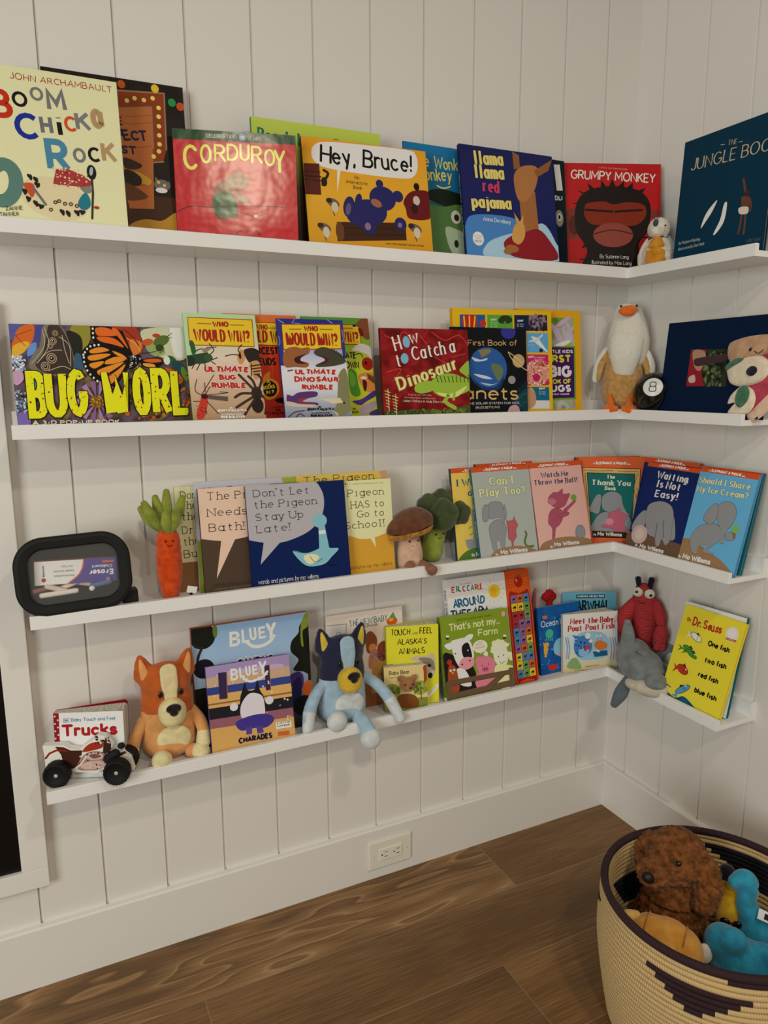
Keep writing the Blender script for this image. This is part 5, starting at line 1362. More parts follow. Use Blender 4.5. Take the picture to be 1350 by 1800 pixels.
ART['cani'] = [('r',0xa5ada8,0,0,174.2,231.4),
('p',0xc2592f,(-3.8,240.5,176,239,176,220.6,-6.4,220.6)),
('t',0xe0d9cc,'ELEPHANT & PIGGIE',43.3,223,124.3,223.6,6.6,'k',-0.008,1),
('t',0xe0d9cc,'An',35.4,222.9,40.9,222.9,3.3,'k',-0.008,1),
('t',0xe0d9cc,'Book',126.8,223.7,136.8,223.8,3.4,'k',-0.008,1),
('t',0xdad69c,'Can I',48,185.8,124.7,186,20.7,'F',-0.004,1,0x4f6f6a,1.04),
('t',0xdad69c,'Play Too?',16,158.4,156.2,158.5,20.5,'F',-0.001,1,0x4f6f6a,1.03),
('s',0x3a3c3e,(32.6,79.7,49.6,96.7,74.4,96.6,86.3,74.7,78,50.6,71.8,24.2,61.7,23.2,59.7,44.1,52.1,42.8,50.4,23.6,38.6,23.2,35.4,46.6)),
('s',0x8c9093,(33.1,79.1,49.7,95.9,74.1,95.9,85.7,74.2,77.2,50.7,71.4,24.9,61.6,24,59.5,44.9,52.5,43.5,50.6,24.4,39,23.9,36.2,46.8)),
('s',0x3a3c3e,(30,125.2,40.9,140.8,58.8,145.2,77.9,140,83.7,120.7,81.2,91.8,72.5,90.5,67.9,103.4,40.5,101.6,32.2,112.7)),
('s',0x8c9093,(30.8,125,41.4,140.2,58.8,144.4,77.4,139.4,82.9,120.6,80.7,92.4,72.1,91.2,67.5,104.1,41.1,102.1,33,112.8)),
('s',0x3a3c3e,(17.1,101.7,19.4,126.1,28.6,139.7,38.8,132.7,36.5,108.2,27.6,96.6)),
('s',0x8c9093,(17.6,102.4,20,125.5,28.6,138.9,38.3,132,36,108.8,27.6,97.4)),
('s',0x3a3c3e,(84.7,135.3,90.7,124.3,89.2,102.8,82.5,100.9)),
('s',0x8c9093,(84.8,134.5,90.4,123.6,89.1,103.6,82.7,101.7)),
('s',0x3a3c3e,(87,97.5,91.4,93,106.7,94.6,111.6,103.8,115,92.1,120.4,79.9,113.1,68,112.3,51.3,102.6,39.8,100,28.4,95,28.9,94.1,40.6,86.8,49.7,88.7,70.3,87.5,82.9)),
('s',0xad6468,(87.3,96.8,91.7,92.3,106.5,93.8,111.4,103,114.6,91.4,119.7,79.5,112.3,68,111.8,52,102.5,40.6,100,29.2,95.1,29.7,94.3,41.4,87.3,50.3,89.5,70.2,88,82.3)),
('c',0x5f7a3a,5.9,(141.3,61.1,143.1,52.5,135.7,36.4,142.5,23.1,160.5,22.1)),
('s',0x957b5c,(25,6.7,49.5,24.5,100,28.4,139.9,22.5,178.8,4.5,180.7,-19.1,23.9,-1.4)),
('t',0xdad7d0,'By',43.5,9.5,52.4,9.8,5.7,'R',-0.029,1),
('t',0xdad7d0,'Mo Willems',58.5,10.8,141.2,9.8,11.5,'R',0.012,1)]
ART['watch'] = [('r',0xd4aaa2,0,0,171.4,235.6),
('p',0xc2592f,(-3.1,246.7,176.2,246.4,174.8,222.6,-4.5,221.7)),
('t',0xe0d9cc,'ELEPHANT & PIGGIE',37.4,224.1,117.6,224.5,7,'k',-0.004,1),
('t',0xe0d9cc,'An',29.6,224.1,35.1,224.1,3.5,'k',-0.004,1),
('t',0xe0d9cc,'Book',120.1,224.5,129.9,224.5,3.6,'k',-0.004,1),
('t',0x3f4b66,'Watch Me',34.8,195.2,124.8,195.7,13.9,'F',-0.006,1),
('t',0x3f4b66,'Throw the Ball!',7.5,177.1,152.8,177.1,13.8,'F',0,1),
('s',0x3a3c3e,(90.7,105.8,121.1,123.1,130.8,131.2,136.9,125,109.9,106.5,94.2,94.6)),
('s',0xa55a6e,(91.5,106.1,120.6,122.5,130.2,130.6,136.2,124.7,110.3,107.2,94.8,95.2)),
('s',0x3a3c3e,(43.7,98.9,59.4,112.7,85.7,108.4,87,84.3,70.3,66.3,60.2,60.7,52.7,35.5,43.9,34.2,47.6,61.9,38.1,75.7)),
('s',0xa55a6e,(44.1,98.2,59.4,111.9,85.2,107.8,86.2,84,69.6,66.7,60.1,61.5,52.8,36.3,44.2,34.9,48.1,62.5,38.9,75.6)),
('s',0x3a3c3e,(47.8,139.7,66.5,154.8,82.7,154.5,99.4,163,99.2,149,121,148.3,110.3,130.6,97.9,116.2,75.5,112.3,55.5,121.7)),
('s',0xa55a6e,(48.6,139.7,67.1,154.3,82.8,153.7,99,162.3,98.6,148.5,120.2,148.1,109.5,130.9,97.5,116.9,75.8,113,56.2,122.1)),
('e',0xb9788a,58.2,131.1,13.8,8.7,0),
('s',0x3a3c3e,(77.7,93.8,100.7,100.6,110.1,97.7,104.5,90.7,82,87)),
('s',0xa55a6e,(78.5,93.8,100.2,100,109.3,97.5,103.7,91,82.7,87.4)),
('e',0x7a9c4c,131.8,136.9,9.9,8.4,0),
('s',0x3a3c3e,(123.9,50.4,133.7,61.8,149.9,59,154.9,43.1,147.8,28.4,123.1,33)),
('s',0x8c9093,(124.7,50.2,133.9,61,149.4,58.4,154.1,43.2,147.4,29.1,123.7,33.5)),
('s',0x957b5c,(-0.1,11,13,26.6,56.9,35.1,111.1,34.1,175.5,19,177.1,-3.3,-1.2,4.7)),
('t',0xdad7d0,'By',33.7,11.3,43.3,11.5,6,'R',-0.029,1),
('t',0xdad7d0,'Mo Willems',47.4,13.7,129.9,12.2,11.1,'R',0.019,1)]
ART['thank'] = [('r',0xc96a40,0,0,185.6,236.2),
('t',0xe0d9cc,'ELEPHANT & PIGGIE',48.1,216.5,130.5,215.2,7.6,'k',0.016,1),
('t',0xe0d9cc,'An',40.1,217.3,45.7,217.3,3.6,'k',0.006,1),
('t',0xe0d9cc,'Book',132.9,215.2,142.6,214.7,3.6,'k',0.047,0.999),
('p',0x2c2620,(9.5,208.7,170.3,204.5,166.4,22.5,24.2,31.7)),
('p',0xc8a870,(11.2,207.1,168.7,202.9,164.7,26.5,25.8,31.6)),
('c',0x3a3020,1.2,(14.4,200.7,54.8,198.4,95.2,199.4)),
('c',0x3a3020,1.2,(107.3,198.1,143.7,195.9,163.9,195.8)),
('c',0x3a3020,1.2,(164,191.7,152.4,151.7,165.1,111.3)),
('c',0x3a3020,1.2,(18.6,192.6,23,152.5,27.5,104.2)),
('c',0x3a3020,1.2,(158.5,151.6,164.7,139.5,158.8,127.5)),
('p',0x2c2620,(22.6,195,155.9,190.2,147.6,30.7,36.4,33.2)),
('p',0x236f6c,(24.2,193.4,154.3,188.6,145.9,32.3,38,34.8)),
('t',0xe0dcc0,'The',76,177.8,100.3,176.9,10,'F',0.039,0.999),
('t',0xe0dcc0,'Thank You',33.8,160.9,143.4,156.9,14.4,'F',0.036,0.999),
('t',0xe0dcc0,'Book',71.9,147.4,102.7,145.2,10,'F',0.072,0.997),
('s',0x3a3c3e,(34.7,35.6,42.1,59.8,62.1,83.9,96.5,87.6,133.1,79.3,145.5,63.1,145.1,34,97.2,31.1)),
('s',0x8c9093,(35.4,35.9,42.9,59.8,62.7,83.4,96.4,86.8,132.4,78.9,144.7,63,144.4,34.4,97.1,31.9)),
('s',0x3a3c3e,(63.9,108,67.7,132.1,91.8,143.2,116.2,133.8,124.7,103.6,137.2,79.3,135.3,67.2,127.2,69.3,116.8,87.5,92.5,83.6,70.1,91.9)),
('s',0x8c9093,(64.7,107.8,68.3,131.6,92,142.4,115.9,133,123.9,103.5,136.5,79.7,134.7,67.8,126.7,69.9,116.2,88.1,93,84.3,70.9,92.1)),
('s',0x3a3c3e,(30.1,92.1,39.5,116.2,51.5,134.2,62.8,132.2,62.3,104,56.1,81.9,41.9,84.8)),
('s',0x8c9093,(30.7,92.6,40.1,115.6,51.4,133.4,62.4,131.5,61.5,104.1,55.9,82.7,42.2,85.6)),
('s',0x3a3c3e,(66.6,51.5,84.8,55.4,97,51.3,82.5,71.6,88.4,85.7,100.6,89.6,114.6,98.8,116.8,89.5,125.8,81.4,142,80.9,131.3,67.2,127.4,53.1,135.7,34.8,101.3,33.1,93,41.2,66.6,45.5)),
('s',0xb4687c,(67.4,51.8,85.5,55.7,97.4,52,83.3,71.4,88.9,85.1,100.7,88.8,114.4,98,116.5,88.8,125.2,80.9,141.3,80.6,130.5,67.1,126.7,53.5,135.1,35.4,101.4,33.9,93.4,41.9,67.3,45.9)),
('e',0xc58c98,86.7,60.3,11.4,8.9,0),
('p',0x3c3029,(39.6,36.4,134.6,30,133.2,13.8,40.6,17)),
('t',0xdad7d0,'By',42.9,22.6,50.3,22.6,5.7,'R',0.008,1),
('t',0xcfc6b4,'Mo Willems',53.5,22.5,120.9,18.8,10.5,'R',0.056,0.998)]
ART['thank2'] = [('r',0xc2592f,0,211.3,189.5,234.8)]
ART['wait'] = [('r',0x192f66,0,0,176,233.7),
('p',0xc2592f,(-11.8,236.5,179.6,235.6,180.8,221.6,-9.6,223.4)),
('t',0xe0d9cc,'ELEPHANT & PIGGIE',46,226.4,123.8,225.8,7.3,'k',0.008,1),
('t',0xe0d9cc,'An',37.8,226.4,43.5,226.4,3.7,'k',0.008,1),
('t',0xe0d9cc,'Book',126,225.8,134.9,225.7,3.5,'k',0.008,1),
('t',0xdcd8cc,'Waiting',40.2,195.2,140.5,193.5,19.4,'F',0.016,1),
('t',0xdcd8cc,'Is Not',46.5,172.1,127.9,171.4,19.3,'F',0.01,1),
('t',0xdcd8cc,'Easy!',50.7,146.5,126,147.4,18.4,'F',-0.011,1),
('s',0x6c5844,(-12.9,38.3,32.6,44.9,109.1,42.1,175.5,40.3,184.7,1,-3.6,-0.8)),
('s',0x3a3c3e,(6.9,50.2,9.4,79.1,26.4,104.1,41.6,104.6,47.8,73.8,36.8,47.7)),
('s',0x8c9093,(7.4,50.8,10.2,79,26.5,103.3,41.3,103.9,47,73.9,36.6,48.5)),
('s',0x3a3c3e,(120,105.8,132.4,104.1,152.2,54.4,136,47.4,128.9,80.5)),
('s',0x8c9093,(120.4,105.1,132.4,103.3,151.7,55,135.9,48.2,129.6,80.2)),
('s',0x3a3c3e,(40.6,100.4,42,124.6,74.6,138.2,110.3,133.1,128.5,111.1,133.4,81.3,139.5,48.1,130,30.9,113.6,43,110.7,26.9,100.4,22.8,89.5,42.1,68.2,45.8,50.5,66.3)),
('s',0x8c9093,(41.3,100,42.6,124,74.8,137.4,110.1,132.3,128,110.5,132.6,81.1,138.8,48.5,129.5,31.5,113.2,43.7,110.4,27.7,100.3,23.6,89.6,42.9,68.8,46.4,51.3,66.4)),
('c',0x3a3c3e,1.6,(101.3,91,116.9,47.5)),
('c',0x3a3c3e,1.6,(85.5,80.5,91.8,42.5)),
('t',0xdad7d0,'By',34.2,9.5,42.6,9.6,6.4,'R',-0.014,1),
('t',0xdad7d0,'Mo Willems',49.4,7.9,129.6,9.3,11.9,'R',-0.017,1),
('e',0xb7a7a0,37.7,42.3,26.7,24.7,0),
('e',0xc2b4ac,37.5,43.1,13.8,16,0)]
ART['wait2'] = [('r',0x192f66,0,0,179.7,240),
('p',0xc2592f,(-5.6,241.1,182.8,242.1,181.9,228.3,-7.1,226.9)),
('t',0xe0d9cc,'ELEPHANT & PIGGIE',44.7,231,124.1,229.5,6.8,'k',0.019,1),
('t',0xe0d9cc,'An',36.4,231.2,42.2,231.1,3.4,'k',0.019,1),
('t',0xe0d9cc,'Book',126.4,229.5,135.5,229.3,3.3,'k',0.019,1)]
ART['ice'] = [('r',0x68a9cc,0,0,160.6,237.8),
('p',0xc2592f,(-24.3,245.2,164.9,241.2,166.1,224.6,-18.6,227.3)),
('t',0xe0d9cc,'ELEPHANT & PIGGIE',31.7,229.3,114.1,227.7,6.6,'k',0.02,1),
('t',0xe0d9cc,'An',23,229.5,29.1,229.4,3.3,'k',0.02,1),
('t',0xe0d9cc,'Book',116.4,227.6,125.8,227.5,3.1,'k',0.02,1),
('t',0xd2cfa6,'Should I Share',3.5,199.7,146.2,200.3,14.8,'F',-0.004,1,0x4a7080,0.92),
('t',0xd2cfa6,'My Ice Cream?',2.5,177.5,146.4,179.2,14.8,'F',-0.012,1,0x4a7080,0.92),
('s',0x957b5c,(-12.2,49.7,11.3,61.9,43.8,57.5,87.3,41.5,124.2,28.7,163.6,3.5,162.9,-7,3.5,0.9)),
('s',0x3a3c3e,(21.7,60.3,26.9,83.3,43.2,100.9,78.4,110.9,103.1,97.8,105.3,77.1,90,59.9,77.4,46.5,95.7,41.6,88.4,38.2,67,38.9,70.3,55.7,50.1,51.5,48.3,29.4,30.6,36.5)),
('s',0x8c9093,(22.5,60.3,27.6,82.9,43.6,100.2,78.2,110.1,102.5,97.2,104.6,76.8,89.2,60,76.9,47.2,95,42.1,87.9,38.8,67,39.7,69.9,56.4,50.8,51.9,48.7,30.1,31.3,37)),
('s',0x3a3c3e,(76.1,131.8,73.9,152.7,90.4,165.9,115.5,162.8,129.2,140.8,122.9,112,111.8,95.9,115,72.1,104.5,69.2,99.2,97.1,86.3,112.3)),
('s',0x8c9093,(76.8,131.5,74.4,152.1,90.6,165.1,115.3,162,128.6,140.3,122.1,112.3,111.5,96.6,114.8,72.9,104.5,70,99.3,97.9,87,112.6)),
('s',0x3a3c3e,(43.1,115.4,48.9,138,62.6,155.3,74.1,154.6,80.2,125.4,71,107.8,58.5,107.3)),
('s',0x8c9093,(43.8,115.9,49.6,137.6,62.6,154.5,73.8,153.9,79.4,125.6,70.7,108.5,58.6,108.1)),
('s',0x3a3c3e,(112.8,92.6,130.6,99.6,141,91.2,136.1,81.6,119.2,78.2)),
('s',0x8c9093,(113.6,92.4,130.4,98.8,140.2,91,135.5,82.1,119.7,78.8)),
('p',0x8a6a40,(128.8,99.2,140.1,100.7,139,82.2)),
('e',0x7fae60,136.1,107.5,9.8,9.2,0),
('t',0xdad7d0,'Mo Willems',13,11.2,93.8,13.8,13.1,'R',-0.033,0.999),
('t',0xdad7d0,'By',-0.1,12,7.4,11.4,6.6,'R',0.072,0.997)]
ART['ice2'] = [('r',0x2a6a78,0,0,171,236.8),
('t',0xe0d9cc,'ELEPHANT & PIGGIE',39.5,230.1,122,233,5.1,'k',-0.036,0.999),
('p',0xc2592f,(-22.7,241.3,173.1,240.4,173.4,232,-20.6,234))]
ART['trucks'] = [('r',0xdad7d4,0,0,137.8,138),
('p',0x8a1c22,(-4.7,145.5,10.9,145,9.6,48.8,-5.8,49.4)),
('e',0xdad6d2,2.6,131.4,1.6,1.7,0),
('e',0xdad6d2,8,123.5,1.6,1.7,0),
('e',0xdad6d2,2.3,115.9,1.6,1.7,0),
('e',0xdad6d2,7.7,108,1.6,1.7,0),
('e',0xdad6d2,2,100.5,1.6,1.7,0),
('e',0xdad6d2,7.7,92.5,1.6,1.7,0),
('e',0xdad6d2,1.8,84.9,1.6,1.7,0),
('e',0xdad6d2,7.4,76.9,1.6,1.7,0),
('e',0xdad6d2,1.5,69.4,1.6,1.7,0),
('e',0xdad6d2,6.9,62,1.6,1.7,0),
('l',0x3a7a9c,0.9,(19.8,126.7,30.2,126.9,29.8,118.3,19.3,118.1,19.8,126.7)),
('t',0x3a7a9c,'DK',21.4,119.8,28.1,119.9,5,'b',-0.007,1),
('t',0x3577a0,'Baby Touch and Feel',34.2,119.3,121.5,119.6,7.7,'s',-0.003,1),
('t',0x9e2126,'Trucks',14.7,88.5,124.7,88.3,25.5,'R',0.001,1),
('p',0x8f7440,(24.3,66.3,57.9,66.1,56.2,60.9,24.9,61.2)),
('s',0x6a5a34,(68.4,71.3,76,77.2,99.3,73.1,101.1,51.1,68.9,52.5)),
('p',0x8f7440,(28.4,60.5,40.1,60.6,39.1,53.8,29.5,54.2))]
ART['bbig'] = [('g',(0x2a2a34,0x4a4a58,0x8a94a8,0x9fb4cb,0x96b2cc,0x86a4c2,),0,0,267.8,270.4),
('r',0x23231f,0,0,53.6,135.2),
('e',0x232820,24.1,250.6,28.5,29.1,0),
('e',0x232820,8.2,257.6,14.5,18.6,0),
('c',0x3f2e34,6,(21.7,225.3,11.9,204.3,8.1,174.7)),
('c',0x3f2e34,3.4,(19.3,222,4.9,235.6)),
('e',0x25222a,22.9,177.8,22.8,21.8,0),
('e',0x6a7a38,52.1,258.2,5.2,15,0),
('s',0x24281f,(248,243.6,282.6,270.5,283.1,120.7,250.1,130.7,225.9,139.2,239.4,160.9,222.2,183.9,225.6,207.3,242.9,224.5)),
('s',0x7d8c3c,(263.9,271.2,270,268.3,266.2,236.9,253.3,226.8,253.4,190.7,247.7,199.7,250,243.3)),
('l',0x2a2420,12.1,(267.5,143.8,265.2,21.6)),
('s',0x4a3a70,(212.9,125.5,237.9,133,249.5,118.7,243.9,91.4,215.8,104.8)),
('e',0xb8602c,262.3,85.8,16.9,22.3,0),
('s',0x2c2a5a,(221.9,103.7,241.3,120.2,243.4,83.3,233.5,52.7,221.2,55.2)),
('e',0x1f2026,245.8,50.2,25.2,24.3,0),
('t',0xdcdad6,'B',85.2,220.5,103.4,219.8,27.4,'R',0.038,0.999),
('t',0xdcdad6,'L',113.6,223.9,125.1,224.4,25.3,'R',-0.038,0.999),
('t',0xdcdad6,'U',131.4,226.5,142.3,227,23.9,'R',-0.053,0.999),
('t',0xdcdad6,'E',151.7,227.1,163.5,227.6,22.5,'R',-0.039,0.999),
('t',0xdcdad6,'Y',169.5,222.3,186.1,222,32.7,'R',0.019,1),
('c',0xdcdad6,7.7,(119.7,223.7,134.4,210.4,153.7,208,173.8,214.9,184.4,226.6)),
('t',0x2a2858,'CAMPING',96.3,167.2,178.9,165.1,19.2,'h',0.026,1,0xd8d4e0,2.31)]
ART['char'] = [('r',0x9d8db2,0,0,186.2,192),
('s',0xb0a4c4,(20.8,169,43.4,176.2,156.9,174.3,175.4,161.8,177.3,138.6,25.8,142.5)),
('p',0xb9a088,(-8.2,168.4,207.5,165.1,205.4,142.4,-10,147)),
('p',0x3f4c8c,(-10,147,205.4,142.4,203.9,125.4,-11.4,130.9)),
('p',0xc9a468,(-11.4,130.9,203.9,125.4,201.2,95.9,-13.7,103)),
('p',0x8a6a48,(-12.9,113,202.2,106.5,201.8,102.7,-13.2,109.4)),
('p',0x2a2a30,(-13.7,103,201.2,95.9,198.9,70.7,-15.8,79.1)),
('p',0x8f6470,(-15.8,79.1,198.9,70.7,197,50,-17.4,59.5)),
('p',0xc4a064,(-17.4,59.5,197,50,190.2,-25,-23.4,-11.6)),
('p',0x3f3454,(26.1,176.1,44.8,175.2,42,117.5,24.5,118.5)),
('l',0x9a7050,1.5,(44.8,175.2,42,117.5)),
('p',0x3f3454,(129.1,175.1,140.7,175.1,138.8,119.5,128,119.5)),
('l',0x9a7050,1.5,(140.7,175.1,138.8,119.5)),
('t',0xdcdad6,'B',54.2,156.6,66.8,156,21.2,'R',0.054,0.999),
('t',0xdcdad6,'L',74.6,159.1,82.1,159.3,19.1,'R',-0.028,1),
('t',0xdcdad6,'U',88.2,160.5,95.8,160.7,18.4,'R',-0.028,1),
('t',0xdcdad6,'E',103.3,160.6,111.7,160.7,17.8,'R',-0.011,1),
('t',0xdcdad6,'Y',117.7,159.3,130.7,158.6,24.5,'R',0.052,0.999),
('c',0xdcdad6,5.5,(80.5,154.4,93,146.3,108.2,146.6,123.9,151.5,134.4,161)),
('d',(0xd9d4cc,0xe0d8b0,0xc9b9d9,),9.1,32.3,179.3,161.1,36,1.46,2.91,5),
('s',0x26272e,(69.4,112.5,74.3,126.5,82.4,145.5,86.9,128,102.7,127,110.1,146.3,114.5,123.1,121.9,106.7,118,84.9,94.3,74.4,68.7,83)),
('s',0xc9c8cc,(69.9,97.6,90.7,119.8,116.6,111.4,122.1,87.9,118.3,66.1,93.3,63.4,69.4,69.9)),
('e',0xc9c8cc,54.2,96.8,8.9,8.8,0),
('e',0xc9c8cc,133.7,97,9.3,8.9,0),
('s',0x4a3f8c,(54.9,61.6,78.8,70,113,70.9,135.3,62.8,140,50.6,121.7,39.2,95.2,42.5,65.2,43)),
('p',0x5a4a90,(76.9,48.1,90,47.3,88.5,30.9,76.2,31.5)),
('p',0x5a4a90,(99.3,45.5,112.6,44.7,115,29.3,100.9,29.1)),
('t',0x1f2440,'CHARADES',57.5,15,132.4,13,13.1,'h',0.027,1),
('p',0xdad7d0,(143.8,45.3,179.7,42.9,179.2,28.5,143.3,30.4)),
('t',0x1f2440,'A LIFT-THE-',145.7,40.4,178.1,38.6,3.7,'b',0.056,0.998),
('t',0x1f2440,'FLAP BOOK',146.7,34.2,175.6,32.7,3.7,'b',0.053,0.999),
('p',0xb8683a,(146.6,23.7,173,21.4,172.2,12.1,146.5,14.6))]
ART['baby'] = [('r',0xd8c5bc,0,0,203.1,242.8),
('r',0x9a6a48,0,0,203.1,72.8),
('t',0x1f7d7c,'THE NEW BABY',60.6,208.7,161.7,210.7,15.8,'z',-0.02,1),
('t',0x1d1a18,'BY',105.9,206.6,113.2,206.8,5.1,'z',-0.036,0.999),
('t',0x1d1a18,'MERCER MAYER',90.5,201.1,134.7,201.7,5.9,'z',-0.012,1),
('p',0xc9c6c4,(2.1,219.5,52.7,217.4,48.6,175.3,1.8,178.1)),
('l',0x5a5654,1.2,(2.1,219.5,52.7,217.4,48.6,175.3)),
('c',0x5a5654,1,(38,192.7,37,189.5,34.7,187.4,31.6,187,28.6,188.3,26.5,191.1,25.9,194.5,26.8,197.7,29.2,199.8,32.2,200.2,35.2,198.9,37.3,196.2,38,192.7)),
('s',0x8a5632,(102.1,180,116.1,190.7,131.2,171.5,127.8,146.3,104.8,137)),
('e',0xc98f5e,118.8,147.7,10,11,0),
('s',0xb87f6a,(111.5,136,132.2,141.3,135.1,102.2,107.6,98.1)),
('p',0xb99254,(115.1,114,149.5,115,149.7,65.1,115.2,62.4)),
('s',0x8a4f34,(132.5,149.9,153.6,159.5,156.4,116,135.7,115)),
('d',(0x8f5f80,0xb08a98,0x6a4a30,),113,118.6,150.1,130,26,2.74,5.47,3),
('e',0xc2602c,174,208.2,14.9,10.3,0),
('p',0x4f9a6a,(166.6,217.8,178.2,231.2,185,215.3)),
('e',0xd9a03a,171.9,211.9,6.5,4.3,0),
('p',0xb99254,(111.2,76,150.2,75.9,148.3,30.6,111.6,32.9))]
ART['alaska'] = [('r',0xcbc940,0,0,132.1,201.3),
('t',0x1d1a18,'TOUCH',10.6,178.4,59.7,178,16.3,'z',0.009,1),
('t',0x1d1a18,'AND',65,178,79.6,178.5,5.6,'z',-0.033,0.999),
('t',0x1d1a18,'FEEL',83.7,178.6,116.9,178.9,16.4,'z',-0.01,1),
('t',0x1d1a18,"ALASKA'S",27.3,154.5,101.4,152.6,14.9,'z',0.026,1),
('t',0x1d1a18,'ANIMALS',30.6,129.7,96.6,128.9,15.7,'z',0.012,1),
('s',0xb8b19e,(58.8,116.3,80.7,123.7,99.5,120.7,116.6,128.5,122.9,116,123.6,78,110.1,63.9,100.8,79.8,87.9,103.5)),
('s',0x8a8272,(80.5,115.4,99.4,117.7,118.3,108.8,121.7,82,106.7,94.5)),
('e',0x2a2522,110.2,70.7,6.1,7.6,0),
('e',0x1f1b18,108.2,96.3,4.6,3.4,0),
('p',0xdad6cc,(98.1,20,129.7,50.1,130.8,39.4,104.9,11.1)),
('t',0x4a4a30,'By Bonnie',105.8,22.4,125.8,39.8,3.4,'j',-0.655,0.755)]
ART['bbear'] = [('r',0xcabc86,0,0,108.3,109.4),
('r',0x7f8a40,0,0,108.3,27.4),
('e',0x8a9648,18.7,49.6,21.5,18.2,0),
('e',0x8a9648,91.5,51.7,19.6,17.7,0),
('d',(0x6a7a34,0xa0a858,),-0.2,35.1,37.7,64.2,26,2.95,5.16,3),
('d',(0x6a7a34,0xa0a858,),76,36.6,108.8,64.8,26,3,5.26,4),
('l',0x5a4a2a,2.6,(19.5,18.4,18.8,53.3)),
('l',0x5a4a2a,1.8,(18.3,38.7,7.6,50.7)),
('l',0x5a4a2a,1.8,(19.2,42.3,31.8,53.8)),
('l',0x5a4a2a,2.2,(92.5,23.9,91.5,53.5)),
('s',0x9a4f2c,(99.5,104.3,109.3,105.3,109.9,73.9,101.2,63.7,100.1,89.6)),
('t',0x2f3430,'Baby Bear',12.6,89.6,64.5,89.2,10.2,'s',0.009,1),
('t',0x4a4a40,'Finger Puppet Book',11.6,81.7,53.1,81.5,3.3,'s',0.006,1),
('s',0x80522c,(28.9,23,36.9,38.7,70.4,37.2,84.9,21,80.6,4.8,32.2,8))]
ART['carle'] = [('r',0xd9d5ce,0,0,178.2,298.1),
('t',0x1d1a18,'the world of',37.6,280.3,75,280.4,4.2,'q',-0.002,1),
('t',0xb2302a,'E',14.8,264.1,23,263.9,12.8,'b',0.034,0.999),
('t',0x2f7a4a,'R',28.8,263.9,36.2,263.7,12.8,'b',0.023,1),
('t',0x2a6a90,'I',41.4,263.1,42,263.8,12.9,'b',-0.802,0.598),
('t',0xb2302a,'C',47.2,263.1,54.3,263,12.9,'b',0.017,1),
('t',0x2a5f98,'C',60.5,263,67.6,262.9,12.9,'b',0.017,1),
('t',0x2f7a4a,'A',72.1,262.7,80.2,262.5,13,'b',0.028,1),
('t',0xb2302a,'R',84.6,262.3,91.8,262.2,13,'b',0.017,1),
('t',0xc08a2c,'L',94.6,262.2,99.1,262.4,13,'b',-0.046,0.999),
('t',0xb2302a,'E',100.9,262.6,105.5,262.8,13,'b',-0.046,0.999),
('t',0x1f6688,'AROUND',13.7,223.3,108.4,224.5,23.3,'J',-0.013,1),
('t',0x1f3f58,'THE FARM',3.6,195.6,117.3,195.1,21.7,'J',0.005,1),
('t',0x2f7a5a,'with Sound',119.8,196.7,161.7,198.7,7.7,'j',-0.05,0.999),
('l',0xcfa83a,1,(162.4,245,172.1,241.9)),
('l',0xcfa83a,1,(157.3,236.5,164.7,229.8)),
('l',0xcfa83a,1,(149.1,231,152.7,222.2)),
('l',0xcfa83a,1,(139.4,229.8,138.5,220.6)),
('l',0xcfa83a,1,(130.1,233,125,225.2)),
('l',0xcfa83a,1,(123.1,240,114.8,235)),
('l',0xcfa83a,1,(119.7,249.3,109.8,248.3)),
('l',0xcfa83a,1,(120.6,259.2,111.1,262.2)),
('l',0xcfa83a,1,(125.6,267.7,118.3,274.3)),
('l',0xcfa83a,1,(133.8,273.2,130.2,282)),
('l',0xcfa83a,1,(143.5,274.5,144.3,283.8)),
('l',0xcfa83a,1,(152.8,271.4,157.9,279.4)),
('l',0xcfa83a,1,(159.9,264.4,168.4,269.5)),
('l',0xcfa83a,1,(163.3,255,173.4,256.1)),
('e',0xdcb83a,141.4,252.2,17.9,18.2,0),
('e',0xd0a42c,139.8,250.4,9.2,11.6,0)]
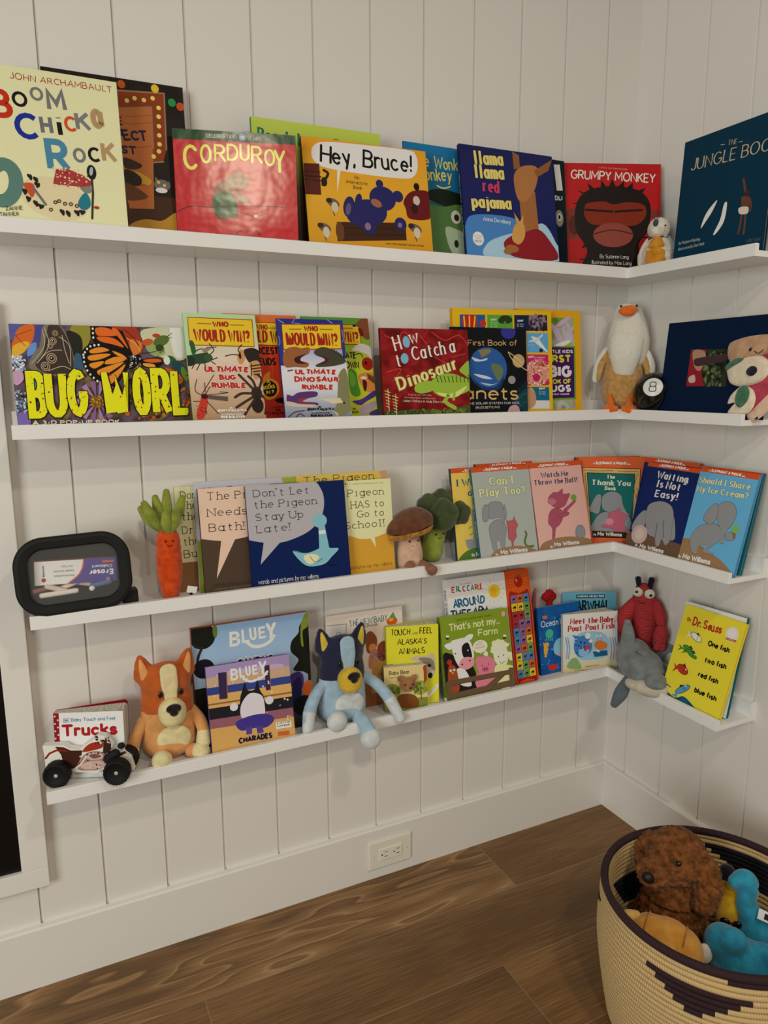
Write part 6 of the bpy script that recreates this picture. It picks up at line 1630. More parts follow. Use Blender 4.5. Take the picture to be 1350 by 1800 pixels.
ART['farm'] = [('r',0x80962f,0,0,201.2,214.1),
('t',0x2a3a1c,'Usborne touchy-feely books',47,198.8,152,198.1,5.9,'j',0.007,1),
('t',0xe0dcae,"That's not my...",24.1,176.3,175.5,175.8,18.4,'r',0.003,1),
('t',0xe0dcae,'Farm',106.4,152.3,165.3,150.3,18,'r',0.033,0.999),
('s',0x26221f,(-0.9,114.8,20.8,120.7,58,90.8,82.7,79.4,88.4,14.7,-4.7,23.5)),
('s',0xdad7d0,(25.1,147.9,39.4,153.3,73.6,152.1,87.8,123.7,84.4,94.1,55.9,72.5,37,94.1,27.7,125.2)),
('s',0x26221f,(57.9,135.6,74.5,140.7,81.8,117.1,81,102.2,61.4,101.5,54.8,119.3)),
('s',0xdad7d0,(6.5,143.2,26,147.8,33.5,139.2,19.8,130.2)),
('s',0xdad7d0,(65.1,153.3,78.9,160.7,91.8,158.9,86.2,148.4,70.6,145)),
('s',0xd193a0,(43.7,93,59.7,105.5,85,99.7,85.3,82.7,64.7,74,45.9,78.6)),
('e',0x26221f,52.2,88.7,2.6,2.2,0),
('e',0x26221f,74.9,94.9,2.6,2.2,0),
('e',0x26221f,35.4,118.5,2.1,1.8,0),
('e',0xd8d4cc,72.3,121.5,2.2,1.9,0),
('s',0xdad7d0,(35.3,79.5,60.2,71.8,73,32.3,39.6,41.7)),
('s',0x95532c,(9.9,79.9,17.8,93.4,31.8,85.7,37.1,57,35.5,23.9,8.4,28.5)),
('s',0xb0352c,(8.7,98.6,15.1,106.8,23,101.9,19.7,91.3)),
('e',0xdad7d0,17.4,78.7,3.4,2.9,0),
('e',0xdad7d0,27.6,78.9,3.4,2.9,0),
('p',0xd0a040,(18.7,74.8,27,73.4,22.1,67.6)),
('e',0xb0352c,22.9,63.7,3.4,5.1,0),
('s',0xe0dcc0,(145.5,107.4,154.3,125.2,176.9,125.7,189.8,100.7,184,70.9,165.3,66.2,149,80.2)),
('e',0xe3dfb4,152.3,127.4,8.9,7.6,0),
('e',0xe3dfb4,163.8,129.5,9,7.6,0),
('e',0xe3dfb4,174.7,126,9,7.6,0),
('e',0xe3dfb4,182.9,119.1,9,7.6,0),
('e',0xe3dfb4,148.8,116.5,8.9,7.5,0),
('e',0xe3dfb4,193.4,92.5,9.1,7.6,0),
('e',0xe3dfb4,199.2,83.9,9.1,7.6,0),
('s',0xe0dcc0,(136.7,108.8,146.4,114.9,149.2,101.2)),
('s',0xe0dcc0,(180.9,121.3,196.8,120.9,188.9,112.4)),
('s',0xd9d6a0,(147.7,69,183.6,67.2,202.8,56.4,199.7,10.8,146,16.1)),
('e',0x26221f,160.2,91.8,1.8,1.5,0),
('e',0x26221f,175.3,93.4,1.8,1.5,0),
('c',0x26221f,1.1,(162.3,78.9,168.4,73.4,178,77.6)),
('s',0xc98093,(91.7,81.7,104.6,98.5,128.9,98.6,146.8,80.6,142,58.6,118.9,51,98.2,61.9)),
('s',0xc98093,(90.8,93.1,100.6,102.2,106.3,94.5,97.5,75.2)),
('s',0xc98093,(137.2,93.5,147.3,84.3,147.7,69,141.3,72)),
('e',0xb9677c,117.6,66.3,10.5,7.8,0),
('e',0x26221f,114.1,66.8,1.8,2.6,0),
('e',0x26221f,121.6,66.4,1.8,2.6,0),
('e',0x26221f,108.7,77.1,1.8,1.5,0),
('e',0x26221f,128.7,77.8,1.8,1.5,0),
('s',0xc98093,(91.3,59.2,137.2,55.5,148.6,38.5,137.2,17.6,89.2,22.1)),
('s',0xd8d6d0,(115.4,104.4,123.8,112.6,129.7,106,126.7,98.9)),
('p',0x26221f,(5,54,207,52.9,205.6,41.5,3.6,41.3)),
('p',0x6d5a45,(5.1,54.9,207.1,53.8,205.7,42.5,3.7,42.2)),
('p',0x26221f,(3.4,21.1,203.8,26.4,203.4,11.1,1.9,7.4)),
('p',0x6d5a45,(3.5,22,203.9,27.4,203.5,12.1,2,8.3)),
('p',0x26221f,(187,58,207.4,56.6,204,9.1,185.7,8.4)),
('p',0x6d5a45,(187.1,58.9,207.5,57.6,204.1,10.1,185.8,9.3)),
('p',0x26221f,(90,9.8,168.3,53.3,178.5,44,104.2,-0.2)),
('p',0x6d5a45,(90.1,10.7,168.4,54.3,178.7,45,104.3,0.7)),
('p',0x26221f,(0.4,51.1,15.1,50.4,12.3,6.7,-0.2,7.8)),
('p',0x6d5a45,(0.5,52,15.2,51.4,12.4,7.6,-0.1,8.7)),
('e',0xe0dcc0,108.6,126.2,21.9,16.5,0),
('p',0xe0dcc0,(104.1,113.7,112.8,112.4,109.7,105.3)),
('t',0xb0647a,'with',103.1,135.7,117.3,135.9,4.9,'j',-0.015,1),
('t',0xb0647a,'farm',95.4,129.3,114.7,129.5,5.6,'j',-0.008,1),
('t',0xb0647a,'sounds!',92.7,121.1,122.7,122.2,5.6,'j',-0.039,0.999),
('e',0x26221f,16.8,160.2,4.6,3.3,0),
('e',0xdad7d0,16,164.8,2.9,3.3,0),
('e',0xdad7d0,19.8,164.3,2.5,3.3,0),
('e',0x26221f,183.8,138.1,5,3.4,0),
('e',0xdad7d0,183,142.9,3.2,3.4,0),
('e',0xdad7d0,187,142.3,2.7,3.4,0),
('e',0xcf9aa0,186.9,199.3,6.3,6.9,0)]
ART['ocean'] = [('r',0x1d5f9e,0,0,145,186),
('n',(0x1a5590,0x2266a6,0x1a5590,),0,0,145,186,20,20,2,4),
('d',(0x6a9cc4,0x8fb4d4,),-11.2,9.5,155.8,160.9,60,1.2,2.4,3),
('t',0xd8dcdc,'Ocean Fun',9.2,130.3,107.7,130.9,17.4,'j',-0.006,1),
('e',0x4fae94,36.1,110.4,13.4,12.2,0),
('c',0x4fae94,3.4,(27.6,103.4,24.6,96.5,20.8,94.1)),
('c',0x4fae94,3.4,(33,102.5,31.3,95.4,29.2,92.8)),
('c',0x4fae94,3.4,(38.5,101.6,37.9,94.3,37.6,91.4)),
('c',0x4fae94,3.4,(43.9,100.7,44.5,93.2,46.1,90)),
('e',0xcfa544,22.8,81,9.7,6.8,0),
('s',0xcfa544,(15.3,78.4,27.1,73.9,23.8,54.8,16.2,51.2,13.6,63.9)),
('c',0xcfa544,2.9,(17.6,53.4,20.9,48.9,14.9,49.9)),
('e',0xc03a30,40.9,15.7,16,7.8,0),
('c',0xc03a30,2.9,(29.1,21.8,23.5,27.7)),
('c',0xc03a30,2.9,(53.4,18.4,58,22.6)),
('e',0xc9723a,24.6,157.3,8.5,4.9,0),
('p',0xc9723a,(18.8,160.2,15.4,163.6,16,155.7)),
('s',0x86b8d0,(48.8,77.7,65.4,92.3,96.3,89.8,92.1,35.5,58.7,46.3,47.3,58.2)),
('s',0xd08fa4,(58.9,48.7,77.6,50.5,76.6,38.2)),
('e',0x26221f,73.8,57.6,2.5,2,0),
('c',0x26221f,1.5,(70.4,54.2,73.9,50.6))]
ART['narw'] = [('g',(0x2a5a70,0x4d869c,0x6ba4b8,),0,0,158.3,206.2),
('p',0x24485a,(40.4,199.1,124.9,197.2,126.2,186.9,40.5,189)),
('t',0xd0dada,'A NARWHAL AND JELLY BOOK',43.6,191.9,123,190.1,5.1,'b',0.023,1),
('t',0x15242e,'NARWHAL',25.4,150.7,138.3,151.6,31.7,'b',-0.008,1)]
ART['pout'] = [('g',(0xc9b98c,0xc4c8b8,0xb9cad4,0xd2d4d6,0xdad6d4,),0,0,164.8,163.9),
('s',0x93bacb,(30.7,83.3,46.6,106.9,78.7,111.8,121.8,103.3,140.9,74,132.9,39.4,89.6,30.6,46.6,36.9)),
('e',0x4880b4,60,70.8,27.9,31,-10),
('e',0x8ab0d0,62.7,55.6,16.1,15,0),
('p',0x4880b4,(37.1,92.7,25.4,106.1,52,99)),
('d',(0x2f4a8a,),37,47.8,68,95.1,14,2.13,4.27,3),
('e',0xd9d4cc,74.4,99.6,8.6,9,0),
('e',0xd9d4cc,83,83.9,5.4,5,0),
('s',0xb8464a,(65.3,70.4,78.7,73.2,81.4,64,69.1,61)),
('s',0xc17c44,(94.9,77.9,111,84.1,132.7,72.2,130.1,59.8,111.1,56.4,96,65.2)),
('c',0xc17c44,2.5,(105.6,82,101.3,94.9)),
('c',0xc17c44,2.5,(115.4,82.2,113.7,95.4)),
('e',0xdad7d0,101.3,96.4,3.2,3,0),
('e',0xdad7d0,113.1,96.4,3.3,3,0),
('p',0x2a6488,(89.5,53.2,132.8,54.5,135.6,39.1,94.9,37.7)),
('p',0xe0d8c0,(92.2,58,111.1,56.4,108.4,49.1)),
('s',0x86a474,(12,15,22.7,36.6,38.6,40.1,52,21.4,52,7.3)),
('c',0x7f98b0,3,(9.4,40.2,12.7,69.9,7.4,100.1)),
('c',0x7f98b0,3,(15.8,39.7,19,69.3,13.8,99.6)),
('c',0x9a88a8,3,(143.8,28.3,146.9,58.4,141.4,89.1)),
('c',0x9a88a8,3,(152,27.5,155.1,57.7,149.5,88.4)),
('c',0x9a88a8,3,(159.1,26.9,162.2,57,156.6,87.8)),
('t',0xac3c40,'Meet the Baby,',20.1,135.8,156.4,132.7,16.8,'F',0.023,1),
('t',0xac3c40,'Pout-Pout Fish',13.8,115.5,154.3,114.2,16.9,'F',0.009,1),
('t',0x6a3a20,'Deborah Diesen',67,11,108,12.3,4,'s',-0.032,1),
('t',0x6a3a20,'Pictures based on illustrations by Dan Hanna',34.9,2.9,122.1,1.9,3,'s',0.012,1)]
ART['seuss'] = [('r',0xd9c640,0,0,176.8,242),
('t',0xa8342c,'By',16.3,200.9,28.4,201.4,9.9,'J',-0.037,0.999),
('t',0xa8342c,'Dr. Seuss',33.9,195.2,118.6,198.3,22.2,'J',-0.038,0.999),
('e',0xdad7d0,148.3,207.9,16.8,17.5,0),
('p',0xa8342c,(134.4,196.4,163.4,198,163.2,192.7,135.1,191.3)),
('t',0xdad7d0,'Beginner Books',136.6,192.7,162.6,194.3,2.5,'s',-0.061,0.998),
('c',0xb9aa9a,0.8,(160.2,213.5,160.7,206.5,157.7,200.3,152.2,196.5,145.4,196.2,139.2,199.5,135.3,205.5,134.8,212.6,137.8,218.9,143.5,222.6,150.3,222.8,156.4,219.5,160.2,213.5)),
('t',0x1d1a18,'One fish',92.6,161,153.7,162.4,14.6,'b',-0.022,1),
('t',0x1d1a18,'two fish',97,120.9,158,123.1,14.5,'b',-0.036,0.999),
('t',0x1d1a18,'red fish',91,81.5,148.5,83,14.5,'b',-0.026,1),
('t',0x1d1a18,'blue fish',92.9,42.2,157,43.2,14.4,'b',-0.014,1),
('e',0x3a3430,56.1,170.8,19,8.7,-20),
('e',0xd4d0c4,56.1,170.8,17.4,7.4,-20),
('p',0xd4d0c4,(42.3,170.6,27.1,179.5,31.7,170.4,25.7,161.1)),
('p',0x3a3430,(53.2,177.5,58.8,183.6,65.2,176.9)),
('e',0xdcd8d0,66.6,172.5,2.3,2,0),
('c',0x3a3430,1.1,(61.7,176.1,58.7,170.8,60.9,165.6)),
('e',0x3a3430,47,134.5,21.3,7.9,-15),
('e',0x4a8a3a,47,134.5,19.8,6.6,-15),
('p',0x4a8a3a,(31.2,132.7,13,138.9,19.3,131.4,13.5,122.7)),
('p',0x3a3430,(42.9,140,48.6,146,56.5,140.8)),
('e',0xdcd8d0,58.6,137.1,2.3,2,0),
('c',0x3a3430,1.1,(52.7,139.8,49.9,134.8,52.9,130.5)),
('e',0x3a3430,56.5,127.6,19.1,7,-20),
('e',0x4a8a3a,56.5,127.6,17.6,5.7,-20),
('p',0x4a8a3a,(42.6,127.1,27.2,133.5,32,126.7,26.2,119.4)),
('p',0x3a3430,(53.4,132.7,58.9,137.5,65.4,132.5)),
('e',0xdcd8d0,66.9,129.2,2.3,1.9,0),
('c',0x3a3430,1.1,(62,131.8,59.1,127.7,61.4,123.8)),
('e',0x3a3430,44.7,82.6,18.4,10.9,-15),
('e',0xb23a30,44.7,82.6,16.8,9.6,-15),
('p',0xb23a30,(31.4,80.8,15.9,90.7,21.3,79.5,16.6,66.9)),
('p',0x3a3430,(41.1,91,45.9,99.5,52.7,91.5)),
('e',0xdcd8d0,54.5,85.9,2.3,2,0),
('c',0x3a3430,1.1,(49.4,90.1,47.2,83,49.8,76.5)),
('e',0x3a3430,60.9,36.9,23.5,8.6,40),
('e',0x5a94b8,60.9,36.9,22,7.3,40),
('p',0x5a94b8,(51.4,23.1,31.8,11.2,44.3,12.7,49.4,3.7)),
('p',0x3a3430,(52,36.3,49.8,44.1,61,48)),
('e',0xdcd8d0,66.5,47.8,2.3,1.9,0),
('c',0x3a3430,1.1,(59.4,44.3,62.7,39.5,69.4,39.8)),
('s',0x1f6680,(-2.7,17.5,18.3,16.3,44.3,7.9,67.6,21.1,91.4,15.7,122.2,3.7,162.1,7.4,187.2,-7.8,3.4,0.8)),
('c',0x1f6680,2.2,(3.5,24.7,13.1,30.8,25.4,28.5)),
('c',0x123c50,1.8,(19.8,12.2,49.9,7.9,74.3,17.8,107,1.8))]
ART['seuss2'] = [('r',0xc9cfcc,0,0,170.2,244.4)]
# wall, place along it, distance from it, height, yaw, lean, roll, thickness, width, height
POSE = {
    'boom': ('B', -1.5695, 0.112, ZF[0], -0.0026, 0.1421, -0.0007, 0.006, 0.25, 0.2752),
    'nest': ('B', -1.4427, 0.042, ZF[0], 0.0264, 0.0913, -0.002, 0.012, 0.2515, 0.3008),
    'corduroy': ('B', -1.223, 0.062, ZF[0], 0.2381, 0.0449, -0.0023, 0.01, 0.2357, 0.2149),
    'bear': ('B', -1.0625, 0.072, ZF[0], 0.0282, 0.1189, -0.0032, 0.01, 0.2839, 0.2627),
    'bruce': ('B', -0.9658, 0.106, ZF[0], 0.0351, 0.1786, -0.0051, 0.01, 0.2851, 0.2337),
    'wonky': ('B', -0.7168, 0.07, ZF[0], -0.0, 0.12, 0.0, 0.005, 0.225, 0.2618),
    'llama': ('B', -0.5893, 0.11, ZF[0], 0.0248, 0.1702, -0.0034, 0.01, 0.2566, 0.2664),
    'dark': ('B', -0.4394, 0.072, ZF[0], 0.0, 0.12, 0.0, 0.01, 0.17, 0.2707),
    'grumpy': ('B', -0.2707, 0.055, ZF[0], 0.4079, 0.1412, 0.0064, 0.01, 0.2469, 0.2743),
    'jungle': ('R', 0.2441, 0.1, ZF[0], -0.0004, 0.0608, -0.0003, 0.01, 0.24, 0.2801),
    'bug': ('B', -1.5323, 0.07, ZF[1], -0.0031, 0.1163, -0.0011, 0.022, 0.35, 0.1931),
    'bugr': ('B', -1.2192, 0.114, ZF[1], -0.0242, 0.2483, -0.0029, 0.006, 0.1489, 0.2296),
    'feud': ('B', -1.1373, 0.07, ZF[1], -0.0018, 0.12, 0.0008, 0.006, 0.1584, 0.228),
    'dinor': ('B', -1.0298, 0.114, ZF[1], -0.0058, 0.2022, -0.0045, 0.006, 0.15, 0.2214),
    'show': ('B', -0.9611, 0.08, ZF[1], -0.0068, 0.2313, -0.0006, 0.006, 0.1605, 0.2329),
    'dino': ('B', -0.8005, 0.11, ZF[1], 0.0092, 0.0953, -0.0039, 0.01, 0.2247, 0.2036),
    'planet': ('B', -0.6115, 0.094, ZF[1], 0.0004, 0.0921, 0.0002, 0.006, 0.215, 0.2126),
    'why': ('B', -0.5974, 0.08, ZF[1], 0.0171, 0.08, -0.0059, 0.013, 0.2854, 0.2562),
    'lbug': ('B', -0.3967, 0.06, ZF[1], 0.0003, 0.091, 0.0001, 0.013, 0.2, 0.2648),
    'album': ('R', 0.2266, 0.1, ZF[1], -0.0003, 0.0937, -0.0001, 0.02, 0.2793, 0.2229),
    'bus': ('B', -1.2519, 0.046, ZF[2], 0.0022, 0.0817, 0.0011, 0.01, 0.22, 0.224),
    'hot': ('B', -1.215, 0.066, ZF[2], 0.0067, 0.0681, 0.0026, 0.012, 0.2201, 0.2343),
    'bath': ('B', -1.2101, 0.098, ZF[2], -0.0027, 0.1515, -0.0007, 0.01, 0.22, 0.2237),
    'late': ('B', -1.1138, 0.114, ZF[2], 0.008, 0.1776, 0.0024, 0.006, 0.226, 0.2259),
    'pyel': ('B', -0.9922, 0.075, ZF[2], -0.0044, 0.12, -0.0013, 0.01, 0.2289, 0.2346),
    'school': ('B', -0.9747, 0.092, ZF[2], -0.0001, 0.123, -0.0, 0.006, 0.21, 0.2189),
    'iwill': ('B', -0.5907, 0.088, ZF[2], -0.002, 0.1793, -0.0004, 0.01, 0.171, 0.2306),
    'back2': ('B', -0.5086, 0.06, ZF[2], -0.002, 0.12, -0.0006, 0.01, 0.1756, 0.2339),
    'cani': ('B', -0.5391, 0.114, ZF[2], -0.0057, 0.2371, -0.0013, 0.01, 0.1742, 0.2314),
    'watch': ('B', -0.3598, 0.114, ZF[2], -0.0043, 0.2668, -0.0006, 0.01, 0.1714, 0.2356),
    'thank': ('B', -0.1923, 0.06, ZF[2], 0.4265, 0.12, 0.0017, 0.01, 0.1856, 0.2362),
    'thank2': ('B', -0.1851, 0.044, ZF[2], 0.321, 0.12, 0.0012, 0.01, 0.1895, 0.2348),
    'wait': ('R', 0.152, 0.112, ZF[2], 0.0032, 0.296, 0.0003, 0.01, 0.176, 0.2337),
    'wait2': ('R', 0.1245, 0.075, ZF[2], -0.0015, 0.2, -0.0004, 0.01, 0.1797, 0.24),
    'ice': ('R', 0.3301, 0.114, ZF[2], 0.0144, 0.2522, 0.0034, 0.01, 0.1606, 0.2378),
    'ice2': ('R', 0.3147, 0.088, ZF[2], 0.0007, 0.2223, 0.0001, 0.01, 0.171, 0.2368),
    'trucks': ('B', -1.5213, 0.06, ZF[3], 0.3765, 0.0733, -0.0003, 0.02, 0.1378, 0.138),
    'bbig': ('B', -1.2362, 0.065, ZF[3], -0.0045, 0.078, -0.0001, 0.015, 0.2678, 0.2704),
    'char': ('B', -1.2159, 0.112, ZF[3], 0.0184, 0.2046, 0.0015, 0.01, 0.1862, 0.192),
    'baby': ('B', -0.9148, 0.034, ZF[3], 0.0249, 0.085, 0.0029, 0.004, 0.2031, 0.2428),
    'alaska': ('B', -0.771, 0.058, ZF[3], 0.2609, 0.0777, 0.0009, 0.018, 0.1321, 0.2013),
    'bbear': ('B', -0.7907, 0.085, ZF[3], 0.2265, 0.1237, -0.0, 0.02, 0.1083, 0.1094),
    'carle': ('B', -0.5894, 0.09, ZF[3], 0.0089, 0.2149, 0.001, 0.02, 0.1782, 0.2981),
    'farm': ('B', -0.6304, 0.112, ZF[3], 0.0266, 0.2277, 0.0027, 0.015, 0.2012, 0.2141),
    'ocean': ('B', -0.3095, 0.072, ZF[3], -0.0095, 0.1492, -0.0026, 0.01, 0.145, 0.186),
    'narw': ('B', -0.2042, 0.028, ZF[3], 0.3381, 0.085, 0.0019, 0.003, 0.1583, 0.2062),
    'pout': ('B', -0.2456, 0.085, ZF[3], 0.2256, 0.089, 0.0005, 0.012, 0.1648, 0.1639),
    'seuss': ('R', 0.3046, 0.114, ZF[3], 0.0076, 0.2993, 0.0009, 0.01, 0.1768, 0.242),
    'seuss2': ('R', 0.3069, 0.092, ZF[3], -0.054, 0.2209, -0.0105, 0.01, 0.1702, 0.2444)}
SPREAD = {'trucks': 0.3765, 'alaska': 0.2609, 'bbear': 0.2265, 'pout': 0.2256}
# ------------------------------------------------------------------ the books
SOUND = []
# key: (kind, name, label, face, spine, material, group)
INFO = {
 'boom': ('h', 'picture_book', 'cream book with large mixed-colour capitals at the chalkboard end of the highest ledge', 0xd8d0aa, 0xcfc7a2, PRINT),
 'nest': ('b', 'board_book', 'black book with an orange bulb-lit sign showing behind the cream book', 0x191613, 0x191613, PRINT),
 'corduroy': ('h', 'picture_book', 'glossy red book with green top band and yellow title', 0xb22430, 0x8a1a24, GLOSS),
 'bear': ('h', 'picture_book', 'lime green topped book standing behind the orange-yellow bubble book', 0xa9b850, 0x2f7a4a, PRINT),
 'bruce': ('h', 'picture_book', 'orange-yellow book with white speech bubble and blue animal on a log', 0xd2a436, 0x4a2c1a, PRINT),
 'wonky': ('p', 'picture_book', 'blue and green book with thin yellow lettering behind the navy book', 0x246f98, 0x1f5a80, PRINT),
 'llama': ('h', 'picture_book', 'navy book with tall cream lettering and a brown long-necked animal', 0x232a62, 0x1c2354, PRINT),
 'dark': ('h', 'picture_book', 'dark teal book mostly hidden behind the red book', 0x14262e, 0x101e28, PRINT),
 'grumpy': ('h', 'picture_book', 'red book with a big dark furry head turned across the corner', 0xb02328, 0x8a1a20, PRINT),
 'jungle': ('h', 'picture_book', 'dark teal clothbound book with gilt title on the highest short ledge', 0x123c50, 0x103446, MATTE),
 'bug': ('h', 'popup_book', 'wide book covered in butterflies with huge yellow lettering', 0x2a2620, 0x2a2430, PRINT),
 'bugr': ('p', 'picture_book', 'pale green paperback with insects and a yellow title box', 0xa9c79c, 0x8fae84, PRINT),
 'feud': ('p', 'picture_book', 'orange-red paperback with a yellow title box behind two others', 0xb93a26, 0x9a3020, PRINT),
 'dinor': ('p', 'picture_book', 'blue bordered paperback with dinosaur heads and a yellow title box', 0x333c84, 0x2a3274, PRINT),
 'show': ('p', 'picture_book', 'lime green paperback with roaring animals at its edge', 0xb6be30, 0x4f8034, PRINT),
 'dino': ('h', 'picture_book', 'dark red book with a green dinosaur running', 0x7a1819, 0x5f1113, PRINT),
 'planet': ('p', 'picture_book', 'black book with a blue globe on the cover', 0x15181f, 0x15181f, PRINT),
 'why': ('h', 'reference_book', 'large yellow book with a grid of small photographs', 0xd6ae20, 0xc29a18, PRINT),
 'lbug': ('h', 'reference_book', 'yellow bordered book with a purple title box', 0xcfa524, 0xb99018, PRINT),
 'album': ('h', 'photo_album', 'navy cloth photo album with a small inset photograph', 0x0c2440, 0x0a1e38, MATTE),
 'bus': ('h', 'picture_book', 'cream and brown typewriter-lettered book behind the plush carrot', 0xd6d0a8, 0xa89a6a, PRINT),
 'hot': ('h', 'picture_book', 'grey book with olive green spine foot', 0xb5b7bf, 0xb5b7bf, PRINT),
 'bath': ('h', 'picture_book', 'brown book with pale pink speech bubble', 0x55473b, 0x3f342a, PRINT),
 'late': ('p', 'picture_book', 'dark blue paperback with grey speech bubble and pale blue bird', 0x10285a, 0x0e2450, PRINT),
 'pyel': ('h', 'picture_book', 'mustard yellow book showing only its top edge behind two bubble books', 0xc9b45c, 0xb8a24c, PRINT),
 'school': ('p', 'picture_book', 'gold paperback with cream speech bubble beside the plush mushroom', 0xc49c40, 0xb08a34, PRINT),
 'iwill': ('h', 'reader', 'yellow reader with dark spine behind the plush broccoli', 0xddba60, 0x2f4a50, PRINT),
 'back2': ('h', 'reader', 'orange-topped reader hidden behind the grey-blue reader', 0xc2592f, 0x2a4a54, PRINT),
 'cani': ('h', 'reader', 'grey-blue reader with grey and pink animals under a cream title', 0xa5ada8, 0x3f6a78, PRINT),
 'watch': ('h', 'reader', 'pink reader with a pink animal holding a green ball', 0xd4aaa2, 0xc29088, PRINT),
 'thank': ('h', 'reader', 'orange reader with teal framed picture set across the corner', 0xc96a40, 0xb05a34, PRINT),
 'thank2': ('h', 'reader', 'dark-edged reader just showing behind the orange framed reader', 0xc2592f, 0x3a2a24, PRINT),
 'wait': ('h', 'reader', 'dark blue reader with cream title leaning on the short ledge', 0x192f66, 0x14264f, PRINT),
 'wait2': ('h', 'reader', 'orange-topped reader directly behind the dark blue reader', 0xc2592f, 0x6a5a44, PRINT),
 'ice': ('h', 'reader', 'sky blue reader with a grey animal holding a green cone', 0x68a9cc, 0x4f8fb4, PRINT),
 'ice2': ('h', 'reader', 'teal reader showing its edge behind the sky blue reader', 0x2a6a78, 0x2a6a78, PRINT),
 'trucks': ('b', 'board_book', 'white board book with red title and polka dot spine standing ajar', 0xdad7d4, 0x8a1c22, PRINT),
 'bbig': ('h', 'picture_book', 'large sky blue book with white rounded title and dark trees', 0x86b4d6, 0x9a5a3c, PRINT),
 'char': ('h', 'board_book', 'lilac and sand book with striped hall leaning before the sky blue book', 0x9d8db2, 0x5a4a80, PRINT),
 'baby': ('p', 'picture_book', 'pale pink paperback behind the blue plush dog', 0xd8c5bc, 0xc4b0a8, PRINT),
 'alaska': ('b', 'board_book', 'bright yellow board book with a white bear behind the small bear book', 0xcbc940, 0xb8b638, PRINT),
 'bbear': ('b', 'board_book', 'small tan board book with a plush bear face', 0xcabc86, 0x7a6a4a, PRINT),
 'carle': ('h', 'sound_book', 'white book with a yellow sun and tall orange button panel', 0xd9d5ce, 0xd9d5ce, PRINT),
 'farm': ('b', 'board_book', 'green board book with cow, pig and sheep at a fence', 0x80962f, 0x6c7e26, PRINT),
 'ocean': ('b', 'board_book', 'deep blue board book with small sea creatures', 0x1d5f9e, 0x184e84, PRINT),
 'narw': ('p', 'picture_book', 'teal paperback with dark capitals behind the fish book', 0x4d869c, 0x3f7084, PRINT),
 'pout': ('b', 'board_book', 'pale board book with red title and a blue fish', 0xd2d4d6, 0xb9b4aa, PRINT),
 'seuss': ('h', 'picture_book', 'yellow book with four coloured fish leaning on the lowest short ledge', 0xd9c640, 0xd0be38, PRINT),
 'seuss2': ('h', 'picture_book', 'white book with teal edge behind the yellow fish book', 0xc9cfcc, 0x1f6a6c, PRINT)}
SPINE = {'trucks': [('d', (0xdad6d2,), 1, 4, 19, 144, 46, 1.6, 1.9, 2)], 'hot': [('r', 0x8f9c40, 0, 0, 12, 110)], 'iwill': [('r', 0xc25a30, 3, 150, 7, 190)], 'seuss': [('t', 0x2a2a20, 'One fish two fish red fish blue fish', 4, 210, 4, 30, 4, 's', 1, 0)],
    'llama': [('t', 0xcfc8b0, 'llama llama red pajama', 3, 200, 3, 60, 4, 's', 1, 0)], 'carle': [('t', 0x2a2a28, 'ERIC CARLE AROUND THE FARM', 6, 270, 6, 60, 8, 's', 1, 0)], 'cani': [('t', 0xd8d4c0, 'Can I Play Too?', 3, 190, 3, 60, 4, 's', 1, 0)], 'farm': [('t', 0xd8d4b0, "That's not my farm", 5, 150, 5, 40, 5, 's', 1, 0), ('r', 0xd8d4b8, 0, 2, 15, 12)], 'nest': [('r', 0x3a3632, 0, 286, 12, 290)]}
LEDGE_GROUP = {0: 'books on the highest ledge', 1: 'books on the second highest ledge', 2: 'books on the third highest ledge', 3: 'books on the lowest ledge'}
